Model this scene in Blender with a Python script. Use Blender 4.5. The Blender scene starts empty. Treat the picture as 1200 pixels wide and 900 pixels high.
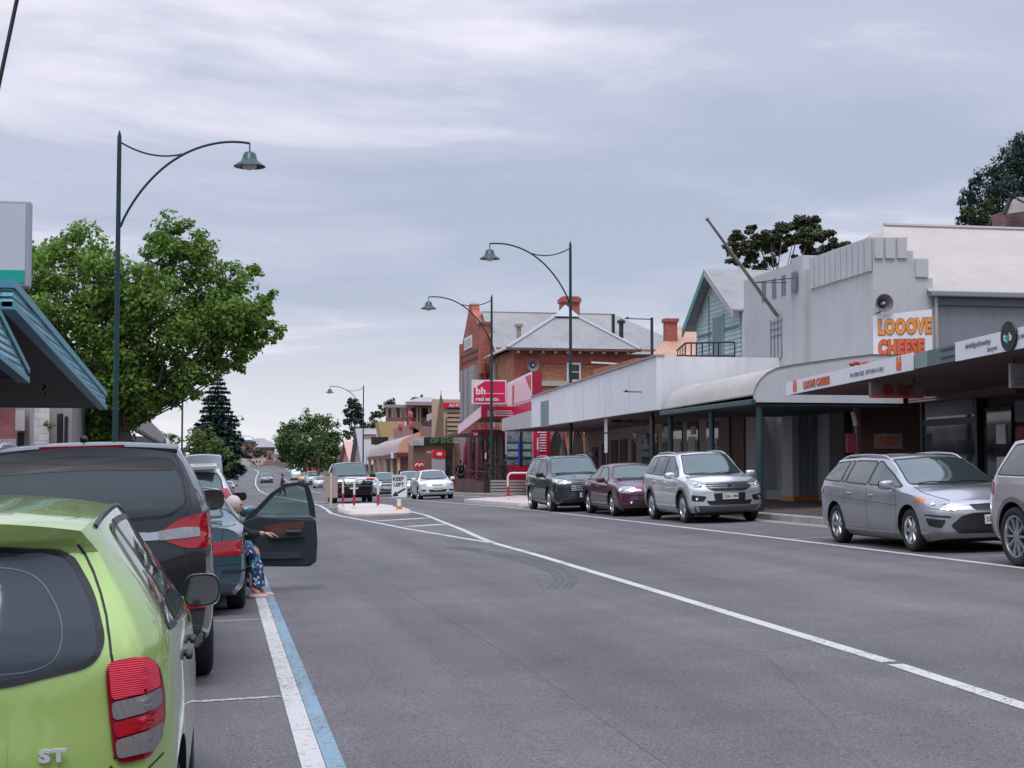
import bpy, bmesh, math, random
from math import sin, cos, pi, radians, sqrt, atan2
from mathutils import Vector, Matrix
from mathutils.bvhtree import BVHTree
V = Vector
SC = bpy.context.scene
COL = SC.collection
rnd = random.Random(7)

# ---------------------------------------------------------------- camera
HC = 1.6
FPX = 1800.0
PITCH = math.atan(100/FPX)
PSI = math.atan(342/math.hypot(FPX, 100))
cam_d = bpy.data.cameras.new('camera')
cam_d.lens = 54.0; cam_d.sensor_width = 36.0
cam_d.clip_start = 0.05; cam_d.clip_end = 4000
cam = bpy.data.objects.new('camera', cam_d); COL.objects.link(cam)
cam.location = (0, 0, HC)
cam.rotation_euler = (pi/2+PITCH, 0, -PSI)
SC.camera = cam
_fw = V((sin(PSI)*cos(PITCH), cos(PSI)*cos(PITCH), sin(PITCH)))
_rt = V((cos(PSI), -sin(PSI), 0)); _up = _rt.cross(_fw)
def ray(px, py): return _fw*FPX + _rt*(px-600) - _up*(py-450)
def ox(px, py, X):                  # sight line meets the facade plane at lateral distance X
    r = ray(px, py); return r*(X/r.x)+V((0, 0, HC))
def oy(px, py, Y):
    r = ray(px, py); return r*(Y/r.y)+V((0, 0, HC))

# ---------------------------------------------------------------- ground profile
GP = [(-400, 0), (50, 0), (72, -.12), (100, -.42), (127, -.75), (150, -.93), (180, -.9), (215, -.5), (255, .35), (330, 2.0), (450, 3.4), (700, 4.5), (2500, 5.0)]
def g0(y):
    if y <= GP[0][0]: return GP[0][1]
    for (a, za), (b, zb) in zip(GP, GP[1:]):
        if y <= b:
            t = (y-a)/(b-a)
            return za+(zb-za)*t
    return GP[-1][1]
def g(x, y):
    xx = max(-12., min(30., x))
    return .25*(g0(y-6)+2*g0(y)+g0(y+6))+.033*xx

# ---------------------------------------------------------------- tagging
def tag(o, label=None, cat=None, group=None, kind=None):
    if label: o['label'] = label
    if cat: o['category'] = cat
    if group: o['group'] = group
    if kind: o['kind'] = kind
    return o
def thing(name, label, cat, loc=(0, 0, 0), rz=0, group=None):
    o = bpy.data.objects.new(name, None); COL.objects.link(o)
    o.empty_display_size = .2
    o.location = loc; o.rotation_euler = (0, 0, rz)
    return tag(o, label, cat, group)
def struct(o): o['kind'] = 'structure'; return o
def copy_tree(o, parent=None):
    c = o.copy(); COL.objects.link(c)
    if parent: c.parent = parent
    for ch in list(o.children): copy_tree(ch, c)
    return c

# ---------------------------------------------------------------- mesh builder
class MB:
    def __init__(s): s.v = []; s.f = []; s.m = []; s.cur = 0
    def add(s, vs, fs):
        n = len(s.v); s.v += [tuple(p) for p in vs]
        for f in fs: s.f.append(tuple(i+n for i in f)); s.m.append(s.cur)
        return s
    def box(s, x0, x1, y0, y1, z0, z1):
        vs = [(x, y, z) for z in (z0, z1) for y in (y0, y1) for x in (x0, x1)]
        return s.add(vs, [(0, 2, 3, 1), (4, 5, 7, 6), (0, 1, 5, 4), (2, 6, 7, 3), (0, 4, 6, 2), (1, 3, 7, 5)])
    def hexa(s, a, b):              # two quads, each 4 points, joined as a solid
        return s.add(list(a)+list(b), [(3, 2, 1, 0), (4, 5, 6, 7), (0, 1, 5, 4), (1, 2, 6, 5), (2, 3, 7, 6), (3, 0, 4, 7)])
    def prism(s, poly, vec):        # polygon extruded along a vector
        n = len(poly); vec = V(vec); a = [V(p) for p in poly]; b = [p+vec for p in a]
        return s.add(a+b, [tuple(range(n-1, -1, -1)), tuple(range(n, 2*n))]+[(i, (i+1) % n, n+(i+1) % n, n+i) for i in range(n)])
    def slab(s, poly, th):          # polygon thickened along its own normal
        p = [V(q) for q in poly]; nn = (p[1]-p[0]).cross(p[2]-p[0]).normalized()
        return s.prism(p, nn*th)
    def tube(s, pts, r, n=8, caps=True):
        pts = [V(p) for p in pts]; k = len(pts)
        if not hasattr(r, '__len__'): r = [r]*k
        base = len(s.v); up = V((0, 0, 1)); last = None
        vs = []
        for i, p in enumerate(pts):
            d = (pts[min(i+1, k-1)]-pts[max(i-1, 0)]).normalized()
            if last is None:
                u = d.cross(V((0, 0, 1)) if abs(d.z) < .9 else V((1, 0, 0))).normalized()
            else:
                u = (last-d*last.dot(d)).normalized()
            last = u; w = d.cross(u)
            for j in range(n):
                a = 2*pi*j/n; vs.append(p+(u*cos(a)+w*sin(a))*r[i])
        fs = []
        for i in range(k-1):
            for j in range(n):
                fs.append((i*n+j, i*n+(j+1) % n, (i+1)*n+(j+1) % n, (i+1)*n+j))
        if caps: fs += [tuple(range(n-1, -1, -1)), tuple(range((k-1)*n, k*n))]
        return s.add(vs, fs)
    def lathe(s, prof, n=24, o=(0, 0, 0), axis='z'):   # prof = [(r, h)...]
        vs = []; o = V(o)
        for (r, h) in prof:
            for j in range(n):
                a = 2*pi*j/n
                p = (r*cos(a), r*sin(a), h) if axis == 'z' else ((r*cos(a), h, r*sin(a)) if axis == 'y' else (h, r*cos(a), r*sin(a)))
                vs.append(o+V(p))
        fs = []
        for i in range(len(prof)-1):
            for j in range(n):
                fs.append((i*n+j, i*n+(j+1) % n, (i+1)*n+(j+1) % n, (i+1)*n+j))
        return s.add(vs, fs)
    def ell(s, c, r, nu=14, nv=9, e=1.0):           # (super)ellipsoid
        c = V(c); vs = []; fs = []
        f = lambda t: math.copysign(abs(t)**e, t)
        for i in range(nv+1):
            ph = -pi/2+pi*i/nv
            for j in range(nu):
                a = 2*pi*j/nu
                vs.append(c+V((r[0]*f(cos(ph))*f(cos(a)), r[1]*f(cos(ph))*f(sin(a)), r[2]*f(sin(ph)))))
        for i in range(nv):
            for j in range(nu):
                fs.append((i*nu+j, i*nu+(j+1) % nu, (i+1)*nu+(j+1) % nu, (i+1)*nu+j))
        return s.add(vs, fs)
    def build(s, name, mats, parent=None, smooth=None, loc=None, merge=False):
        me = bpy.data.meshes.new(name); me.from_pydata(s.v, [], s.f)
        if not isinstance(mats, (list, tuple)): mats = [mats]
        for m in mats: me.materials.append(m)
        for i, p in enumerate(me.polygons): p.material_index = s.m[i]
        if merge:
            bm = bmesh.new(); bm.from_mesh(me); bmesh.ops.remove_doubles(bm, verts=bm.verts, dist=1e-5)
            bmesh.ops.recalc_face_normals(bm, faces=bm.faces); bm.to_mesh(me); bm.free()
        me.validate(); me.update()
        if smooth is not None:
            me.shade_smooth()
            if smooth < 180: me.set_sharp_from_angle(angle=radians(smooth))
        o = bpy.data.objects.new(name, me); COL.objects.link(o)
        if parent: o.parent = parent
        if loc: o.location = loc
        return o

def bevel(o, w=.01, seg=2, ang=35):
    m = o.modifiers.new('bevel', 'BEVEL'); m.width = w; m.segments = seg; m.limit_method = 'ANGLE'; m.angle_limit = radians(ang); return o

# ---------------------------------------------------------------- materials
MATS = {}
def _new(name):
    m = bpy.data.materials.new(name); m.use_nodes = True; nt = m.node_tree
    return m, nt, nt.nodes['Principled BSDF']
def mat(name, col, rough=.6, metal=0., var=0., vscale=3., bump=0., bscale=40., coat=0., dirt=0., spec=.5, flake=0.):
    if name in MATS: return MATS[name]
    m, nt, b = _new(name); N = nt.nodes.new; L = nt.links.new
    c = (*col, 1)
    b.inputs['Base Color'].default_value = c; b.inputs['Roughness'].default_value = rough
    b.inputs['Metallic'].default_value = metal; b.inputs['Specular IOR Level'].default_value = spec
    if coat: b.inputs['Coat Weight'].default_value = coat; b.inputs['Coat Roughness'].default_value = .04
    tc = N('ShaderNodeTexCoord')
    if var or dirt:
        n = N('ShaderNodeTexNoise'); n.inputs['Scale'].default_value = vscale; n.inputs['Detail'].default_value = 6; n.inputs['Roughness'].default_value = .62
        L(tc.outputs['Object'], n.inputs['Vector'])
        mr = N('ShaderNodeMapRange'); mr.inputs['From Min'].default_value = .3; mr.inputs['From Max'].default_value = .7
        mr.inputs['To Min'].default_value = 1-var; mr.inputs['To Max'].default_value = 1+var
        L(n.outputs['Fac'], mr.inputs['Value'])
        mx = N('ShaderNodeMix'); mx.data_type = 'RGBA'; mx.blend_type = 'MULTIPLY'; mx.inputs['Factor'].default_value = 1
        mx.inputs['A'].default_value = c; L(mr.outputs['Result'], mx.inputs['B'])
        src = mx.outputs['Result']
        if dirt:                      # streaky grime with a shape of its own
            mp = N('ShaderNodeMapping'); mp.inputs['Scale'].default_value = (3, 3, .35); L(tc.outputs['Object'], mp.inputs['Vector'])
            n2 = N('ShaderNodeTexNoise'); n2.inputs['Scale'].default_value = 1.6; n2.inputs['Detail'].default_value = 9; L(mp.outputs['Vector'], n2.inputs['Vector'])
            m2 = N('ShaderNodeMapRange'); m2.inputs['From Min'].default_value = .5; m2.inputs['From Max'].default_value = .72; m2.inputs['To Max'].default_value = dirt
            L(n2.outputs['Fac'], m2.inputs['Value'])
            mx2 = N('ShaderNodeMix'); mx2.data_type = 'RGBA'; L(m2.outputs['Result'], mx2.inputs['Factor']); L(src, mx2.inputs['A'])
            mx2.inputs['B'].default_value = (col[0]*.45, col[1]*.42, col[2]*.4, 1); src = mx2.outputs['Result']
        L(src, b.inputs['Base Color'])
        m3 = N('ShaderNodeMapRange'); m3.inputs['To Min'].default_value = max(.02, rough-.12*min(1, rough*2)); m3.inputs['To Max'].default_value = min(1, rough+.1*min(1, rough*2))
        L(n.outputs['Fac'], m3.inputs['Value']); L(m3.outputs['Result'], b.inputs['Roughness'])
    if bump:
        n = N('ShaderNodeTexNoise'); n.inputs['Scale'].default_value = bscale; n.inputs['Detail'].default_value = 5
        L(tc.outputs['Object'], n.inputs['Vector'])
        bp = N('ShaderNodeBump'); bp.inputs['Strength'].default_value = bump; bp.inputs['Distance'].default_value = .01
        L(n.outputs['Fac'], bp.inputs['Height']); L(bp.outputs['Normal'], b.inputs['Normal'])
    MATS[name] = m; return m

def mat_brick(name, c1, c2, mortar, scale=1., plane='X', rough=.85, bw=.24, bh=.086):
    if name in MATS: return MATS[name]
    m, nt, b = _new(name); N = nt.nodes.new; L = nt.links.new
    tc = N('ShaderNodeTexCoord'); sep = N('ShaderNodeSeparateXYZ'); L(tc.outputs['Object'], sep.inputs[0])
    geo = N('ShaderNodeNewGeometry'); sn = N('ShaderNodeSeparateXYZ'); L(geo.outputs['True Normal'], sn.inputs[0])
    ab = N('ShaderNodeMath'); ab.operation = 'ABSOLUTE'; L(sn.outputs['X'], ab.inputs[0])
    gt = N('ShaderNodeMath'); gt.operation = 'GREATER_THAN'; gt.inputs[1].default_value = .6; L(ab.outputs[0], gt.inputs[0])
    mxf = N('ShaderNodeMix'); L(gt.outputs[0], mxf.inputs['Factor']); L(sep.outputs['X'], mxf.inputs['A']); L(sep.outputs['Y'], mxf.inputs['B'])
    cmb = N('ShaderNodeCombineXYZ'); L(mxf.outputs['Result'], cmb.inputs['X']); L(sep.outputs['Z'], cmb.inputs['Y'])
    br = N('ShaderNodeTexBrick'); L(cmb.outputs[0], br.inputs['Vector'])
    br.inputs['Color1'].default_value = (*c1, 1); br.inputs['Color2'].default_value = (*c2, 1); br.inputs['Mortar'].default_value = (*mortar, 1)
    br.inputs['Scale'].default_value = scale; br.inputs['Brick Width'].default_value = bw; br.inputs['Row Height'].default_value = bh
    br.inputs['Mortar Size'].default_value = .008; br.inputs['Bias'].default_value = -.1
    n = N('ShaderNodeTexNoise'); n.inputs['Scale'].default_value = 1.3; n.inputs['Detail'].default_value = 8; L(tc.outputs['Object'], n.inputs['Vector'])
    mr = N('ShaderNodeMapRange'); mr.inputs['From Min'].default_value = .3; mr.inputs['From Max'].default_value = .7; mr.inputs['To Min'].default_value = .72; mr.inputs['To Max'].default_value = 1.25
    L(n.outputs['Fac'], mr.inputs['Value'])
    mx = N('ShaderNodeMix'); mx.data_type = 'RGBA'; mx.blend_type = 'MULTIPLY'; mx.inputs['Factor'].default_value = 1
    L(br.outputs['Color'], mx.inputs['A']); L(mr.outputs['Result'], mx.inputs['B']); L(mx.outputs['Result'], b.inputs['Base Color'])
    bp = N('ShaderNodeBump'); bp.inputs['Strength'].default_value = .5; bp.inputs['Distance'].default_value = .01; bp.invert = True
    L(br.outputs['Fac'], bp.inputs['Height']); L(bp.outputs['Normal'], b.inputs['Normal'])
    b.inputs['Roughness'].default_value = rough
    MATS[name] = m; return m

def mat_ribs(name, col, axis='X', pitch=.076, rough=.45, metal=0., depth=.012, var=.12, dirt=.4, sharp=False):
    """painted corrugated or boarded sheet: ribs run across the given axis"""
    if name in MATS: return MATS[name]
    m, nt, b = _new(name); N = nt.nodes.new; L = nt.links.new
    tc = N('ShaderNodeTexCoord'); sep = N('ShaderNodeSeparateXYZ'); L(tc.outputs['Object'], sep.inputs[0])
    mu = N('ShaderNodeMath'); mu.operation = 'MULTIPLY'; mu.inputs[1].default_value = 2*pi/pitch; L(sep.outputs[axis], mu.inputs[0])
    sn = N('ShaderNodeMath'); sn.operation = 'SINE'; L(mu.outputs[0], sn.inputs[0])
    h = sn.outputs[0]
    if sharp:
        fr = N('ShaderNodeMath'); fr.operation = 'FRACT'; dv = N('ShaderNodeMath'); dv.operation = 'DIVIDE'; dv.inputs[1].default_value = pitch
        L(sep.outputs[axis], dv.inputs[0]); L(dv.outputs[0], fr.inputs[0]); h = fr.outputs[0]
    bp = N('ShaderNodeBump'); bp.inputs['Strength'].default_value = 1; bp.inputs['Distance'].default_value = depth
    L(h, bp.inputs['Height']); L(bp.outputs['Normal'], b.inputs['Normal'])
    n = N('ShaderNodeTexNoise'); n.inputs['Scale'].default_value = .9; n.inputs['Detail'].default_value = 8; L(tc.outputs['Object'], n.inputs['Vector'])
    mr = N('ShaderNodeMapRange'); mr.inputs['From Min'].default_value = .3; mr.inputs['From Max'].default_value = .7; mr.inputs['To Min'].default_value = 1-var; mr.inputs['To Max'].default_value = 1+var
    L(n.outputs['Fac'], mr.inputs['Value'])
    mx = N('ShaderNodeMix'); mx.data_type = 'RGBA'; mx.blend_type = 'MULTIPLY'; mx.inputs['Factor'].default_value = 1
    mx.inputs['A'].default_value = (*col, 1); L(mr.outputs['Result'], mx.inputs['B'])
    n2 = N('ShaderNodeTexNoise'); n2.inputs['Scale'].default_value = 5; n2.inputs['Detail'].default_value = 8; L(tc.outputs['Object'], n2.inputs['Vector'])
    m2 = N('ShaderNodeMapRange'); m2.inputs['From Min'].default_value = .52; m2.inputs['From Max'].default_value = .75; m2.inputs['To Max'].default_value = dirt; L(n2.outputs['Fac'], m2.inputs['Value'])
    mx2 = N('ShaderNodeMix'); mx2.data_type = 'RGBA'; L(m2.outputs['Result'], mx2.inputs['Factor']); L(mx.outputs['Result'], mx2.inputs['A'])
    mx2.inputs['B'].default_value = (col[0]*.5+.02, col[1]*.45+.01, col[2]*.4, 1); L(mx2.outputs['Result'], b.inputs['Base Color'])
    b.inputs['Roughness'].default_value = rough; b.inputs['Metallic'].default_value = metal
    MATS[name] = m; return m

def mat_leaf(name, c1, c2, trans=.25):
    if name in MATS: return MATS[name]
    m, nt, b = _new(name); N = nt.nodes.new; L = nt.links.new
    geo = N('ShaderNodeNewGeometry'); tc = N('ShaderNodeTexCoord')
    n = N('ShaderNodeTexNoise'); n.inputs['Scale'].default_value = .8; n.inputs['Detail'].default_value = 3; L(tc.outputs['Object'], n.inputs['Vector'])
    ad = N('ShaderNodeMath'); ad.operation = 'MULTIPLY_ADD'; ad.inputs[1].default_value = .5; L(geo.outputs['Random Per Island'], ad.inputs[0])
    mr = N('ShaderNodeMapRange'); mr.inputs['From Min'].default_value = .3; mr.inputs['From Max'].default_value = .7; mr.inputs['To Max'].default_value = .5; L(n.outputs['Fac'], mr.inputs['Value']); L(mr.outputs['Result'], ad.inputs[2])
    mx = N('ShaderNodeMix'); mx.data_type = 'RGBA'; mx.inputs['A'].default_value = (*c1, 1); mx.inputs['B'].default_value = (*c2, 1); L(ad.outputs[0], mx.inputs['Factor'])
    L(mx.outputs['Result'], b.inputs['Base Color']); b.inputs['Roughness'].default_value = .55; b.inputs['Specular IOR Level'].default_value = .3
    tr = N('ShaderNodeBsdfTranslucent'); L(mx.outputs['Result'], tr.inputs['Color']); ms = N('ShaderNodeMixShader'); ms.inputs[0].default_value = trans
    out = nt.nodes['Material Output']; L(b.outputs[0], ms.inputs[1]); L(tr.outputs[0], ms.inputs[2]); L(ms.outputs[0], out.inputs['Surface'])
    MATS[name] = m; return m

def mat_glass(name, tint=(.5, .6, .58), alpha=.35):        # thin clear pane one can look through
    if name in MATS: return MATS[name]
    m, nt, b = _new(name); N = nt.nodes.new; L = nt.links.new
    b.inputs['Base Color'].default_value = (.02, .03, .03, 1); b.inputs['Roughness'].default_value = .03
    tr = N('ShaderNodeBsdfTransparent'); tr.inputs['Color'].default_value = (*tint, 1)
    ms = N('ShaderNodeMixShader'); ms.inputs[0].default_value = alpha
    L(tr.outputs[0], ms.inputs[1]); L(b.outputs[0], ms.inputs[2]); L(ms.outputs[0], nt.nodes['Material Output'].inputs['Surface'])
    MATS[name] = m; return m

M_glass = mat('window_glass', (.03, .045, .045), .03, spec=.9)
M_glass.node_tree.nodes['Principled BSDF'].inputs['Specular Tint'].default_value = (.86, 1, .97, 1); M_glass.node_tree.nodes['Principled BSDF'].inputs['IOR'].default_value = 1.65
M_black = mat('black_plastic', (.012, .012, .013), .5, var=.1)
M_rubber = mat('tyre_rubber', (.018, .018, .019), .8, var=.2, vscale=9)
M_chrome = mat('bright_metal', (.62, .63, .65), .16, 1.)
M_alloy = mat('alloy_wheel', (.58, .59, .61), .32, 1., var=.15)
M_dark = mat('dark_void', (.01, .01, .011), .9)
M_white = mat('white_paint', (.72, .72, .7), .5, var=.06, dirt=.15)
M_redlens = mat('red_lens', (.35, .006, .015), .12, coat=.6, spec=.6)
M_redlens2 = mat('deep_red_lens', (.20, .004, .014), .12, coat=.6)
M_clearlens = mat('clear_lens', (.33, .34, .34), .12, metal=.4, coat=1, var=.25, vscale=30)
M_orangelens = mat('orange_lens', (.7, .16, .02), .15, coat=.6)
M_plate = mat('plate_white', (.7, .7, .68), .4)
M_ink = mat('black_lettering', (.015, .015, .015), .5)
M_pole = mat('green_pole_paint', (.006, .038, .036), .5, var=.2, vscale=4, spec=.3)

# ---------------------------------------------------------------- text on real surfaces
def text(name, body, size, origin, ex, ez, material, parent=None, th=.004, bold=0., align='LEFT', sx=1., space=1.):
    cu = bpy.data.curves.new(name, 'FONT'); cu.body = body; cu.size = size; cu.extrude = th; cu.offset = bold; cu.align_x = align; cu.resolution_u = 3
    cu.space_character = space
    t = bpy.data.objects.new(name+'_tmp', cu); COL.objects.link(t)
    dg = bpy.context.evaluated_depsgraph_get(); me = bpy.data.meshes.new_from_object(t.evaluated_get(dg))
    bpy.data.objects.remove(t); bpy.data.curves.remove(cu)
    ex = V(ex).normalized(); ez = V(ez).normalized(); n = ex.cross(ez).normalized(); ez = n.cross(ex)
    M = Matrix(((ex.x*sx, ez.x, n.x, origin[0]), (ex.y*sx, ez.y, n.y, origin[1]), (ex.z*sx, ez.z, n.z, origin[2]), (0, 0, 0, 1)))
    me.transform(M); me.materials.clear(); me.materials.append(material); me.name = name
    o = bpy.data.objects.new(name, me); COL.objects.link(o)
    if parent: o.parent = parent
    return o
# ================================================================ CARS
TT = [1, .93, .82, .7, .56, .42, .28, .14, 0]
def _pchip(xs, ys, x):
    n = len(xs)
    h = [xs[i+1]-xs[i] for i in range(n-1)]; d = [(ys[i+1]-ys[i])/h[i] for i in range(n-1)]
    m = [0]*n; m[0] = d[0]; m[-1] = d[-1]
    for i in range(1, n-1):
        m[i] = 0 if d[i-1]*d[i] <= 0 else 2*d[i-1]*d[i]/(d[i-1]+d[i])
    i = 0
    while i < n-2 and x > xs[i+1]: i += 1
    t = (x-xs[i])/h[i]
    a = (1+2*t)*(1-t)**2*ys[i]+t*(1-t)**2*h[i]*m[i]+t*t*(3-2*t)*ys[i+1]+t*t*(t-1)*h[i]*m[i+1]
    return a
def ring(s):
    """half section of one station from bottom middle to top middle: list of (dx, y, z)"""
    w, zb, zs, ze, zt, wt = s['w'], s['zb'], s['zs'], s['ze'], s['zt'], s['wt']
    hcab = max(0., min(1., (ze-zs-.03)/.3))
    y5 = wt+.05*hcab+(1-hcab)*.45*(w*.975-wt); z5 = ze-.075*hcab-(1-hcab)*.012
    y4b = (w*.975)*(1-hcab)+(w*.93)*hcab; 
    side = [(.86*w, zb), (.955*w, zb+.10), (.99*w, zb+.3*(zs-zb)), (w, zb+.62*(zs-zb)), (.975*w, zs), (y5, max(z5, zs+.004)), (wt, ze)]
    ks = list(range(7)); pts = []
    sub = 4
    for i in range(6):
        for k in range(sub):
            t = i+k/sub
            py, pz = _pchip(ks, [p[0] for p in side], t), _pchip(ks, [p[1] for p in side], t)
            f = k/sub; ly, lz = side[i][0]*(1-f)+side[i+1][0]*f, side[i][1]*(1-f)+side[i+1][1]*f
            pts.append((.6*py+.4*ly, .6*pz+.4*lz))
    pts.append(side[-1])
    bot = [(.86*w*t, zb) for t in reversed(TT)][:-1]
    top = [(wt*t, ze+(zt-ze)*(1-t**2.2)) for t in TT][1:]
    return bot+pts+top, len(bot), len(bot)+len(pts)-1
def body_shell(C):
    sts = C['st']; rings = []; xs = [s['x'] for s in sts]
    keys = ['w', 'zb', 'zs', 'ze', 'zt', 'wt']
    xr = []
    for a, b in zip(xs, xs[1:]):
        n = max(1, int(math.ceil((b-a)/.055)))
        xr += [a+(b-a)*k/n for k in range(n)]
    xr.append(xs[-1])
    cols = {}
    for k in keys:
        ys = [s[k] for s in sts]; pv = [_pchip(xs, ys, x) for x in xr]
        lv = []
        for x in xr:
            i = 0
            while i < len(xs)-2 and x > xs[i+1]: i += 1
            t = (x-xs[i])/(xs[i+1]-xs[i]); lv.append(ys[i]*(1-t)+ys[i+1]*t)
        vv = [.5*a+.5*b for a, b in zip(pv, lv)]
        for _ in range(C.get('smooth', 3)):
            vv = [vv[0]]+[.25*vv[i-1]+.5*vv[i]+.25*vv[i+1] for i in range(1, len(vv)-1)]+[vv[-1]]
        cols[k] = vv
    xe0, xe1 = xs[0], xs[-1]; R0 = C.get('fade', .45)
    verts = []; M = None
    for q, x in enumerate(xr):
        s = {k: cols[k][q] for k in keys}
        pts, ib, it = ring(s); M = len(pts)
        f1 = max(0., 1-(xe1-x)/R0)**2; f0 = max(0., 1-(x-xe0)/R0)**2
        row = []
        for (y, z) in pts:
            t = min(1., abs(y)/s['w'])
            dx = 0
            if f1 > 0:
                dx += f1*(C['bf']*(1-t**2.4)+_lean(C['leanf'], z))
            if f0 > 0:
                dx -= f0*(C['br']*(1-t**2.4)+_lean(C['leanr'], z))
            row.append((x+dx, y, z))
        verts.append(row)
    NR = len(verts); vs = []; fs = []
    idx = {}
    def vid(i, j, side):
        if j in (0, M-1): side = 0
        k = (i, j, side)
        if k not in idx:
            idx[k] = len(vs); p = verts[i][j]; vs.append((p[0], p[1]*(1 if side >= 0 else -1) if j not in (0, M-1) else 0, p[2]))
        return idx[k]
    for i in range(NR-1):
        for j in range(M-1):
            for sd in (1, -1):
                q = [vid(i, j, sd), vid(i+1, j, sd), vid(i+1, j+1, sd), vid(i, j+1, sd)]
                fs.append(tuple(q if sd < 0 else q[::-1]))
    for i, e in ((0, 'r'), (NR-1, 'f')):
        rg = verts[i]; w = cols['w'][i]; base = {}
        bl, ln, sg = (C['bf'], C['leanf'], 1) if e == 'f' else (C['br'], C['leanr'], -1)
        x0 = xr[i]
        def cid(j, c):          # c in -8..8 (index in TT)
            t = TT[8-abs(c)] if c else 0
            sd = 1 if c > 0 else -1
            if abs(c) == 8: return vid(i, j, sd)
            if j == ib: return vid(i, 8-(8-abs(c)) if c else 0, sd) if c else vid(i, 0, 0)
            if j == it: return vid(i, it+(8-abs(c)), sd)
            k = (j, c)
            if k not in base:
                y = rg[j][1]*t*(1 if c >= 0 else -1); tt = min(1., abs(y)/w)
                base[k] = len(vs); vs.append((x0+sg*(bl*(1-tt**2.4)+_lean(ln, rg[j][2])), y, rg[j][2]))
            return base[k]
        for j in range(ib, it):
            for c in range(-8, 8):
                q = [cid(j, c), cid(j, c+1), cid(j+1, c+1), cid(j+1, c)]
                fs.append(tuple(q if sg > 0 else q[::-1]))
    return vs, fs
def _lean(ln, z):
    if z <= ln[0][0]: return ln[0][1]
    for (a, da), (b, db) in zip(ln, ln[1:]):
        if z <= b:
            t = (z-a)/(b-a); t = t*t*(3-2*t)*.5+t*.5
            return da+(db-da)*t
    return ln[-1][1]

class Proj:
    def __init__(s, vs, fs):
        s.b = BVHTree.FromPolygons([V(v) for v in vs], fs)
    def hit(s, p, th):
        d = V((-cos(th), -sin(th), 0)); o = V(p)-d*4
        # move p into a plane ahead of the car, keep lateral and height coordinates
        u = V((-sin(th), cos(th), 0)); o = u*V(p).dot(u)+V((0, 0, p[2]))-d*6
        h, n, i, _ = s.b.ray_cast(o, d)
        if h is None: return None, None
        return h, n
def ring_poly(pts, step=.05):
    out = []
    for a, b in zip(pts, pts[1:]+pts[:1]):
        a, b = V(a), V(b); n = max(1, int(math.ceil((b-a).length/step)))
        out += [a.lerp(b, k/n) for k in range(n)]
    return out
def rounded(pts, r=.3, it=2):
    """cut the corners of a closed polygon"""
    p = [V(q) for q in pts]
    for _ in range(it):
        q = []
        for a, b in zip(p, p[1:]+p[:1]):
            q += [a.lerp(b, r), a.lerp(b, 1-r)]
        p = q; r = .27
    return p
def roundc(pts, rad=.04, n=4):
    p = [V(q) for q in pts]; out = []; k = len(p)
    for i in range(k):
        a, b, c = p[i-1], p[i], p[(i+1) % k]
        r1 = min(rad, (a-b).length*.45); r2 = min(rad, (c-b).length*.45)
        s, e = b+(a-b).normalized()*r1, b+(c-b).normalized()*r2
        for j in range(n+1):
            t = j/n; out.append((1-t)**2*s+2*t*(1-t)*b+t*t*e)
    return out
def panel_mesh(P, pts, th, off=.004, mirror=False, rings=5, flat=False, skirt=.006):
    """a panel that rides on the body: polygon projected along the viewing angle th"""
    pts = ring_poly(pts, .045); n = len(pts); c = sum((V(p) for p in pts), V())/n
    vs = []; fs = []; prev = None
    for k in range(rings+1):
        t = k/rings
        for p in pts:
            q = c.lerp(V(p), t)
            h, nn = P.hit(q, th)
            if h is None: h, nn = (prev or (q, V((cos(th), sin(th), 0))))
            prev = (h, nn); vs.append(h+nn*off)
            if k == 0: break
    vid = lambda k, j: 0 if k == 0 else 1+(k-1)*n+(j % n)
    for k in range(rings):
        for j in range(n):
            if k == 0: fs.append((0, vid(1, j), vid(1, j+1)))
            else: fs.append((vid(k, j), vid(k+1, j), vid(k+1, j+1), vid(k, j+1)))
    b = len(vs)
    for j in range(n):
        h, nn = P.hit(pts[j], th)
        if h is None: h, nn = vs[vid(rings, j)], V((cos(th), sin(th), 0))
        vs.append(h-nn*skirt)
    for j in range(n): fs.append((vid(rings, j), b+j, b+(j+1) % n, vid(rings, j+1)))
    # make the winding face outwards
    o = V((cos(th), sin(th), 0)); s = V()
    for f in fs[:n]:
        a, bb, cc = (V(vs[i]) for i in f[:3]); s += (bb-a).cross(cc-a)
    if s.dot(o) < 0: fs = [tuple(reversed(f)) for f in fs]
    if mirror:
        vs = [(v[0], -v[1], v[2]) for v in vs]; fs = [tuple(reversed(f)) for f in fs]
    return vs, fs
def line_mesh(P, pts, th, w=.008, off=.0015, mirror=False, step=.05, closed=False):
    """a narrow gap or trim line that rides on the body"""
    p = [V(q) for q in pts]
    if closed: p.append(p[0])
    d = []
    for a, b in zip(p, p[1:]):
        n = max(1, int(math.ceil((b-a).length/step))); d += [a.lerp(b, k/n) for k in range(n)]
    d.append(p[-1]); vs = []; fs = []
    od = V((cos(th), sin(th), 0))
    for i, q in enumerate(d):
        tg = (d[min(i+1, len(d)-1)]-d[max(i-1, 0)]); tg -= od*tg.dot(od); tg.normalize(); sd = tg.cross(od).normalized()
        for k in (-.5, .5):
            h, nn = P.hit(q+sd*w*k, th)
            if h is None:
                h, nn = (V(vs[-2]), V((0, 0, 0))) if len(vs) > 1 else (q, V((0, 0, 0)))
            vs.append(h+nn*off)
    for i in range(len(d)-1): fs.append((2*i, 2*i+1, 2*i+3, 2*i+2))
    a, b, c = V(vs[0]), V(vs[1]), V(vs[3])
    if (b-a).cross(c-a).dot(od) < 0: fs = [tuple(reversed(f)) for f in fs]
    if mirror: vs = [(v[0], -v[1], v[2]) for v in vs]; fs = [tuple(reversed(f)) for f in fs]
    return vs, fs

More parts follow.
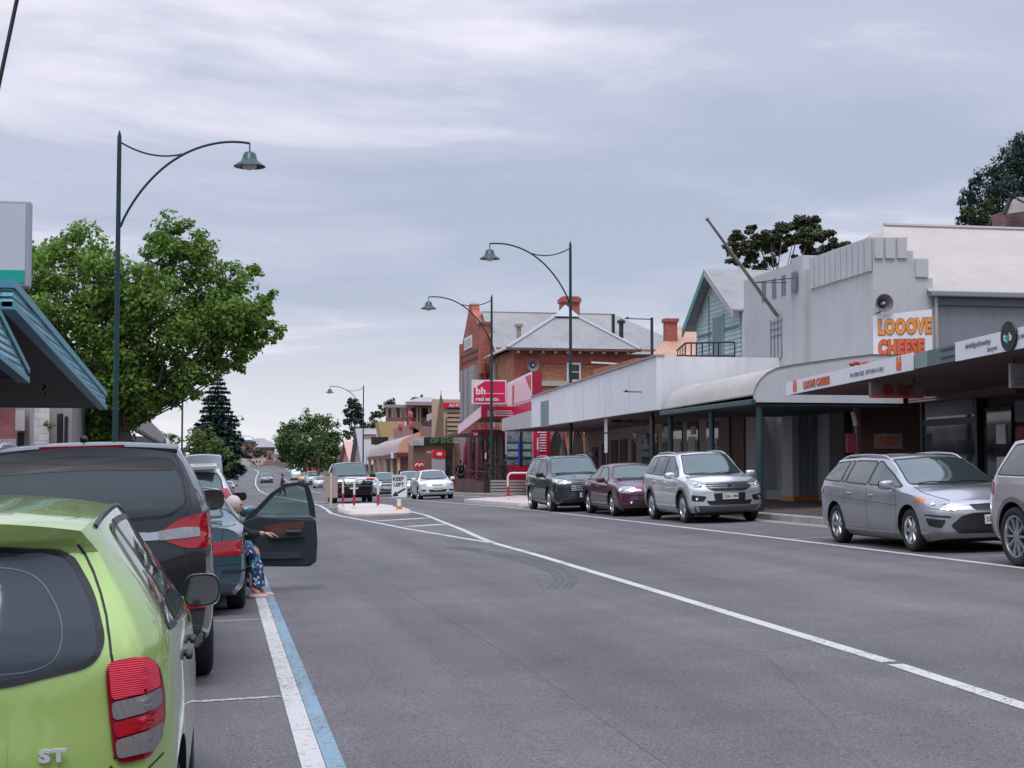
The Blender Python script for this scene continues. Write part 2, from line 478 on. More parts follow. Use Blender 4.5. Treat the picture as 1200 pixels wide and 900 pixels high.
WH = {}
def wheel_meshes(r, rr, style, w=.215):
    k = (r, rr, style)
    if k in WH: return WH[k]
    h = w/2
    t = MB(); prof = [(rr*.98, -h*.8), (rr+.012, -h*.92), (r*.5+rr*.5, -h), (r-.03, -h*.93), (r-.006, -h*.74), (r, -h*.45), (r, h*.45), (r-.006, h*.74), (r-.03, h*.93), (r*.5+rr*.5, h), (rr+.012, h*.92), (rr*.98, h*.8)]
    t.lathe(prof, 40, axis='y')
    to = t.build('tyre', M_rubber, smooth=50)
    m = MB()
    m.lathe([(rr*.99, h*.85), (rr*1.0, h*.9), (rr*.93, h*.88), (rr*.9, h*.6), (rr*.86, -h*.4)], 40, axis='y')
    hub = .07
    m.lathe([(hub, h*.45), (hub, h*.72), (hub*.7, h*.76), (0.001, h*.76)], 20, axis='y')
    ns, sw, tw = {'five': (5, .055, .6), 'six': (6, .05, .5), 'ten': (10, .026, .3), 'seven': (7, .045, .4), 'twin': (5, .03, .2)}[style]
    for i in range(ns):
        a0 = 2*pi*i/ns
        for da in ((-.17, .17) if style == 'twin' else (0,)):
            a = a0+da
            def P_(rad, off, y): return (rad*cos(a)-off*sin(a), y, rad*sin(a)+off*cos(a))
            r1, r2 = hub*.8, rr*.95
            A = [P_(r1, -sw*.75, h*.5), P_(r1, sw*.75, h*.5), P_(r1, sw*.6, h*.74), P_(r1, -sw*.6, h*.74)]
            B = [P_(r2, -sw*(.5+tw*.6), h*.6), P_(r2, sw*(.5+tw*.6), h*.6), P_(r2, sw*(.4+tw*.4), h*.86), P_(r2, -sw*(.4+tw*.4), h*.86)]
            m.hexa(A, B)
    ro = m.build('rim', M_alloy, smooth=35)
    d = MB(); d.lathe([(0.001, h*.1), (rr*.62, h*.1), (rr*.62, h*.02), (rr*.95, -h*.1), (rr*.95, -h*.5)], 28, axis='y')
    do = d.build('brake_disc', mat('brake_steel', (.05, .05, .05), .5, .6), smooth=35)
    res = (to.data, ro.data, do.data)
    for o in (to, ro, do): bpy.data.objects.remove(o)
    WH[k] = res; return res
def mk(name, me, parent, loc=None, rot=None):
    o = bpy.data.objects.new(name, me); COL.objects.link(o); o.parent = parent
    if loc: o.location = loc
    if rot: o.rotation_euler = rot
    return o

def paint(name, col, metal=.55, rough=.33, dirt=0):
    if name in MATS: return MATS[name]
    m, nt, b = _new(name); N = nt.nodes.new; L = nt.links.new
    tc = N('ShaderNodeTexCoord'); n = N('ShaderNodeTexNoise'); n.inputs['Scale'].default_value = 700; L(tc.outputs['Object'], n.inputs['Vector'])
    mr = N('ShaderNodeMapRange'); mr.inputs['To Min'].default_value = .93; mr.inputs['To Max'].default_value = 1.07; L(n.outputs['Fac'], mr.inputs['Value'])
    mx = N('ShaderNodeMix'); mx.data_type = 'RGBA'; mx.blend_type = 'MULTIPLY'; mx.inputs['Factor'].default_value = 1; mx.inputs['A'].default_value = (*col, 1); L(mr.outputs[0], mx.inputs['B'])
    # road dust thinly over the lower body
    n2 = N('ShaderNodeTexNoise'); n2.inputs['Scale'].default_value = 5; n2.inputs['Detail'].default_value = 7; L(tc.outputs['Object'], n2.inputs['Vector'])
    sp = N('ShaderNodeSeparateXYZ'); L(tc.outputs['Object'], sp.inputs[0])
    mz = N('ShaderNodeMapRange'); mz.inputs['From Min'].default_value = .2; mz.inputs['From Max'].default_value = .75; mz.inputs['To Min'].default_value = .55; mz.inputs['To Max'].default_value = .04; L(sp.outputs['Z'], mz.inputs['Value'])
    ml = N('ShaderNodeMath'); ml.operation = 'MULTIPLY'; L(n2.outputs['Fac'], ml.inputs[0]); L(mz.outputs[0], ml.inputs[1])
    mx2 = N('ShaderNodeMix'); mx2.data_type = 'RGBA'; L(ml.outputs[0], mx2.inputs['Factor']); L(mx.outputs['Result'], mx2.inputs['A']); mx2.inputs['B'].default_value = (.12, .105, .09, 1)
    L(mx2.outputs['Result'], b.inputs['Base Color'])
    r = N('ShaderNodeMath'); r.operation = 'MULTIPLY_ADD'; r.inputs[1].default_value = .5; r.inputs[2].default_value = rough; L(ml.outputs[0], r.inputs[0]); L(r.outputs[0], b.inputs['Roughness'])
    b.inputs['Metallic'].default_value = metal; b.inputs['Coat Weight'].default_value = 1; b.inputs['Coat Roughness'].default_value = .03; b.inputs['Coat IOR'].default_value = 1.5
    MATS[name] = m; return m

def build_car(C, root):
    """C: description of the model; parts are parented to root. Local x forward, z up"""
    PM = C['paint']
    vs, fs = body_shell(C); P = Proj(vs, fs)
    mb = MB(); mb.add(vs, fs); body = mb.build('body', [PM, M_black], root, merge=True)
    r = C['r']; cut = MB()
    for x in (C['xf'], C['xr']):
        for s in (1, -1):
            w0, w1 = C['hw']-.36, C['hw']+.4; n = 36; ra = r+C.get('gap', .05)
            cut.add([(x+ra*cos(2*pi*j/n), s*w0, r+.015+ra*sin(2*pi*j/n)) for j in range(n)]+[(x+ra*cos(2*pi*j/n), s*w1, r+.015+ra*sin(2*pi*j/n)) for j in range(n)],
                    [tuple(range(n)) if s > 0 else tuple(range(n-1, -1, -1)), tuple(range(2*n-1, n-1, -1)) if s > 0 else tuple(range(n, 2*n))]+[((j, n+j, n+(j+1) % n, (j+1) % n) if s > 0 else (j, (j+1) % n, n+(j+1) % n, n+j)) for j in range(n)])
    if C.get('doorcut'):
        x0, x1, z0, z1 = C['doorcut']; cut.box(x0, x1, -C['hw']-.3, -C['hw']+.45, z0, z1)
    co = cut.build('cutter', [M_black, M_black], merge=True)
    for p in co.data.polygons: p.material_index = 1
    md = body.modifiers.new('b', 'BOOLEAN'); md.operation = 'DIFFERENCE'; md.solver = 'EXACT'; md.object = co
    dg = bpy.context.evaluated_depsgraph_get(); dg.update()
    me = bpy.data.meshes.new_from_object(body.evaluated_get(dg)); body.modifiers.clear(); body.data = me; me.name = 'body'
    me.shade_smooth(); me.set_sharp_from_angle(angle=radians(38))
    bpy.data.objects.remove(co)
    # wheels
    for x in (C['xf'], C['xr']):
        for s in (1, -1):
            t, ri, d = wheel_meshes(r, C['rr'], C.get('rim', 'five'), C.get('tw', .215))
            y = s*(C['hw']-.135)
            wl = mk('wheel', d, root, (x, y, r), (0, 0, 0 if s > 0 else pi)); mk('tyre', t, wl); mk('rim', ri, wl)
    # panels
    for pn in C['panels']:
        nm, m, th, pts = pn[:4]; o = pn[4] if len(pn) > 4 else {}
        th = radians(th)
        if len(pts[0]) == 2:
            pts = [(0, p[0], p[1]) if abs(sin(th)) < .3 else (p[0], 0, p[1]) for p in pts]
        if o.get('round', .035): pts = roundc(pts, o.get('round', .035))
        for mi in ((False, True) if o.get('both') else (o.get('mirror', False),)):
            a, b = panel_mesh(P, pts, th, o.get('off', .004), mi, o.get('rings', 5))
            q = MB(); q.add(a, b); ob = q.build(nm, m, root, smooth=50)
            if o.get('label'): ob['label'] = o['label']
    if C.get('lines'):
        for pts, th, w, both, cl in C['lines']:
            th = radians(th)
            if len(pts[0]) == 2: pts = [(0, p[0], p[1]) if abs(sin(th)) < .3 else (p[0], 0, p[1]) for p in pts]
            for mi in ((False, True) if both else (False,)):
                a, b = line_mesh(P, pts, th, w, .0015, mi, closed=cl); q = MB(); q.add(a, b); q.build('panel_gap', M_black, root)
    q = MB()
    for pn in C['panels']:
        if pn[0] in ('side_window', 'windscreen', 'rear_window'):
            th = radians(pn[2]); pts = [((0, p[0], p[1]) if abs(sin(th)) < .3 else (p[0], 0, p[1])) if len(p) == 2 else p for p in pn[3]]
            for mi in ((False, True) if pn[4].get('both') else (False,)): a, b = line_mesh(P, roundc(pts, .045), th, .022, .005, mi, closed=True); q.add(a, b)
    q.build('window_seal', M_black, root)
    for pts, th, w, m, both in C.get('trims', []):
        th = radians(th)
        if len(pts[0]) == 2: pts = [(0, p[0], p[1]) if abs(sin(th)) < .3 else (p[0], 0, p[1]) for p in pts]
        for mi in ((False, True) if both else (False,)):
            q = MB(); a, b = line_mesh(P, pts, th, w, .006, mi); q.add(a, b); q.build('trim_strip', m, root)
    # wheel arch cladding
    if C.get('clad'):
        for x in (C['xf'], C['xr']):
            for mi in (False, True):
                q = MB(); ra = r+C.get('gap', .05)+.028
                pts = [(x+ra*cos(t), 0, r+.015+ra*sin(t)) for t in [radians(-12+204*k/24) for k in range(25)]]
                a, b = line_mesh(P, pts, pi/2, .06, .01, mi); q.add(a, b); q.build('arch_trim', C['clad'], root)
    gc_ = C['st'][3]['zb']; q = MB(); q.box(C['xr']-C['r']*.6, C['xf']+C['r']*.6, -C['hw']+.36, C['hw']-.36, gc_*.72, gc_+.04); q.build('contact_shadow_box', M_black, root)  # black box added under the car to deepen its contact shadow
    # mirrors
    mx, mz = C['mir']; ms = C.get('mirs', (.085, .115, .075))
    for s in (1, -1):
        if C.get('nomir') == s: continue
        h, nn = P.hit((mx, 0, mz-.06), pi/2); hy = h.y if h else C['hw']
        mo_ = C.get('mirout', .13)
        q = MB(); q.ell((mx-.02, s*(hy+mo_), mz), ms, 18, 12, .62)
        q.box(mx-.02, mx+.04, min(s*(hy-.03), s*(hy+.1)), max(s*(hy-.03), s*(hy+.1)), mz-.07, mz-.03)
        mo = q.build('mirror', [C.get('mirmat', PM)], root, smooth=60)
        q = MB(); k = .9; pts = roundc([(0, s*(hy+mo_-ms[1]*k), mz-ms[2]*k), (0, s*(hy+mo_+ms[1]*k), mz-ms[2]*k*.8), (0, s*(hy+mo_+ms[1]*k), mz+ms[2]*k), (0, s*(hy+mo_-ms[1]*k), mz+ms[2]*k)], .055)
        xx = mx-.02-ms[0]-.004
        q.prism([(xx, p[1], p[2]) for p in pts], (.02, 0, 0)); q.build('mirror_glass', mat('mirror_silver', (.25, .27, .28), .06, 1.), mo)
        q = MB(); pts2 = [(xx+.006, (p[1]-s*(hy+mo_))*1.1+s*(hy+mo_), (p[2]-mz)*1.12+mz) for p in pts]; q.prism(pts2, (.05, 0, 0)); q.build('mirror_rim', M_black, mo)
    # door handles
    for (x, z) in C.get('handles', []):
        for s in (1, -1):
            if C.get('doorcut') and s < 0 and x > C['doorcut'][0]: continue
            h, nn = P.hit((x, 0, z), pi/2)
            q = MB(); q.ell((x, s*(h.y+.018), z), (.09, .014, .016), 14, 8, .6); q.ell((x+.05, s*(h.y+.004), z), (.02, .02, .014), 8, 6); q.build('door_handle', C.get('handmat', PM), root, smooth=60)
    # roof rails
    if C.get('rails'):
        x0, x1 = C['rails']; 
        for s in (1, -1):
            q = MB(); pts = []
            for k in range(13):
                x = x0+(x1-x0)*k/12; y = C['raily']; hh, nn = P.b.ray_cast(V((x, y, 3)), V((0, 0, -1)))[:2]
                e = min(1., min(k, 12-k)/1.6); z = hh.z+.045*e-.004
                pts.append((x, s*y, z))
            q.tube(pts, .016, 8); q.build('roof_rail', C.get('railmat', M_alloy), root, smooth=60)
    for fn in C.get('extra', []): fn(C, root, P)
    return P
def plate_at(C, root, P, x_end, z, y=0, text_=None, rear=False, w=.37, h=.135):
    """number plate set on a small holder"""
    s = -1 if rear else 1
    hit, _ = P.hit((0, y, z), pi if rear else 0)
    x = hit.x+s*.012
    q = MB(); q.box(min(x, x+s*.014), max(x, x+s*.014), y-w/2, y+w/2, z-h/2, z+h/2); q.box(min(x-s*.04, x-s*.001), max(x-s*.04, x-s*.001), y-w/2+.03, y+w/2-.03, z-h/2+.02, z+h/2-.02)
    o = q.build('number_plate', M_plate, root)
    if text_:
        text('plate_lettering', text_, .1, (x+s*.015, y-s*(w/2-.02), z-.035), (0, s, 0), (0, 0, 1), M_ink, o, .001, .001, sx=.82)
    return o
def wiper(C, root, P, rear=False):
    pass
def place(root, x, y, heading, roll=True):
    """heading +1 drives along +Y, -1 faces the camera; rests on the cross-fall"""
    z = (g(x-.7, y)+g(x+.7, y))/2
    rz = (pi/2 if heading > 0 else -pi/2)
    root.location = (x, y, z); 
    root.matrix_world = Matrix.Translation((x, y, z)) @ Matrix.Rotation(-math.atan(.033), 4, 'Y') @ Matrix.Rotation(math.atan((g(x, y+1.4)-g(x, y-1.4))/2.8), 4, 'X') @ Matrix.Rotation(rz+root.get('yaw', 0.), 4, 'Z')
    if 'yaw' in root: del root['yaw']
# ================================================================ CAR MODELS
def S(x, w, zb, zs, ze, zt, wt): return dict(x=x, w=w, zb=zb, zs=zs, ze=ze, zt=zt, wt=wt)
def gen(L, W, H, wb, r, zh, zn, xc, xw, xrt, belt, kind='hatch', xdk=None, zdk=None, gc=.2, wt=.60, xf=None, bf=.16, br=.10,
        cuts=(0., -.75, -1.2), paintm=None, mx=None, leanf=None, leanr=None, arch=.05, rise=.05, taper=.9, trail=None, hoodw=.80, rr=None, rim='five', tw=.215, glassbase=.03, winend=None):
    h = W/2; xN = L/2-bf; x0 = -L/2+br
    xf = xf if xf is not None else wb/2+.02; xr = xf-wb
    st = []
    if kind == 'sedan':
        st += [S(x0, h*taper, gc+.08, zdk-.13, zdk-.05, zdk-.005, h*.76), S(x0+.22, h*.965, gc+.02, zdk-.10, zdk-.035, zdk+.005, h*.78),
               S(xdk, h*.99, gc, zdk-.06, zdk-.0, zdk+.03, h*.76)]
        st += [S(xrt, h, gc, belt+rise, H-.085, H-.035, wt*h/.9)]
    else:
        st += [S(x0, h*taper, gc+.10, belt+rise, H-.13, H-.07, wt*h/.9*.95), S(x0+.25, h*.965, gc+.03, belt+rise, H-.10, H-.045, wt*h/.9*.98),
               S(min(xrt, x0+.75), h*.995, gc, belt+rise*.8, H-.075, H-.022, wt*h/.9)]
    st += [S((xrt*.45+xw*.55) if kind == 'sedan' else (x0+.75+xw)/2, h, gc, belt+rise*.4, H-.06, H, wt*h/.9*1.01),
           S(xw, h, gc, belt, H-.085, H-.035, wt*h/.9*.97),
           S(xc, h, gc, zh-.075, zh-.012, zh+.02, h*hoodw),
           S((xc+xN)/2+.1, h*.99, gc, (zh+zn)/2-.05, (zh+zn)/2+.025, (zh+zn)/2+.07, h*(hoodw-.02)),
           S(xN-.12, h*.955, gc+.03, zn-.07, zn-.0, zn+.04, h*.74),
           S(xN, h*taper, gc+.06, zn-.10, zn-.045, zn-.0, h*.70)]
    C = dict(st=st, bf=bf, br=br, hw=h, xf=xf, xr=xr, r=r, rr=rr or r*.66, rim=rim, tw=tw, gap=arch, paint=paintm, panels=[], lines=[], extra=[],
             leanf=leanf or [(gc, -.08), (gc+.16, 0), (zn-.16, -.02), (zn-.06, -.08), (zn+.03, -.17)],
             leanr=leanr or ([(gc, -.05), (gc+.2, 0), (belt-.12, -.02), (belt+.1, -.08), (H-.1, -.34), (H, -.36)] if kind != 'sedan' else [(gc, -.06), (gc+.2, 0), (zdk-.35, -.01), (zdk-.02, -.05)]),
             fade=.8 if kind != 'sedan' else .6, L=L, H=H, belt=belt)
    zt = H-.125; b0 = belt+glassbase
    A0, A1 = (xc-.16, b0+.01), (xw-.10, zt)
    if kind == 'sedan': E0, E1 = (xdk+.13, b0+rise*.8), (xrt-.02, zt-.02)
    else:
        we = winend or (-L/2+.42); E0, E1 = (we, b0+rise), (we+.20, zt-.015)
    # side glass
    tl = lambda x: zt+.018*(1-((x-(A1[0]+E1[0])/2)/((A1[0]-E1[0])/2))**2)
    bl = lambda x: b0+rise*(A0[0]-x)/(A0[0]-E0[0])
    cs = [None]+list(cuts)+[None]
    for i in range(len(cs)-1):
        a, b = cs[i], cs[i+1]
        pts = []
        if a is None: pts += [A0, A1]
        else: pts += [(a-.022, bl(a)), (a-.022-.03, tl(a-.05))]
        if b is None: pts += [E1, E0]
        else:
            n = 3; xa = pts[1][0]
            for k in range(1, n): x = xa+(b+.022-xa)*k/n; pts.append((x, tl(x)))
            pts += [(b+.022-.03, tl(b)), (b+.022, bl(b))]
        C['panels'].append(('side_window', M_glass, 90, pts, dict(both=1, round=.05, off=.003)))
        C['trims_win'] = 1
    ws = h*hoodw
    C['panels'].append(('windscreen', M_glass, 0, [(-ws+.03, zh+.045), (-ws*.55, zh+.028), (0, zh+.022), (ws*.55, zh+.028), (ws-.03, zh+.045), (wt*h/.9-.075, H-.10), (0, H-.075), (-wt*h/.9+.075, H-.10)], dict(round=.05, rings=8)))
    if kind == 'sedan':
        wr = h*.74
        C['panels'].append(('rear_window', M_glass, 180, [(-wr+.02, zdk+.055), (0, zdk+.04), (wr-.02, zdk+.055), (wt*h/.9-.09, H-.10), (0, H-.08), (-wt*h/.9+.09, H-.10)], dict(round=.06, rings=8)))
    # door gaps
    sill = gc+.13
    fx = min(xc-.05, xf-r-.10)
    ln = C['lines']
    ln.append(([(fx, belt-.02), (fx+.02, sill+.3), (fx+.0, sill)], 90, .009, 1, 0))
    ln.append(([(cuts[0], belt+.0), (cuts[0], sill)], 90, .009, 1, 0))
    ln.append(([(fx, sill), (xr+r+.10, sill)], 90, .008, 1, 0))
    cx = cuts[1] if len(cuts) > 1 else xr+.2
    ln.append(([(cx, belt+.02), (cx, belt-.15), (min(cx, xr+r*.6), r*1.75), (xr+r+.08, r+.02), (xr+r+.10, sill)], 90, .009, 1, 0))
    C['mir'] = (mx or (xc-.30), belt+.075)
    C['handles'] = [(cuts[0]+.17, belt-.095), (cx+.17, belt-.075)]
    # bonnet gap
    ln.append(([(xc, h*.77, zh), (xN, h*.70, zn)], 45, .007, 1, 0))
    return C

def std_front(C, W, gc, zn, grille='dark', hl=None, lens=None):
    h = W/2

green = paint('leaf_green_paint', (.38, .54, .15), .3, .26)
grey_dk = paint('dark_grey_paint', (.017, .019, .026), .4, .28)
teal_dk = paint('teal_blue_paint', (.04, .10, .13), .55, .3)
white_p = paint('white_car_paint', (.72, .73, .73), 0, .3)
grey_p = paint('mid_grey_paint', (.40, .40, .43), .6, .34)
silver_p = paint('silver_paint', (.74, .74, .77), .6, .3)
silver_b = paint('blue_silver_paint', (.45, .52, .56), .6, .3)
purple_p = paint('maroon_purple_paint', (.095, .008, .045), .45, .26)
dkgreen_p = paint('dark_green_grey_paint', (.03, .045, .05), .65, .28)
champ_p = paint('pale_grey_paint', (.55, .53, .54), .6, .32)
charcoal_p = paint('charcoal_paint', (.055, .055, .06), .7, .3)

def logo(kind_, x, y, z, s, C, root):
    q = MB(); h_, _ = C['_P'].hit((0, y, z), 0); x = h_.x+.03
    if kind_ == 'H':
        for sgn in (1, -1):
            q.hexa([(x, y+sgn*s*.62, z+s*.6), (x, y+sgn*s*.36, z+s*.6), (x, y+sgn*s*.18, z-s*.6), (x, y+sgn*s*.42, z-s*.6)], [(x+.02, y+sgn*s*.6, z+s*.6), (x+.02, y+sgn*s*.38, z+s*.6), (x+.02, y+sgn*s*.2, z-s*.6), (x+.02, y+sgn*s*.4, z-s*.6)])
        q.box(x, x+.02, y-s*.3, y+s*.3, z-s*.1, z+s*.15)
    else:
        q.lathe([(s*.4, 0), (s*.5, .012), (s*.6, .012), (s*.62, 0)], 24, (x, y, z), axis='x')
        if kind_ == 'T': q.box(x, x+.012, y-s*.08, y+s*.08, z-s*.45, z+s*.45); q.box(x, x+.012, y-s*.35, y+s*.35, z+s*.15, z+s*.3)
        else: q.ell((x, y, z), (.01, s*.42, s*.3), 16, 8)
    q.build('badge', M_chrome, root, smooth=40)
def rod(pts, r, name, m):
    def f(C, root, P):
        q = MB(); q.tube(pts, r, 8); q.build(name, m, root, smooth=60)
    return f
def lamp_bulbs(pts, r, m=None):
    """reflector bowls inside a lamp: little chrome dishes set at (y, z)"""
    def f(C, root, P):
        for (th, px_, py_, pz_) in pts:
            for s in (1, -1):
                h_, n_ = P.hit((px_, py_, pz_), radians(th))
                if h_ is None: continue
                c = V((h_.x, h_.y*s, h_.z)); n2 = V((n_.x, n_.y*s, n_.z)); c += n2*.006
                q = MB(); 
                q.lathe([(.001, .004), (r*.45, .010), (r*.5, .004), (r*.85, .006), (r, .012), (r*1.04, .0)], 18)
                o = q.build('lamp_bowl', m or M_chrome, root, smooth=40)
                o.rotation_mode = 'QUATERNION'; o.rotation_quaternion = n2.to_track_quat('Z', 'Y'); o.location = c
    return f
def grille_bars(y0, y1, zs, m, t=.012, w=.012, taper=0., z_mid=0.):
    def f(C, root, P):
        for i, z in enumerate(zs):
            pts = []
            k = 1-taper*i
            for j in range(13):
                y = y0+(y1-y0)*j/12; h_, n_ = P.hit((0, y*k, z+z_mid*abs(y)), 0)
                pts.append(h_+V((.008, 0, 0)))
            q = MB(); q.tube(pts, t, 6); q.build('grille_bar', m, root, smooth=60)
    return f
def wipers(C, root, P):
    q = MB()
    for (ya, yb) in ((.55, -.05), (-.05, -.6)):
        pts = []
        for k in range(7):
            y = ya+(yb-ya)*k/6; z = C['wz']+.012+.02*abs(sin(pi*k/6)); h_, n_ = P.hit((0, y, z), 0); pts.append(h_+n_*.02)
        q.tube(pts, .009, 5)
    q.build('wiper', M_black, root)

# ---------------------------------------------------------------- small green hatchback
def m_micra():
    C = gen(3.78, 1.665, 1.525, 2.45, .295, .98, .80, .92, .28, -1.0, .955, 'hatch', cuts=(-.12, -.86), paintm=green, wt=.585, gc=.18, rise=.06, br=.16, bf=.2, rim='five', taper=.86, winend=-1.30,
            leanr=[(.18, -.06), (.36, 0), (.62, -.015), (.93, -.055), (1.0, -.07), (1.345, -.270), (1.385, -.235), (1.42, -.215), (1.53, -.22)])
    C['mirs'] = (.08, .085, .078); C['mirout'] = .085
    for k, s in enumerate(C['st'][:3]): s['ze'] += (.015, .01, .0)[k]
    cx = [(-.55, .985), (-.585, 1.05), (-.545, 1.20), (-.47, 1.335), (-.28, 1.36), (0, 1.365), (.28, 1.36), (.47, 1.335), (.545, 1.20), (.585, 1.05), (.55, .985), (.3, .945), (0, .935), (-.3, .945)]
    C['panels'] += [
        ('rear_window', mat('rear_glass_tint', (.02, .03, .04), .05), 180, cx, dict(round=.06, rings=9)),
        ('tail_light', M_redlens2, 215, [(-1.8, -.64, .985), (-1.7, -.72, .995), (-1.6, -.765, .96), (-1.58, -.785, .86), (-1.6, -.785, .76), (-1.7, -.745, .675), (-1.8, -.645, .66)], dict(off=.012, round=.05, skirt=.02)),
        ('tail_light', M_redlens2, 145, [(-1.8, .60, 1.02), (-1.6, .76, 1.02), (-1.5, .80, .93), (-1.5, .82, .78), (-1.6, .79, .68), (-1.8, .63, .655), (-1.84, .60, .80)], dict(off=.012, round=.05, skirt=.02)),
        ('headlight', M_clearlens, 50, [(1.5, .5, .86), (1.3, .74, .98), (1.2, .78, .93), (1.45, .66, .74), (1.6, .5, .72)], dict(both=1)),
        ('number_plate_recess', green, 180, [(-.3, .78), (.3, .78), (.3, .62), (-.3, .62)], dict(off=.006)),
    ]
    def lamp(C, root, P):
        def inner(pts, m, nm, off, label=None):
            a, b = panel_mesh(P, roundc(pts, .02), radians(215), off, False, 4); q = MB(); q.add(a, b); q.build(nm, m, root, smooth=50)
        U = lambda u, z: (-1.715+u*.6*.78, -.71-u*.39*.78, z)       # u runs across the lamp
        ribbed = mat_ribs('ribbed_red_lens', (.62, .01, .04), 'Z', .007, .12, 0., .0006, .05, 0)
        ribc = mat_ribs('ribbed_clear_lens', (.27, .25, .25), 'X', .010, .12, .4, .001, .3, .1)
        inner([U(-.185, .985), U(.06, .99), U(.17, .96), U(.2, .885), U(-.185, .865)], ribbed, 'brake_lens', .018)
        inner([U(-.185, .858), U(.205, .878), U(.205, .825), U(-.185, .80)], ribc, 'reversing_lens', .018)
        inner([U(-.185, .793), U(.205, .818), U(.2, .775), U(-.185, .745)], M_redlens, 'middle_lens', .018)
        inner([U(-.185, .738), U(.2, .768), U(.175, .72), U(.08, .69), U(-.185, .68)], ribc, 'indicator_lens', .018)
        # badge letters
        h_, n_ = P.hit((-1.8, -.44, .70), pi)
        text('badge_lettering', 'ST', .052, (h_.x-.014, -.395, .70), (.0, -1, 0), (0, 0, 1), mat('badge_silver', (.75, .75, .76), .3, .4), root, .006, .003, sx=1.35, space=1.15)
        # demister lines and the curved edge of the tint
        q = MB()
        pts = [(-.1-1.8, .58*k/10, 1.30-.0*k) for k in range(11)]
        a, b = line_mesh(P, roundc([(-1.8, .35, .975), (-1.8, .35, 1.30), (-1.8, -.36, 1.30), (-1.8, -.47, 1.12), (-1.8, -.44, .975), ], .13, 8), pi, .004, .006, closed=True); q.add(a, b)
        q.build('glass_band', mat('glass_line_grey', (.10, .12, .13), .3), root)
        # ditch strips along the roof
        for s in (1, -1):
            q = MB(); pts = []
            for k in range(24):
                x = -1.40+1.6*k/23; y = s*.545; hh = P.b.ray_cast(V((x, y, 3)), V((0, 0, -1)))[0]; pts.append((x, y, hh.z+.001))
            q.tube(pts, .011, 6); q.build('roof_strip', M_black, root, smooth=60)
        plate_at(C, root, P, 0, .70, 0, 'S617 BKL', rear=True)
    C['extra'].append(lamp)
    C['lines'] += [([(-.50, 1.365), (-.522, 1.33), (-.55, 1.27), (-.575, 1.20), (-.594, 1.13), (-.605, 1.06), (-.611, 1.01), (-.618, .975), (-.632, .95), (-.634, .90), (-.626, .82), (-.616, .76), (-.62, .68)], 180, .008, 0, 0),
                   ([(-1.85, -.62, .66), (-1.8, -.66, .60), (-1.8, 0, .58)], 190, .009, 0, 0),
                   ([(-1.6, -.80, .66), (-1.35, 0, .62), (-1.3, 0, .6)], 240, .007, 0, 0)]
    C['handmat'] = M_black
    return C
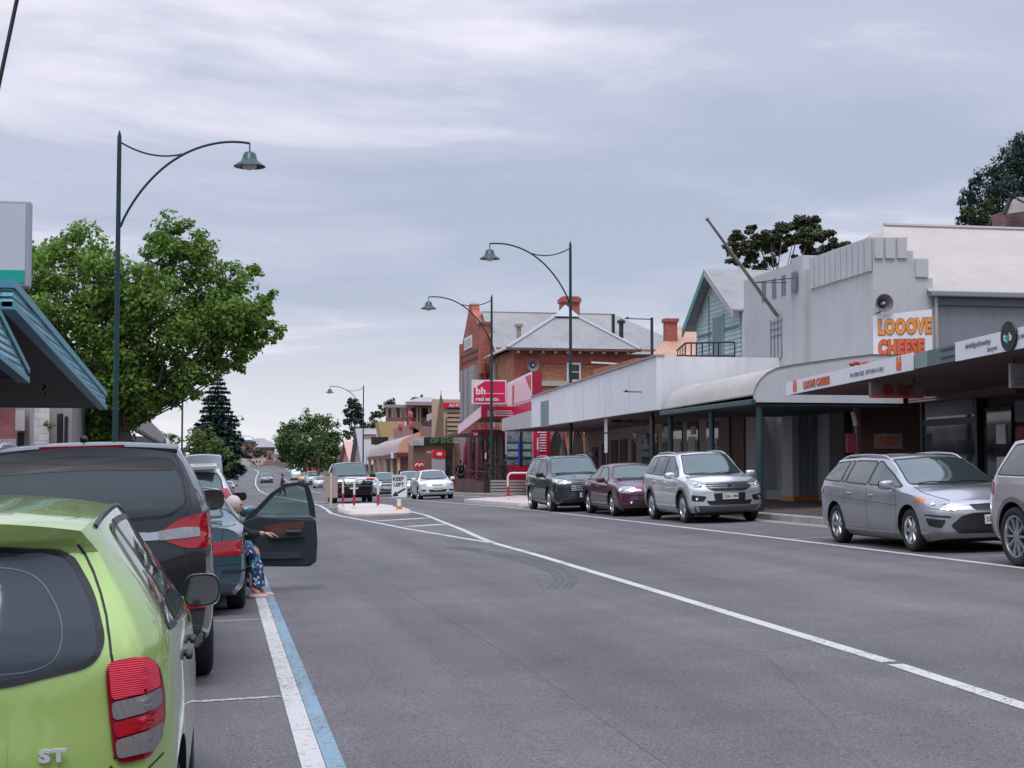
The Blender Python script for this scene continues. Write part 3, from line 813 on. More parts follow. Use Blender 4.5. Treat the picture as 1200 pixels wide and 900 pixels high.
# ---------------------------------------------------------------- dark grey seven seat SUV seen from behind
def m_suv_dark():
    C = gen(4.75, 1.92, 1.86, 2.80, .37, 1.22, 1.05, 1.15, .42, -1.3, 1.24, 'hatch', cuts=(-.15, -1.05), paintm=grey_dk, wt=.66, gc=.24, rise=.07, br=.12, taper=.90, winend=-1.95, rim='six',
            leanr=[(.24, -.05), (.5, .02), (.9, .0), (1.3, -.05), (1.76, -.22), (1.86, -.2)])
    C['panels'] += [
        ('rear_window', mat('rear_glass_dark', (.035, .05, .053), .04), 180, [(-.60, 1.27), (-.74, 1.36), (-.71, 1.55), (-.63, 1.69), (0, 1.72), (.63, 1.69), (.71, 1.55), (.74, 1.36), (.60, 1.27), (0, 1.24)], dict(round=.07, rings=9)),
        ('glass_top_band', M_black, 180, [(-.66, 1.60), (-.63, 1.695), (0, 1.72), (.63, 1.695), (.66, 1.60), (0, 1.62)], dict(off=.007, rings=4)),
        ('number_plate_recess', M_black, 180, [(-.4, .86), (.4, .86), (.4, .62), (-.4, .62)], dict(off=.004)),
        ('rear_reflector', M_redlens, 200, [(-2.2, -.60, .66), (-2.1, -.85, .68), (-2.1, -.86, .60), (-2.2, -.62, .59)], dict(off=.012, both=0)),
        ('rear_skid_panel', M_black, 180, [(-.85, .42), (.85, .42), (.85, .28), (-.85, .28)], dict(off=.008)),
        ('headlight', M_clearlens, 40, [(2.1, .45, .88), (1.85, .80, 1.0), (1.8, .84, .90), (2.1, .55, .80)], dict(both=1)),
    ]
    for s, th in ((-1, 205), (1, 155)):
        C['panels'] += [
            ('tail_light', M_redlens, th, [(-2.3, s*.54, 1.16), (-2.2, s*.66, 1.25), (-2.1, s*.84, 1.29), (-2.0, s*.91, 1.27), (-2.0, s*.92, 1.10), (-2.1, s*.86, 1.03), (-2.25, s*.70, 1.03), (-2.3, s*.54, 1.10)], dict(off=.014, round=.05, skirt=.02)),
            ('lamp_insert', M_clearlens, th, [(-2.3, s*.52, 1.165), (-2.2, s*.68, 1.185), (-2.15, s*.78, 1.18), (-2.15, s*.78, 1.115), (-2.2, s*.68, 1.105), (-2.3, s*.52, 1.095)], dict(off=.021, round=.015)),
        ]
    C['panels'] += [('chrome_strip', M_chrome, 180, [(-.53, 1.16), (.53, 1.16), (.53, 1.10), (-.53, 1.10)], dict(off=.014, round=.01, rings=7))]
    def ex(C, root, P):
        # folded spoiler with a high stop lamp
        q = MB(); vs = []; N_ = 15
        for i in range(N_):
            y = -.68+1.36*i/(N_-1); k = (y/.68)**2; x = -2.10+.04*k; z = 1.825-.035*k
            vs += [(x+.22, y, z+.01), (x-.02, y, z-.012), (x-.05, y, z-.03), (x-.04, y, z-.055), (x+.2, y, z-.07)]
        fs = []
        for i in range(N_-1):
            for j in range(5): fs.append((i*5+j, i*5+(j+1) % 5, (i+1)*5+(j+1) % 5, (i+1)*5+j))
        fs += [(0, 1, 2, 3, 4), tuple(range((N_-1)*5+4, (N_-1)*5-1, -1))]
        q.add(vs, fs); q.build('roof_spoiler', grey_dk, root, smooth=45, merge=True)
        q = MB(); q.box(-2.152, -2.13, -.3, .3, 1.782, 1.802); q.build('high_stop_lamp', M_redlens2, root)
        q = MB(); q.ell((-1.75, 0, 1.86), (.06, .03, .03), 12, 6); q.tube([(-1.75, 0, 1.86), (-1.80, 0, 2.08)], .006, 6); q.build('aerial', M_black, root, smooth=60)
        q = MB(); h1, _ = P.hit((0, -.1, 1.15), pi)
        q.tube([(-2.31, -.02, 1.28), (-2.29, -.25, 1.30), (-2.25, -.5, 1.325)], .012, 6); q.ell((-2.30, 0, 1.27), (.05, .05, .035), 10, 6); q.build('rear_wiper', M_black, root, smooth=60)
        plate_at(C, root, P, 0, .74, 0, 'S204 BRT', rear=True)
    C['extra'].append(ex)
    C['lines'] += [([(-2.2, -.67, 1.76), (-2.2, -.76, 1.5), (-2.25, -.77, 1.34), (-2.25, -.72, 1.26), (-2.3, -.72, 1.0), (-2.3, -.75, .70)], 195, .01, 0, 0),
                   ([(-2.3, -.82, .60), (-2.3, 0, .60), (-2.3, .82, .60)], 180, .01, 0, 0)]
    C['rails'] = (-1.75, .35); C['raily'] = .62; C['mirs'] = (.09, .135, .095)
    C['clad'] = None
    return C
# ---------------------------------------------------------------- teal sedan with the driver's door open
def m_sedan_teal():
    C = gen(4.78, 1.785, 1.42, 2.67, .315, .93, .76, .98, .28, -.78, .90, 'sedan', xdk=-1.42, zdk=1.0, cuts=(-.22, -1.12), paintm=teal_dk, wt=.60, gc=.18, br=.10, bf=.16, taper=.92, rim='seven', rise=.04)
    C['doorcut'] = (-.20, .78, .32, .90)
    C['panels'] += [
        ('tail_light', M_redlens, 205, [(-2.3, -.42, .80), (-2.25, -.70, .82), (-2.1, -.88, .83), (-2.1, -.88, .68), (-2.25, -.7, .66), (-2.3, -.42, .66)], dict(off=.008)),
        ('tail_light', M_redlens, 155, [(-2.3, .42, .80), (-2.25, .70, .82), (-2.1, .88, .83), (-2.1, .88, .68), (-2.25, .7, .66), (-2.3, .42, .66)], dict(off=.008)),
        ('number_plate_recess', M_black, 180, [(-.38, .78), (.38, .78), (.38, .62), (-.38, .62)], dict(off=.003)),
        ('bumper_strip', M_black, 195, [(-2.3, -.60, .50), (-2.1, -.87, .50), (-2.1, -.87, .47), (-2.3, -.60, .47)], dict(off=.006, round=.01)),
        ('headlight', M_clearlens, 40, [(2.2, .40, .72), (1.95, .80, .78), (1.9, .84, .68), (2.2, .45, .62)], dict(both=1)),
        ('grille', M_black, 0, [(-.35, .72), (.35, .72), (.3, .6), (-.3, .6)], {}),
    ]
    C['lines'] += [([(-2.2, -.66, 1.0), (-2.3, -.62, .9), (-2.3, -.60, .6), (-2.3, 0, .56)], 185, .009, 1, 0),
                   ([(-2.3, -.86, .56), (-2.35, 0, .56), (-2.3, .86, .56)], 180, .008, 0, 0)]
    C['nomir'] = -1
    def ex(C, root, P):
        # hollow of the doorway and the seat inside
        q = MB(); q.ell((-.15, -.40, .80), (.11, .25, .36), 14, 10, .7); q.ell((.15, -.40, .52), (.30, .27, .12), 14, 8, .7); q.ell((-.22, -.40, 1.15), (.06, .14, .1), 12, 8, .8)
        q.build('driver_seat', mat('grey_cloth', (.11, .10, .10), .9), root, smooth=60)
        plate_at(C, root, P, 0, .70, 0, 'VRG 409', rear=True)
        # the open door, hinged at its front edge and swung out square to the body
        hx, hy = .78, -.86
        dr = bpy.data.objects.new('door', None); COL.objects.link(dr); dr.parent = root; dr.location = (hx, hy, 0); dr['label'] = "driver's door swung wide open"
        # door local: u runs outward from the hinge (world -y), thickness along x
        def DU(u, z, t): return (t, -u*.93, z)
        outline = [(0.0, .34), (.93, .30), (1.03, .36), (1.05, .62), (1.03, .92), (.97, 1.30), (.93, 1.375), (.80, 1.40), (.62, 1.385), (.42, 1.27), (.16, 1.03), (.02, .93), (0, .9)]
        hole = [(.23, .99), (.95, .96), (.93, 1.18), (.89, 1.335), (.80, 1.355), (.64, 1.34), (.47, 1.235), (.27, 1.05)]
        low = [(0.0, .34), (.93, .30), (1.03, .36), (1.05, .62), (1.035, .90), (.96, .955), (.22, .985), (.04, .93), (0, .9)]
        q = MB(); q.prism([DU(u, z, 0) for u, z in low], (.14, 0, 0)); 
        o = q.build('outer_skin', [paint('dark_teal_paint', (.012, .035, .048), .5, .3)], dr); bevel(o, .02, 2)
        fr = [(.04, .93), (.16, 1.03), (.42, 1.27), (.62, 1.385), (.80, 1.40), (.93, 1.375), (.97, 1.30), (1.02, 1.1), (1.035, .92)]
        fi = [(.20, .985), (.27, 1.05), (.47, 1.235), (.64, 1.34), (.80, 1.355), (.88, 1.335), (.90, 1.29), (.935, 1.1), (.955, .96)]
        q = MB()
        for i in range(len(fr)-1):
            A = [DU(*fr[i], .03), DU(*fr[i+1], .03), DU(*fi[i+1], .03), DU(*fi[i], .03)]; q.hexa([(p[0]+.07, p[1], p[2]) for p in A], A)
        q.build('window_frame', mat('dark_blue_frame', (.008, .02, .032), .35), dr, merge=True)
        q = MB(); q.prism([DU(u, z, .06) for u, z in fi], (.006, 0, 0)); q.build('window_pane', mat_glass('door_pane', (.72, .84, .81), .16), dr)
        trim = [(.01, .355), (.91, .32), (.985, .375), (1.0, .62), (.985, .91), (.22, .975), (.02, .92)]
        q = MB(); q.prism([DU(u, z, -.035) for u, z in trim], (.036, 0, 0)); t_ = q.build('inner_trim', mat('navy_trim', (.012, .02, .03), .55, var=.15), dr); bevel(t_, .012, 2)
        q = MB(); q.prism([DU(u, z, -.05) for u, z in roundc([(.30, .86), (.88, .90), (.86, .80), (.62, .70), (.34, .78)], .05)], (.018, 0, 0)); q.build('trim_insert', mat('brown_wood_trim', (.10, .035, .025), .35, var=.3, vscale=12), dr)
        q = MB(); q.prism([DU(u, z, -.09) for u, z in roundc([(.34, .735), (.86, .735), (.86, .69), (.40, .685)], .03)], (.055, 0, 0)); q.ell(DU(.72, .76, -.09), (.03, .12, .03), 10, 6, .7); q.build('armrest', mat('navy_trim', (.02, .03, .04)), dr, smooth=50)
        q = MB(); q.prism([DU(u, z, -.07) for u, z in roundc([(.12, .52), (.84, .50), (.84, .42), (.14, .43)], .04)], (.035, 0, 0)); q.build('door_pocket', mat('navy_pocket', (.02, .032, .045), .6), dr)
        q = MB(); q.ell(DU(.14, .70, -.035), (.012, .07, .07), 14, 8); q.build('loudspeaker', M_black, dr, smooth=60)
        q = MB(); q.prism([DU(u, z, -.01) for u, z in [(.04, .93), (.20, .985), (.27, 1.06), (.16, 1.02)]], (.06, 0, 0)); q.build('mirror_base', M_black, dr)
        q = MB(); q.ell(DU(.10, 1.04, .22), (.115, .11, .075), 18, 10, .6); q.box(.05, .2, -.14, -.06, .96, 1.0); mo = q.build('mirror', teal_dk, dr, smooth=60)
        q = MB(); q.prism([DU(u, z, .10) for u, z in roundc([(.02, .98), (.19, .98), (.19, 1.1), (.02, 1.1)], .03)], (-.008, 0, 0))
    C['extra'].append(ex)
    return C
# ---------------------------------------------------------------- compact SUV, silver (bright grille bars)
def m_suv_silver():
    C = gen(4.53, 1.82, 1.67, 2.62, .36, 1.08, .93, 1.16, .26, -1.2, 1.03, 'hatch', cuts=(-.12, -1.02, ), paintm=silver_p, wt=.62, gc=.22, rise=.10, br=.12, bf=.22, taper=.87, winend=-1.78, rim='five', hoodw=.80, xf=1.36, arch=.045)
    C['clad'] = mat('grey_cladding', (.10, .10, .11), .55)
    C['wz'] = 1.10; C['extra'] += [wipers]
    h = .91
    C['panels'] += [
        ('grille', M_black, 0, [(-.60, .93), (.60, .93), (.52, .80), (.36, .735), (-.36, .735), (-.52, .80)], dict(round=.04, off=.006)),
        ('headlight', M_clearlens, 35, [(2.1, .52, .925), (1.9, .72, .98), (1.65, .88, 1.03), (1.68, .89, .95), (1.95, .74, .83), (2.1, .56, .81)], dict(both=1, off=.008, round=.03)),
        ('plate_panel', M_black, 0, [(-.38, .69), (.38, .69), (.36, .52), (-.36, .52)], dict(off=.006)),
        ('lower_intake', M_black, 0, [(-.55, .52), (.55, .52), (.48, .42), (-.48, .42)], dict(off=.006)),
        ('front_valance', mat('grey_cladding', (.1, .1, .11)), 0, [(-.80, .41), (.80, .41), (.76, .27), (-.76, .27)], dict(off=.010, rings=7)),
        ('fog_lamp_recess', M_black, 25, [(2.1, .50, .62), (1.95, .82, .66), (1.95, .82, .52), (2.1, .58, .50)], dict(both=1, off=.006)),
        ('tail_light', M_redlens, 160, [(-2.1, .68, 1.05), (-1.9, .86, 1.05), (-1.95, .86, .85), (-2.1, .72, .85)], dict(both=1, off=.01)),
    ]
    C['extra'] += [grille_bars(-.56, .56, (.91, .862, .812), M_chrome, .0075), lamp_bulbs([(35, 1.9, .70, .90), (35, 2.0, .60, .88)], .045), lamp_bulbs([(25, 2.0, .70, .58)], .035)]
    def ex(C, root, P):
        C['_P'] = P; logo('H', 0, 0, .865, .085, C, root)
        plate_at(C, root, P, 0, .615, 0, 'S286 CMR')
    C['extra'].append(ex)
    C['rails'] = (-1.5, .25); C['raily'] = .60; C['railmat'] = M_alloy
    C['lines'].append(([(2.0, -.62, .70), (2.1, 0, .715), (2.0, .62, .70)], 0, .006, 0, 0))
    return C
# ---------------------------------------------------------------- maroon sedan
def m_sedan_maroon():
    C = gen(4.75, 1.82, 1.43, 2.70, .315, .95, .80, 1.05, .28, -.75, .90, 'sedan', xdk=-1.45, zdk=1.02, cuts=(-.15, -1.0), paintm=purple_p, wt=.595, gc=.17, br=.12, bf=.20, taper=.88, rim='seven', rise=.05)
    C['wz'] = .97; C['extra'] += [wipers]
    C['panels'] += [
        ('headlight', M_clearlens, 28, [(2.2, .36, .70), (2.15, .40, .76), (2.05, .56, .80), (1.95, .72, .79), (1.9, .82, .70), (2.0, .78, .64), (2.15, .50, .62)], dict(both=1, off=.012, round=.05)),
        ('grille', M_black, 0, [(-.28, .72), (.28, .72), (.24, .58), (-.24, .58)], dict(round=.05)),
        ('lower_intake', M_black, 0, [(-.62, .45), (.62, .45), (.56, .34), (-.56, .34)], dict(off=.005)),
        ('tail_light', M_redlens, 150, [(-2.2, .55, .85), (-2.0, .84, .86), (-2.0, .84, .70), (-2.2, .6, .68)], dict(both=1)),
    ]
    C['trims'] = [([(2.2, -.8, .56), (2.3, 0, .56), (2.2, .8, .56)], 0, .025, M_black, 0), ([(1.0, .52), (-.9, .52)], 90, .05, paint('maroon_strip', (.05, .01, .03), .3, .4), 1)]
    C['extra'] += [lamp_bulbs([(28, 2.05, .58, .71), (28, 1.98, .70, .71)], .055), lamp_bulbs([(20, 2.1, .50, .40)], .04)]
    def ex(C, root, P):
        plate_at(C, root, P, 0, .50, 0, 'WKD 583')
    C['extra'].append(ex)
    return C
# ---------------------------------------------------------------- dark green-grey seven seat SUV
def m_suv_darkgreen():
    C = gen(4.87, 1.90, 1.70, 2.84, .355, 1.10, .98, 1.15, .40, -1.2, 1.04, 'hatch', cuts=(-.15, -1.1), paintm=dkgreen_p, wt=.64, gc=.22, rise=.08, br=.12, bf=.18, taper=.89, winend=-1.98, rim='seven')
    C['wz'] = 1.12; C['extra'] += [wipers]
    C['panels'] += [
        ('headlight', M_clearlens, 28, [(2.2, .45, .92), (2.0, .70, .98), (1.85, .86, 1.0), (1.9, .86, .90), (2.1, .68, .83), (2.2, .50, .82)], dict(both=1, off=.010, round=.03)),
        ('upper_grille', M_black, 0, [(-.42, .92), (.42, .92), (.40, .84), (-.40, .84)], {}),
        ('grille', M_black, 0, [(-.40, .80), (.40, .80), (.52, .58), (-.52, .58)], dict(off=.005)),
        ('lower_intake', M_black, 22, [(2.2, .56, .56), (2.0, .84, .60), (2.0, .84, .42), (2.2, .6, .40)], dict(both=1, off=.005)),
        ('tail_light', M_redlens, 150, [(-2.3, .62, 1.1), (-2.1, .86, 1.1), (-2.1, .88, .85), (-2.3, .65, .85)], dict(both=1)),
    ]
    C['extra'] += [grille_bars(-.38, .38, (.88,), M_chrome, .012), grille_bars(-.42, .42, (.76, .70, .64), M_chrome, .012), lamp_bulbs([(28, 2.1, .56, .89), (28, 2.0, .70, .91)], .045)]
    def ex(C, root, P): C['_P'] = P; logo('o', 0, 0, .88, .07, C, root); plate_at(C, root, P, 0, .50, 0, 'S437 AVD')
    C['extra'].append(ex)
    C['rails'] = (-1.7, .25); C['raily'] = .62; C['mirmat'] = M_black
    return C
# ---------------------------------------------------------------- mid grey station wagon
def m_wagon():
    C = gen(4.83, 1.88, 1.50, 2.85, .33, .98, .78, 1.22, .12, -1.2, .94, 'hatch', cuts=(-.10, -.98, -1.18), paintm=grey_p, wt=.615, gc=.17, rise=.11, br=.12, bf=.22, taper=.87, winend=-1.98, rim='six', hoodw=.79, xf=1.42, rr=.215,
            leanr=[(.18, -.05), (.4, 0), (.85, -.03), (1.0, -.12), (1.45, -.55), (1.5, -.55)])
    C['wz'] = 1.0; C['extra'] += [wipers]
    C['panels'] += [
        ('headlight', M_clearlens, 38, [(2.2, .42, .66), (2.1, .58, .76), (1.85, .78, .83), (1.62, .90, .87), (1.62, .91, .80), (1.9, .78, .68), (2.15, .50, .63)], dict(both=1, off=.010, round=.02)),
        ('indicator', M_orangelens, 50, [(1.85, .82, .80), (1.66, .91, .84), (1.66, .91, .79), (1.85, .82, .74)], dict(both=1, off=.016, round=.01)),
        ('grille', M_black, 0, [(-.36, .72), (.36, .72), (.30, .64), (-.30, .64)], dict(off=.006)),
        ('lower_grille', M_black, 0, [(-.50, .56), (-.34, .60), (.34, .60), (.50, .56), (.66, .42), (.56, .30), (-.56, .30), (-.66, .42)], dict(off=.005, round=.04)),
        ('fog_recess', M_black, 32, [(2.1, .62, .50), (1.9, .86, .53), (1.95, .84, .42), (2.1, .70, .38)], dict(both=1, off=.006, round=.03)),
        ('fog_slot', M_black, 32, [(2.15, .56, .555), (1.9, .88, .59), (1.9, .88, .57), (2.15, .58, .53)], dict(both=1, off=.006, round=.01)),
        ('tail_light', M_redlens, 130, [(-2.3, .65, .98), (-2.0, .88, .98), (-1.95, .90, .92), (-2.0, .90, .84), (-2.3, .70, .84)], dict(both=1, off=.012)),
    ]
    C['extra'] += [grille_bars(-.36, .36, (.725,), M_chrome, .013), lamp_bulbs([(38, 2.05, .58, .70), (38, 1.92, .70, .73)], .04)]
    C['rails'] = (-1.75, .25); C['raily'] = .60; C['railmat'] = M_alloy
    def ex(C, root, P): C['_P'] = P; logo('o', 0, 0, .765, .06, C, root); plate_at(C, root, P, 0, .50, 0, 'S519 BCA')
    C['extra'].append(ex)
    C['lines'].append(([(1.1, .70), (.2, .735), (-1.0, .78), (-1.9, .83)], 90, .006, 1, 0))
    C['lines'].append(([(2.1, -.74, .64), (2.2, 0, .62), (2.1, .74, .64)], 0, .006, 0, 0))
    return C
# ---------------------------------------------------------------- large pale grey SUV (its rear corner only)
def m_suv_pale():
    C = gen(4.80, 1.94, 1.72, 2.90, .39, 1.14, 1.0, 1.15, .38, -1.3, 1.10, 'hatch', cuts=(-.15, -1.08), paintm=champ_p, wt=.64, gc=.24, rise=.06, br=.14, bf=.2, taper=.87, winend=-1.88, rim='ten', rr=.275, tw=.26,
            leanr=[(.24, -.06), (.45, 0), (.85, -.02), (1.1, -.10), (1.62, -.50), (1.72, -.5)])
    C['clad'] = paint('pale_arch_paint', (.25, .24, .25), .7, .35)
    C['panels'] += [('tail_light', M_redlens, 140, [(-2.3, .72, 1.12), (-2.0, .92, 1.12), (-2.0, .93, .93), (-2.3, .76, .93)], dict(both=1, off=.012)),
                    ('headlight', M_clearlens, 40, [(2.1, .45, .88), (1.85, .80, 1.0), (1.8, .84, .90), (2.1, .55, .80)], dict(both=1)),
                    ('fuel_flap', champ_p, 90, [(-1.62, .98), (-1.42, .98), (-1.42, .82), (-1.62, .82)], dict(off=.002, round=.03)),
                    ('grille', M_black, 0, [(-.5, .9), (.5, .9), (.45, .7), (-.45, .7)], {})]
    C['trims'] = [([(.95, 1.125), (0, 1.135), (-1.0, 1.155), (-1.85, 1.17)], 90, .02, M_chrome, 1)]
    C['rails'] = (-1.6, .3); C['raily'] = .64
    return C
# ---------------------------------------------------------------- four wheel drive with bull bar
def m_fourwd():
    C = gen(4.75, 1.88, 1.88, 2.79, .39, 1.20, 1.10, 1.15, .62, -1.3, 1.14, 'hatch', cuts=(-.05, -1.0), paintm=charcoal_p, wt=.67, gc=.30, rise=.03, br=.10, bf=.14, taper=.92, winend=-2.05, rim='six', hoodw=.82)
    C['wz'] = 1.22; C['extra'] += [wipers]
    C['panels'] += [('headlight', M_clearlens, 20, [(2.2, .48, 1.05), (2.0, .82, 1.06), (2.0, .84, .90), (2.2, .50, .88)], dict(both=1, off=.01)),
                    ('grille', M_chrome, 0, [(-.44, 1.05), (.44, 1.05), (.40, .86), (-.40, .86)], dict(off=.006)),
                    ('lower_intake', M_black, 0, [(-.82, .62), (.82, .62), (.76, .42), (-.76, .42)], dict(off=.006))]
    C['extra'] += [grille_bars(-.38, .38, (.99, .93), M_black, .014)]
    def ex(C, root, P):
        q = MB()
        q.tube([(2.36, -.78, .70), (2.50, -.60, .72), (2.52, 0, .72), (2.50, .60, .72), (2.36, .78, .70)], .06, 8)
        q.tube([(2.50, -.42, .66), (2.50, -.42, 1.02), (2.50, -.36, 1.12), (2.50, 0, 1.14), (2.50, .36, 1.12), (2.50, .42, 1.02), (2.50, .42, .66)], .028, 8)
        q.tube([(2.50, -.42, .95), (2.46, -.75, .95), (2.30, -.90, .86)], .024, 8); q.tube([(2.50, .42, .95), (2.46, .75, .95), (2.30, .90, .86)], .024, 8)
        q.build('bull_bar', M_black, root, smooth=60)
        for s in (1, -1):
            q = MB(); q.lathe([(.001, -.06), (.06, -.05), (.1, 0), (.105, .02), (.095, .03), (.001, .035)], 20, (2.52, s*.26, .93), axis='x'); q.build('driving_light', [mat('spot_lens', (.75, .72, .6), .1, coat=1)], root, smooth=50)
        q = MB(); q.box(2.55, 2.565, -.19, .19, .62, .74); q.build('number_plate', M_plate, root)
        q = MB(); q.tube([(1.2, .70, 1.15), (1.35, .72, 2.3)], .008, 5); q.build('aerial', M_black, root)
    C['extra'].append(ex); C['mirmat'] = M_black; C['mirs'] = (.09, .125, .10)
    return C
# ---------------------------------------------------------------- cars seen small
def m_compact(pm, plate, H=1.40, hl='w'):
    C = gen(4.35, 1.69, H, 2.5, .30, .92, .76, .98, .30, -.72, .88, 'sedan', xdk=-1.35, zdk=.98, cuts=(-.15, -.95), paintm=pm, wt=.59, gc=.17, br=.10, bf=.18, taper=.89, rim='six')
    C['wz'] = .94; C['extra'] += [wipers]
    C['panels'] += [('headlight', M_clearlens, 22, [(2.1, .38, .72), (1.95, .70, .74), (1.85, .80, .72), (1.9, .78, .63), (2.1, .42, .62)], dict(both=1, off=.01)),
                    ('grille', M_black, 0, [(-.26, .68), (.26, .68), (.24, .63), (-.24, .63)], dict(round=.02)),
                    ('lower_intake', M_black, 0, [(-.45, .46), (.45, .46), (.38, .34), (-.38, .34)], {}),
                    ('fog_recess', M_black, 15, [(2.1, .54, .46), (2.0, .74, .46), (2.0, .74, .38), (2.1, .54, .38)], dict(both=1)),
                    ('tail_light', M_redlens, 155, [(-2.1, .5, .85), (-1.9, .8, .86), (-1.9, .8, .7), (-2.1, .5, .68)], dict(both=1))]
    def ex(C, root, P): plate_at(C, root, P, 0, .50, 0, plate)
    C['extra'].append(ex)
    return C
def m_whitesuv():
    C = gen(4.6, 1.82, 1.70, 2.66, .34, 1.10, .95, 1.1, .36, -1.2, 1.04, 'hatch', cuts=(-.12, -1.0), paintm=white_p, wt=.63, gc=.22, rise=.08, br=.12, taper=.90, winend=-1.85, rim='five')
    C['panels'] += [('rear_window', M_glass, 180, [(-.62, 1.10), (-.70, 1.2), (-.66, 1.45), (-.60, 1.54), (0, 1.57), (.60, 1.54), (.66, 1.45), (.70, 1.2), (.62, 1.10), (0, 1.08)], dict(round=.05, rings=8)),
                    ('tail_light', M_redlens, 205, [(-2.2, -.68, 1.30), (-2.1, -.80, 1.30), (-2.05, -.88, 1.05), (-2.1, -.86, .88), (-2.2, -.68, .92)], dict(off=.012)),
                    ('tail_light', M_redlens, 155, [(-2.2, .68, 1.30), (-2.1, .80, 1.30), (-2.05, .88, 1.05), (-2.1, .86, .88), (-2.2, .68, .92)], dict(off=.012)),
                    ('lower_bumper', M_black, 180, [(-.8, .5), (.8, .5), (.8, .3), (-.8, .3)], dict(off=.008)),
                    ('headlight', M_clearlens, 30, [(2.1, .42, .85), (1.85, .78, .92), (1.8, .82, .83), (2.1, .5, .76)], dict(both=1)),
                    ('grille', M_black, 0, [(-.4, .82), (.4, .82), (.36, .68), (-.36, .68)], {}),
                    ('lower_intake', M_black, 0, [(-.6, .55), (.6, .55), (.55, .36), (-.55, .36)], {})]
    def ex(C, root, P):
        q = MB(); q.prism([(-2.12, -.6, 1.66), (-1.8, -.6, 1.70), (-1.8, -.6, 1.62), (-2.10, -.6, 1.60)], (0, 1.2, 0)); o = q.build('roof_spoiler', white_p, root); bevel(o, .01)
        q = MB(); q.prism([(-1.7, -.01, 1.66), (-1.85, -.01, 1.76), (-1.95, -.01, 1.70)], (0, .02, 0)); q.build('aerial', white_p, root)
        plate_at(C, root, P, 0, .74, 0, 'S730 ATN', rear=True)
    C['extra'].append(ex); C['rails'] = (-1.5, .2); C['raily'] = .6
    C['wz'] = 1.12
    return C
def m_van():
    C = gen(5.0, 1.78, 2.36, 3.0, .34, 1.28, 1.05, 1.95, 1.35, -1.2, 1.20, 'hatch', cuts=(.7, -.6), paintm=silver_b, wt=.74, gc=.22, rise=.0, br=.05, bf=.12, taper=.95, winend=-2.05, rim='six', xf=1.75,
            leanr=[(.24, -.03), (.5, 0), (1.2, -.02), (2.36, -.12)])
    C['panels'] += [('rear_window', M_glass, 180, [(-.62, 1.25), (.62, 1.25), (.56, 1.85), (-.56, 1.85)], dict(round=.08, rings=7)),
                    ('tail_light', M_redlens, 200, [(-2.4, -.70, 1.15), (-2.3, -.84, 1.15), (-2.3, -.84, .78), (-2.4, -.72, .78)], dict(off=.012)),
                    ('tail_light', M_redlens, 160, [(-2.4, .70, 1.15), (-2.3, .84, 1.15), (-2.3, .84, .78), (-2.4, .72, .78)], dict(off=.012)),
                    ('headlight', M_clearlens, 30, [(2.3, .5, .95), (2.1, .8, .98), (2.1, .8, .8), (2.3, .5, .8)], dict(both=1))]
    return C
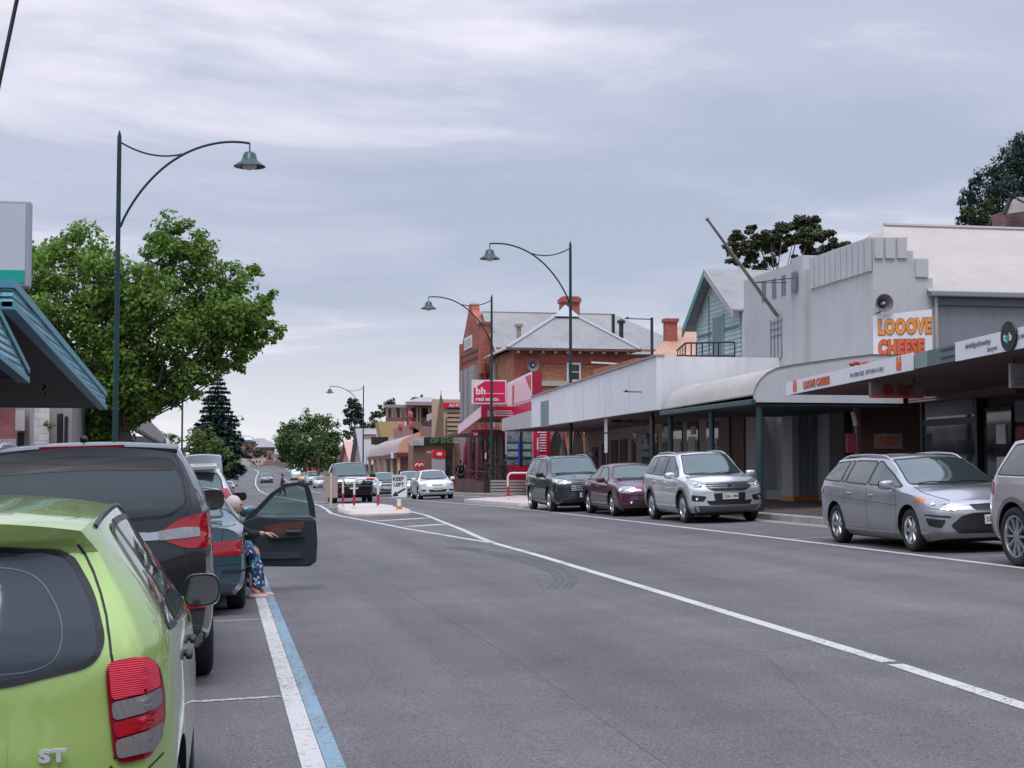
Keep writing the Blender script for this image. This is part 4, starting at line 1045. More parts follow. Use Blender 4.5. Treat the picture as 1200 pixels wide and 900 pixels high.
# ================================================================ WORLD
def build_world():
    w = bpy.data.worlds.new('World'); SC.world = w; w.use_nodes = True; nt = w.node_tree; N = nt.nodes.new; L = nt.links.new
    bg = nt.nodes['Background']; bg.inputs['Strength'].default_value = .1
    sky = N('ShaderNodeTexSky'); sky.sky_type = 'NISHITA'; sky.sun_disc = False; sky.sun_elevation = radians(50); sky.sun_rotation = radians(SUN_ROT); sky.air_density = 1.2; sky.dust_density = 2.5
    tc = N('ShaderNodeTexCoord'); sp = N('ShaderNodeSeparateXYZ'); L(tc.outputs['Generated'], sp.inputs[0])
    # cloud deck: project the direction on a plane overhead so that clouds flatten towards the horizon
    ad = N('ShaderNodeMath'); ad.operation = 'ADD'; ad.inputs[1].default_value = .09; L(sp.outputs['Z'], ad.inputs[0])
    mxz = N('ShaderNodeMath'); mxz.operation = 'MAXIMUM'; mxz.inputs[1].default_value = .03; L(ad.outputs[0], mxz.inputs[0])
    dx = N('ShaderNodeMath'); dx.operation = 'DIVIDE'; L(sp.outputs['X'], dx.inputs[0]); L(mxz.outputs[0], dx.inputs[1])
    dy = N('ShaderNodeMath'); dy.operation = 'DIVIDE'; L(sp.outputs['Y'], dy.inputs[0]); L(mxz.outputs[0], dy.inputs[1])
    cb = N('ShaderNodeCombineXYZ'); L(dx.outputs[0], cb.inputs[0]); L(dy.outputs[0], cb.inputs[1])
    mp = N('ShaderNodeMapping'); mp.inputs['Rotation'].default_value = (0, 0, radians(8)); mp.inputs['Scale'].default_value = (.72, .85, 1); mp.inputs['Location'].default_value = (CLX, CLY, 0); L(cb.outputs[0], mp.inputs[0])
    n1 = N('ShaderNodeTexNoise'); n1.inputs['Scale'].default_value = 1.0; n1.inputs['Detail'].default_value = 9; n1.inputs['Roughness'].default_value = .56; n1.inputs['Distortion'].default_value = .45; L(mp.outputs[0], n1.inputs['Vector'])
    n2 = N('ShaderNodeTexNoise'); n2.inputs['Scale'].default_value = .33; n2.inputs['Detail'].default_value = 3; L(mp.outputs[0], n2.inputs['Vector'])
    sm = N('ShaderNodeMath'); sm.operation = 'MULTIPLY_ADD'; sm.inputs[1].default_value = .9; L(n2.outputs['Fac'], sm.inputs[0]); L(n1.outputs['Fac'], sm.inputs[2])
    mr = N('ShaderNodeMapRange'); mr.inputs['From Min'].default_value = .82; mr.inputs['From Max'].default_value = 1.08; L(sm.outputs[0], mr.inputs['Value'])
    # cloud contrast is weaker close to the horizon
    cr = N('ShaderNodeValToRGB'); e = cr.color_ramp.elements; e[0].position = 0; e[0].color = (4.15, 4.65, 5.9, 1); e[1].position = 1; e[1].color = (8.0, 7.8, 8.8, 1)
    m_ = cr.color_ramp.elements.new(.55); m_.color = (5.05, 5.4, 6.75, 1); L(mr.outputs[0], cr.inputs[0])
    # horizon glow and a brighter zenith, as under a real overcast
    hz = N('ShaderNodeMapRange'); hz.inputs['From Min'].default_value = .0; hz.inputs['From Max'].default_value = .13; hz.inputs['To Min'].default_value = .92; hz.inputs['To Max'].default_value = 0; hz.interpolation_type = 'SMOOTHSTEP'; L(sp.outputs['Z'], hz.inputs['Value'])
    mh = N('ShaderNodeMix'); mh.data_type = 'RGBA'; L(hz.outputs[0], mh.inputs['Factor']); L(cr.outputs[0], mh.inputs['A']); mh.inputs['B'].default_value = (8.1, 8.1, 8.6, 1)
    zn = N('ShaderNodeMapRange'); zn.inputs['From Min'].default_value = .33; zn.inputs['From Max'].default_value = .9; zn.inputs['To Min'].default_value = 1; zn.inputs['To Max'].default_value = ZEN; L(sp.outputs['Z'], zn.inputs['Value'])
    mz = N('ShaderNodeMix'); mz.data_type = 'RGBA'; mz.blend_type = 'MULTIPLY'; mz.inputs['Factor'].default_value = 1; L(mh.outputs['Result'], mz.inputs['A']); L(zn.outputs[0], mz.inputs['B'])
    fx = N('ShaderNodeMix'); fx.data_type = 'RGBA'; fx.inputs['Factor'].default_value = .93; L(sky.outputs[0], fx.inputs['A']); L(mz.outputs['Result'], fx.inputs['B'])
    # warm lavender break towards the left of the street
    L(fx.outputs['Result'], bg.inputs['Color'])
    sd = bpy.data.lights.new('sun', 'SUN'); sd.energy = 1.3; sd.angle = radians(22); sd.color = (1, .97, .93)
    so = bpy.data.objects.new('sun', sd); COL.objects.link(so); so.location = (0, 0, 30)
    el, az = radians(62), radians(SUN_AZ)     # azimuth measured from +Y towards +X
    d = -V((cos(el)*sin(az), cos(el)*cos(az), sin(el))); so.rotation_euler = d.to_track_quat('-Z', 'Y').to_euler()
    SC.view_settings.view_transform = 'Standard'; SC.view_settings.look = 'None'; SC.view_settings.exposure = EXPO; SC.view_settings.gamma = 1
SUN_AZ = 200; SUN_ROT = 200; CLX, CLY = 1.72, 6.6; ZEN = 3.2; EXPO = .18
build_world()

# ================================================================ GROUND, ROAD, KERBS, PAINT
def sheet(name, x0, x1, y0, y1, dz, m, ny=None, nx=1, fx=None, kind='structure'):
    q = MB(); ny = ny or max(2, int((y1-y0)/3)); vs = []
    for i in range(ny+1):
        y = y0+(y1-y0)*i/ny
        a, b = (x0, x1) if fx is None else fx(y)
        for j in range(nx+1):
            x = a+(b-a)*j/nx; vs.append((x, y, g(x, y)+dz))
    fs = [(i*(nx+1)+j, i*(nx+1)+j+1, (i+1)*(nx+1)+j+1, (i+1)*(nx+1)+j) for i in range(ny) for j in range(nx)]
    q.add(vs, fs); o = q.build(name, m); return tag(o, kind=kind)
def paint_line(q, pts, w, dz, worn=False):
    """painted line following the road surface; pts on the ground as (x, y)"""
    d = []
    for a, b in zip(pts, pts[1:]):
        L_ = math.dist(a, b); n = max(1, int(L_/1.5)); d += [(a[0]+(b[0]-a[0])*k/n, a[1]+(b[1]-a[1])*k/n) for k in range(n)]
    d.append(pts[-1]); vs = []
    for i, p in enumerate(d):
        a, b = d[max(i-1, 0)], d[min(i+1, len(d)-1)]; t = V((b[0]-a[0], b[1]-a[1], 0)).normalized(); n = V((-t.y, t.x, 0))
        for s in (-.5, .5):
            x, y = p[0]+n.x*w*s, p[1]+n.y*w*s; vs.append((x, y, g(x, y)+dz))
    q.add(vs, [(2*i, 2*i+1, 2*i+3, 2*i+2)[::-1] for i in range(len(d)-1)])
def mat_asphalt():
    m, nt, b = _new('asphalt'); N = nt.nodes.new; L = nt.links.new
    tc = N('ShaderNodeTexCoord')
    def noise(sc, det=4, v=None, ro=.55):
        n = N('ShaderNodeTexNoise'); n.inputs['Scale'].default_value = sc; n.inputs['Detail'].default_value = det; n.inputs['Roughness'].default_value = ro; L(v or tc.outputs['Object'], n.inputs['Vector']); return n
    def rng(s, a, b_, c, d):
        r = N('ShaderNodeMapRange'); r.inputs['From Min'].default_value = a; r.inputs['From Max'].default_value = b_; r.inputs['To Min'].default_value = c; r.inputs['To Max'].default_value = d; L(s, r.inputs['Value']); return r.outputs[0]
    def mul(a, b_):
        k = N('ShaderNodeMath'); k.operation = 'MULTIPLY'; L(a, k.inputs[0]); L(b_, k.inputs[1]); return k.outputs[0]
    fine = rng(noise(60, 3).outputs['Fac'], .32, .68, .55, 1.45)
    grit = rng(noise(190, 2).outputs['Fac'], .35, .65, .7, 1.3)
    mid = rng(noise(1.1, 6).outputs['Fac'], .3, .7, .9, 1.1)
    mp = N('ShaderNodeMapping'); mp.inputs['Scale'].default_value = (1, .07, 1); L(tc.outputs['Object'], mp.inputs[0])
    lanes = rng(noise(.75, 4, mp.outputs[0]).outputs['Fac'], .35, .65, .80, 1.18)
    big = rng(noise(.16, 4).outputs['Fac'], .35, .65, .84, 1.14)
    k = mul(mul(mul(fine, grit), mul(mid, lanes)), big)
    # fine cracks
    vo = N('ShaderNodeTexVoronoi'); vo.feature = 'DISTANCE_TO_EDGE'; vo.inputs['Scale'].default_value = .23
    wv = N('ShaderNodeMix'); wv.data_type = 'VECTOR'; wv.inputs['Factor'].default_value = .1; L(tc.outputs['Object'], wv.inputs['A']); nn = noise(1.5, 5); L(nn.outputs['Color'], wv.inputs['B']); L(wv.outputs['Result'], vo.inputs['Vector'])
    cr = rng(vo.outputs['Distance'], 0, .0025, .72, 1.); k = mul(k, cr)
    mx = N('ShaderNodeMix'); mx.data_type = 'RGBA'; mx.blend_type = 'MULTIPLY'; mx.inputs['Factor'].default_value = 1; mx.inputs['A'].default_value = (ASPH[0], ASPH[1], ASPH[2], 1); L(k, mx.inputs['B']); L(mx.outputs['Result'], b.inputs['Base Color'])
    b.inputs['Roughness'].default_value = .82; b.inputs['Specular IOR Level'].default_value = .35
    bp = N('ShaderNodeBump'); bp.inputs['Strength'].default_value = .6; bp.inputs['Distance'].default_value = .008; L(noise(120, 3).outputs['Fac'], bp.inputs['Height']); L(bp.outputs[0], b.inputs['Normal'])
    return m
ASPH = (.120, .113, .115)
M_asph = mat_asphalt()
def mat_worn(name, col, thr=.62, under=None):
    m, nt, b = _new(name); N = nt.nodes.new; L = nt.links.new
    tc = N('ShaderNodeTexCoord'); n = N('ShaderNodeTexNoise'); n.inputs['Scale'].default_value = 28; n.inputs['Detail'].default_value = 7; n.inputs['Roughness'].default_value = .7; L(tc.outputs['Object'], n.inputs['Vector'])
    n3 = N('ShaderNodeTexNoise'); n3.inputs['Scale'].default_value = 1.2; L(tc.outputs['Object'], n3.inputs['Vector'])
    ad = N('ShaderNodeMath'); ad.operation = 'MULTIPLY_ADD'; ad.inputs[1].default_value = .35; L(n3.outputs['Fac'], ad.inputs[0]); L(n.outputs['Fac'], ad.inputs[2])
    mr = N('ShaderNodeMapRange'); mr.inputs['From Min'].default_value = thr+.14; mr.inputs['From Max'].default_value = thr+.24; L(ad.outputs[0], mr.inputs['Value'])
    mx = N('ShaderNodeMix'); mx.data_type = 'RGBA'; L(mr.outputs[0], mx.inputs['Factor']); mx.inputs['A'].default_value = (*col, 1); mx.inputs['B'].default_value = (*(under or (.12, .12, .125)), 1)
    L(mx.outputs['Result'], b.inputs['Base Color']); b.inputs['Roughness'].default_value = .7
    bp = N('ShaderNodeBump'); bp.inputs['Strength'].default_value = .4; bp.inputs['Distance'].default_value = .006; L(n.outputs['Fac'], bp.inputs['Height']); L(bp.outputs[0], b.inputs['Normal'])
    return m
M_line = mat_worn('road_paint_white', (.50, .475, .46), .58); M_blue = mat_worn('road_paint_blue', (.19, .28, .35), .55)
M_line_old = mat_worn('road_paint_old', (.42, .41, .40), .52)
M_conc = mat('kerb_concrete', (.30, .285, .275), .8, var=.2, vscale=2.5, bump=.3, dirt=.4)
M_pink = mat('pink_concrete', (.56, .47, .44), .8, var=.12, vscale=2, bump=.3, dirt=.25)
M_paver = mat_brick('footpath_pavers', (.13, .085, .08), (.10, .07, .068), (.07, .06, .06), 1., bw=.23, bh=.115)
M_soil = mat('dry_grass_ground', (.06, .065, .035), .95, var=.4, vscale=.4, bump=.5, bscale=6)

# terrain: one sheet to the horizon, with the far hill
def terr(x, y):
    z = g(x, y)-.06
    hr = max(0., min(1., (x-26)/60)); z += hr*hr*(3-2*hr)*max(0, min(1, (y-20)/150))*9
    hl = max(0., min(1., (-x-20)/80)); z += hl*hl*max(0, min(1, (y-30)/200))*4
    if y > 335: t = min(1, (y-335)/160); z += t*t*(3-2*t)*2.5
    return z
q = MB(); xs_ = [-1500, -900, -500, -250, -120, -80, -55, -38, -26, -18, -12, -8, -5.9, -2, 3, 8, 13, 17, 21, 26, 33, 42, 55, 75, 100, 140, 250, 500, 900, 1500]; ys_ = [-60, -20]+list(range(0, 340, 8))+[345, 365, 390, 420, 460, 520, 620, 800, 1100, 1600, 2400]
vs = [(x, y, terr(x, y)) for y in ys_ for x in xs_]; nx = len(xs_)
q.add(vs, [(i*nx+j, i*nx+j+1, (i+1)*nx+j+1, (i+1)*nx+j) for i in range(len(ys_)-1) for j in range(nx-1)])
tag(q.build('ground', M_soil, smooth=180), kind='structure')
sheet('road', -2.1, 12.6, -14, 336, 0, M_asph, 120, 3)
sheet('side_road', -60, -2.1, 312, 336, .0, M_asph, 6, 10)
LK, RK, RF, LF = -2.1, 12.6, 16.5, -6.2
sheet('footpath', RK+.16, 40, -14, 300, .15, M_paver, 100, 4)
sheet('footpath', -30, LK-.16, -14, 300, .15, M_paver, 100, 4)
def kerb(x0, x1, y0, y1, name='kerb'):
    q = MB(); n = max(2, int((y1-y0)/2.4)); vs = []
    for i in range(n+1):
        y = y0+(y1-y0)*i/n
        for (x, dz) in ((x0, -.04), (x0, .135), (x0+(.03 if x1 > x0 else -.03), .155), (x1, .157), (x1, -.04)): vs.append((x, y, g(x, y)+dz))
    fs = [(i*5+j, i*5+j+1, (i+1)*5+j+1, (i+1)*5+j) for i in range(n) for j in range(4)]
    if x1 > x0: fs = [f[::-1] for f in fs]
    fs += [(0, 1, 2, 3, 4), tuple(n*5+k for k in (4, 3, 2, 1, 0))]
    q.add(vs, fs); return tag(q.build(name, M_conc), kind='structure')
kerb(RK, RK+.18, -14, 300); kerb(LK, LK-.18, -14, 300)
sheet('gutter', RK-.42, RK, -14, 300, .004, M_conc, 100); sheet('gutter', LK, LK+.40, -14, 300, .004, M_conc, 100)

def marking(name, segs, dz=.004, m=None):
    q = MB()
    for pts, w in segs: paint_line(q, pts, w, dz)
    return tag(q.build(name, m or M_line), kind='structure')
marking('parking_line', [([(.505, -5), (.505, 130)], .125)])
marking('blue_line', [([(.622, -5), (.622, 128)], .10)], m=M_blue)
marking('bay_line', [([(-2.0, y-.05), (.44, y)], .08) for y in (4.4, 10.95, 16.6, 22.9, 29.2, 35.5, 41.8)], m=M_line_old)
marking('edge_line', [([(10.17, 2), (10.1, 27), (9.75, 45), (9.65, 53), (9.3, 60), (9.0, 68), (8.95, 90), (9.2, 150), (9.5, 240)], .13)])
marking('bay_line', [([(10.2, y), (12.2, y)], .08) for y in (20.4, 26.6, 32.9, 39.2, 45.4, 51)], m=M_line_old)
marking('centre_line', [([(4.72, 2), (4.82, 8.7), (4.91, 10.7)], .125), ([(4.92, 10.84), (5.07, 18), (5.2, 25), (5.22, 29.3), (4.98, 31.75), (4.50, 37.4), (4.12, 43.7), (3.80, 48.7), (3.72, 52.6), (3.95, 58), (4.2, 66), (4.3, 80)], .13),
                        ([(5.22, 29.3), (5.32, 31.5), (5.60, 35.8), (5.92, 42), (6.2, 47), (6.25, 52), (6.0, 60), (5.1, 72), (4.42, 80)], .13),
                        ([(4.36, 80), (4.35, 100), (4.4, 130), (4.3, 170), (4.6, 205), (5.4, 240), (6.8, 280), (6.5, 305), (3.0, 322), (-8, 326)], .16)])
marking('hatch_line', [([(4.35, 43.4), (5.9, 44.2)], .5), ([(4.68, 38.7), (5.68, 39.3)], .5), ([(4.2, 62.5), (5.7, 63.2)], .5), ([(4.3, 67.5), (5.1, 68)], .5)])
# tyre scuffs and sealed patches
M_scuff = mat_worn('tyre_scuff', (.05, .05, .055), .50, (.085, .085, .09))
M_seal = mat('bitumen_seal', (.07, .07, .078), .5, var=.2)
def scuff(name, pxs, w, offs, m=M_scuff):
    q = MB()
    P_ = []
    for (px, py) in pxs:
        r = ray(px, py); t = -HC/(r.z-.033*r.x); p = r*t; P_.append((p.x, p.y))
    for o in offs: paint_line(q, [(a+o, b) for a, b in P_], w, .0025)
    tag(q.build(name, m), kind='structure')
scuff('tyre_mark', [(520, 641), (560, 647), (600, 655), (630, 664), (648, 672), (652, 680), (642, 690)], .05, (0, .09, .2, .28))
q = MB()
paint_line(q, [(2.2, 3), (2.35, 12), (2.25, 20), (2.5, 30)], .008, .002)
tag(q.build('crack_seal', M_seal), kind='structure')

# median refuge
def pad(name, poly, h, m, label, cat, taper=.12):
    q = MB(); n = len(poly); c = V((sum(p[0] for p in poly)/n, sum(p[1] for p in poly)/n, 0)); vs = []
    P_ = roundc([(p[0], p[1], 0) for p in poly], .5, 6); n = len(P_)
    for (k, dz) in ((0, -.03), (0, .06), (1, h), ):
        for p in P_:
            d = (V((c.x, c.y, 0))-p); d = d.normalized()*taper*k; x, y = p.x+d.x, p.y+d.y; vs.append((x, y, g(x, y)+dz))
    fs = [(i*n+j, i*n+(j+1) % n, (i+1)*n+(j+1) % n, (i+1)*n+j) for i in range(2) for j in range(n)]+[tuple(range(2*n, 3*n))]
    q.add(vs, fs); o = q.build(name, m, smooth=30); return tag(o, kind='structure')
pad('traffic_island', [(4.0, 48.2), (5.9, 47.6), (6.15, 52.3), (3.95, 52.8)], .15, M_pink, '', '')
pad('traffic_island', [(4.05, 54.3), (6.1, 54.0), (5.9, 60), (4.5, 60.4)], .15, M_pink, '', '')
pad('kerb_buildout', [(9.95, 51.0), (12.7, 50.2), (12.7, 64.5), (9.7, 62)], .14, M_pink, '', '', .06)
pad('kerb_buildout', [(10.1, 84), (12.7, 82.5), (12.7, 92), (10.1, 90)], .14, M_conc, '', '', .06)

# ================================================================ STREET FURNITURE
def lamp_post(x, y, s, label, H=9.7, arm=3.05, first=[]):
    """s=+1: the arm reaches towards +X"""
    z = g(x, y)+.15
    t = thing('street_lamp', label, 'street lamp', (x, y, z), 0 if s > 0 else pi, 'green goose-neck street lamps')
    if first:
        for ch in list(first[0].children): copy_tree(ch, t)
        return t
    q = MB(); q.tube([(0, 0, 0), (0, 0, 1.2), (0, 0, 1.25), (0, 0, H-.5), (0, 0, H-.15), (0, 0, H)], [.085, .085, .07, .052, .05, .012], 12); q.lathe([(.16, 0), (.16, .03), (.09, .05)], 12); q.build('pole', M_pole, t, smooth=50)
    q = MB(); A = []
    b0 = H-2.35
    for k in range(25):
        u = k/24; x_ = arm*(u**1.15); zz = b0+2.2*(1-(1-u)**2.35)
        if u > .8: zz -= .04*((u-.8)/.2)**2
        A.append((x_+.05, 0, zz))
    q.tube(A, .03, 8); q.build('arm', M_pole, t, smooth=60)
    q = MB(); B = []
    e = A[13]
    for k in range(13):
        u = k/12; B.append((.05+(e[0]-.05)*u, 0, (H-.30)*(1-u)+e[2]*u-.42*u*(1-u)*1.6))
    q.tube(B, .022, 8); q.build('stay', M_pole, t, smooth=60)
    ex = A[-1]; q = MB(); q.tube([ex, (ex[0], 0, ex[2]-.26)], .02, 6)
    q.lathe([(.02, -.2), (.10, -.22), (.15, -.26), (.18, -.38), (.22, -.45), (.38, -.56), (.39, -.58), (.36, -.575), (.2, -.5), (.1, -.46)], 28, ex); h_ = q.build('lamp_shade', mat('lamp_shade_green', (.012, .06, .048), .35, var=.15), t, smooth=40)
    q = MB(); q.lathe([(.18, -.53), (.16, -.60), (.1, -.65), (.001, -.665)], 20, ex); q.build('lamp_glass', mat('lamp_glass', (.5, .48, .44), .2, coat=.5), h_, smooth=60)
    first.append(t); return t
lamp_post(-2.47, 37.8, 1, 'tall green street lamp in front of the big leafy tree on the left kerb')
lamp_post(12.95, 56.4, -1, 'tall green street lamp rising behind the dark green four wheel drive and white shop fascia')
lamp_post(12.95, 73.6, -1, 'green street lamp in front of the red brick gable and pink agency signs')
lamp_post(12.95, 142, -1, 'distant green street lamp on the right above the far verandah shops')
lamp_post(-2.5, 104, 1, 'distant green street lamp whose arm passes behind the tree branches')
lamp_post(.1, 232, 1, 'far street lamp, upper of the two heads beside the dark conifer')
lamp_post(-.6, 290, 1, 'far street lamp, lower of the two heads beside the dark conifer')

def hoop(x, y, w, h, label, leg_red=.35, top_red=True):
    t = thing('barrier_hoop', label, 'barrier', (x, y, g(x, y)+.13), 0, 'red and white barrier hoops')
    pts = [(-w/2, 0, 0)]+[(-w/2, 0, h-.16)]+[(-w/2+.16*(1-cos(a)), 0, h-.16+.16*sin(a)) for a in (pi/6, pi/3, pi/2)]+[(w/2-.16*(1-cos(a)), 0, h-.16+.16*sin(a)) for a in (pi/2, pi/3, pi/6)]+[(w/2, 0, h-.16), (w/2, 0, 0)]
    q = MB(); q.tube(pts, .038, 10); q.build('rail', mat('hoop_white', (.7, .68, .64), .45, var=.08, dirt=.3), t, smooth=60)
    for s in (-1, 1):
        q = MB(); q.tube([(s*w/2, 0, .12), (s*w/2, 0, .12+leg_red)], .041, 10); q.build('red_band', mat('hoop_red', (.45, .02, .03), .4, var=.1), t, smooth=60)
    if top_red:
        q = MB(); q.tube([(.0, 0, h), (.28, 0, h)], .041, 10); q.build('red_band', MATS['hoop_red'], t, smooth=60)
    return t
hoop(4.85, 52.0, .80, 1.0, 'front red and white barrier hoop on the traffic island', .36)
hoop(4.9, 54.6, 1.25, 1.02, 'rear wider red and white barrier hoop on the traffic island', .36, False)
hoop(11.35, 58.3, .9, 1.0, 'red and white hoop rail on the pale kerb build-out at the right', .36, False)
def keep_left(x, y, front=True):
    t = thing('keep_left_sign', 'white KEEP LEFT sign with a black arrow on the traffic island' if front else 'back of a pale sign plate on a cream post behind the hoops', 'road sign', (x, y, g(x, y)+.13), 0, None)
    s = -1 if front else 1
    if front:
        q = MB(); q.tube([(0, 0, 0), (0, 0, .12)], .1, 12); q.build('orange_base', mat('orange_base', (.6, .22, .02), .5), t, smooth=50)
        q = MB(); q.tube([(0, 0, .12), (0, 0, .36)], .07, 12); q.build('collar', M_white, t, smooth=50)
    q = MB(); q.tube([(0, .03, .0), (0, .03, 1.25)], .03 if front else .045, 8); q.build('post', M_pole if front else mat('cream_post', (.62, .52, .33), .6, var=.1), t, smooth=60)
    q = MB(); P_ = roundc([(-.26, 0, .38 if front else .30), (.26, 0, .38 if front else .30), (.26, 0, 1.13), (-.26, 0, 1.13)], .05); q.prism(P_, (0, .012, 0))
    bd = q.build('sign_plate', [M_white if front else mat('sign_back', (.36, .29, .26), .5, var=.1)], t)
    if front:
        text('sign_lettering', 'KEEP', .165, (-.215, -.002, .93), (1, 0, 0), (0, 0, 1), M_ink, bd, .002, .006, sx=.98)
        text('sign_lettering', 'LEFT', .165, (-.185, -.002, .75), (1, 0, 0), (0, 0, 1), M_ink, bd, .002, .006, sx=.98)
        q = MB(); q.prism([(.17, -.001, .70), (.21, -.001, .66), (-.06, -.001, .50), (-.02, -.001, .44), (-.23, -.001, .43), (-.13, -.001, .60), (-.10, -.001, .545)][::-1], (0, -.003, 0)); q.build('arrow', M_ink, bd)
        q = MB(); q.tube([p+V((0, -.003, 0)) for p in roundc([(-.245, 0, .395), (.245, 0, .395), (.245, 0, 1.115), (-.245, 0, 1.115)], .04)]+[V((-.245+.0, -.003, .42))], .006, 4); q.build('border', M_ink, bd)
    return t
keep_left(5.62, 48.9); keep_left(4.15, 50.9+8, False)
# thin black pole with two side bars, right footpath
t = thing('banner_pole', 'slim black pole with two bare side bars beside the curved verandah', 'pole', (12.9, 45.1, g(12.9, 45.1)+.15))
q = MB(); q.tube([(0, 0, 0), (0, 0, 2.6), (0, 0, 2.65), (0, 0, 5.65)], [.075, .075, .05, .045], 10); q.build('pole', mat('black_pole_paint', (.02, .022, .026), .4), t, smooth=50)
for zz, l in ((5.6, .85), (3.37, .9)):
    q = MB(); q.tube([(0, 0, zz), (-l, 0, zz+.01)], .018, 6); q.ell((-l*.9, 0, zz+.04), (.04, .02, .03), 8, 5); q.build('bar', MATS['black_pole_paint'], t, smooth=60)
# parking sign posts
def post_sign(x, y, label, h=2.9, cols=None, edge=True, lean=0, col=None):
    t = thing('sign_post', label, 'sign post', (x, y, g(x, y)+.15))
    q = MB(); q.tube([(0, 0, 0), (lean, 0, h)], .03, 8); q.build('post', col or mat('grey_post', (.16, .17, .18), .5, .5), t, smooth=60)
    for (z0, z1, w) in (cols or []):
        q = MB(); q.prism(roundc([(-w/2, -.035, z0), (w/2, -.035, z0), (w/2, -.035, z1), (-w/2, -.035, z1)], .03), (0, -.006, 0)) if not edge else q.box(-.035, -.029, -w/2, w/2, z0, z1)
        q.build('sign_plate', M_white, t)
    return t
post_sign(13.0, 51.1, 'grey parking sign post under the white fascia seen nearly edge on', 3.05, [(2.3, 3.0, .42), (1.6, 2.25, .42)])
t2 = post_sign(11.9, 63.5, 'thin leaning dark post behind the hoop rail', 1.75, [], lean=-.12, col=M_black)
post_sign(12.9, 74.8, 'thin dark post by the far kerb beside the person in black', 3.1, [(1.7, 2.0, .3)], col=M_black)
post_sign(12.9, 88.5, 'slim black sign post standing by the white sedan at the far kerb', 4.3, [], col=M_black)
post_sign(13.0, 62.6, 'pale parking sign post in front of the agency window', 2.5, [(1.9, 2.4, .3)])
# overhead cable, top left
t = thing('overhead_cable', 'thick dark cable crossing the top left corner of the sky', 'cable')
a, b = oy(-12, 150, 16), oy(24, -20, 16); q = MB(); q.tube([a+(a-b)*1.5, a, b, b+(b-a)*2], .022, 6); q.build('cable', M_black, t, smooth=60)
# ================================================================ BUILDINGS
def building(name, label, cat, x, y, group=None):
    return thing(name, label, cat, (x, y, g(x, y)+.15), 0, group)
def part(q, name, m, root, smooth=None, bev=0, sub=None):
    o = q.build(name, m, sub or root, smooth)
    if not sub: o.location = -root.location
    if bev: bevel(o, bev)
    return o
def bx(*a): return MB().box(*a)
def ptext(root, name, body, size, origin, ex, ez, m, **k):
    o = text(name, body, size, origin, ex, ez, m, None, **k); o.parent = root; o.location = -root.location; return o
EXW = (0, -1, 0)      # lettering that faces the street from the right side runs towards the camera
M_hall = mat('hall_grey_render', (.46, .463, .472), .75, var=.06, vscale=1.2, bump=.15, dirt=.1)
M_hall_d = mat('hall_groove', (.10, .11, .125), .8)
M_fascia = mat('white_fascia', (.72, .715, .735), .55, var=.06, vscale=.7, dirt=.22)
M_cream = mat('cream_plaster', (.33, .27, .24), .8, var=.12, dirt=.3)
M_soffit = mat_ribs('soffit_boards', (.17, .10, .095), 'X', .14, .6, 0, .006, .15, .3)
M_dkgreen = mat('dark_green_paint', (.015, .05, .05), .45, var=.15)
M_greygreen = mat('grey_green_paint', (.10, .14, .135), .5, var=.1)
M_brickd = mat_brick('dark_red_brick', (.16, .065, .055), (.11, .05, .045), (.14, .12, .11))
M_brick = mat_brick('red_brick', (.42, .095, .055), (.28, .06, .035), (.24, .16, .14))
M_brick_o = mat_brick('orange_brick', (.44, .165, .08), (.31, .10, .05), (.28, .2, .16))
M_roofpk = mat_ribs('weathered_pinkish_iron', (.42, .37, .335), 'X', .11, .8, 0, .006, .06, .15)
M_roofgy = mat_ribs('grey_iron', (.27, .262, .26), 'X', .75, .75, 0, .012, .12, .4, True)
M_roofgy_y = mat_ribs('grey_iron_along', (.27, .262, .26), 'Y', .75, .75, 0, .012, .12, .4, True)
M_shop = mat('shop_glass', (.035, .042, .042), .05, spec=.6, var=.9, vscale=1.4)
M_red = mat('agency_red', (.62, .008, .07), .45, var=.05); M_redd = mat('agency_dark_red', (.33, .006, .035), .45)
M_pinkf = mat('agency_pink', (.86, .56, .62), .5, var=.08)
M_orange = mat('sign_orange', (.75, .27, .05), .5, var=.25, vscale=9); M_ored = mat('sign_orange_red', (.68, .12, .04), .5, var=.2, vscale=9); M_brown = mat('sign_brown', (.16, .05, .03), .5)
M_signw = mat('sign_white', (.70, .70, .72), .45, var=.03, dirt=.08)
M_grey_s = mat('sign_grey_text', (.20, .20, .21), .5)

# ---- grey hall with ribbed parapet ------------------------------------------------
HY = 37.0; HX = 16.5; ZT = 7.6
hall = building('hall_building', 'grey rendered hall with ribbed stepped parapet and pinkish iron roof', 'building', HX, 42)
q = MB()
q.box(HX, HX+.4, HY+.36, 41.2, 4.0, ZT-.03); q.box(HX-.12, HX+.4, 42.5, 46.6, 4.0, 7.62); q.box(HX+.1, HX+.4, 41.2, 41.9, 4., 7.35); q.box(HX-.05, HX+.5, 41.75, 42.6, 4.0, 7.78)
q.box(HX+.4, HX+14, HY+4, 46.6, .3, 5.6)
part(q, 'wall', M_hall, hall)
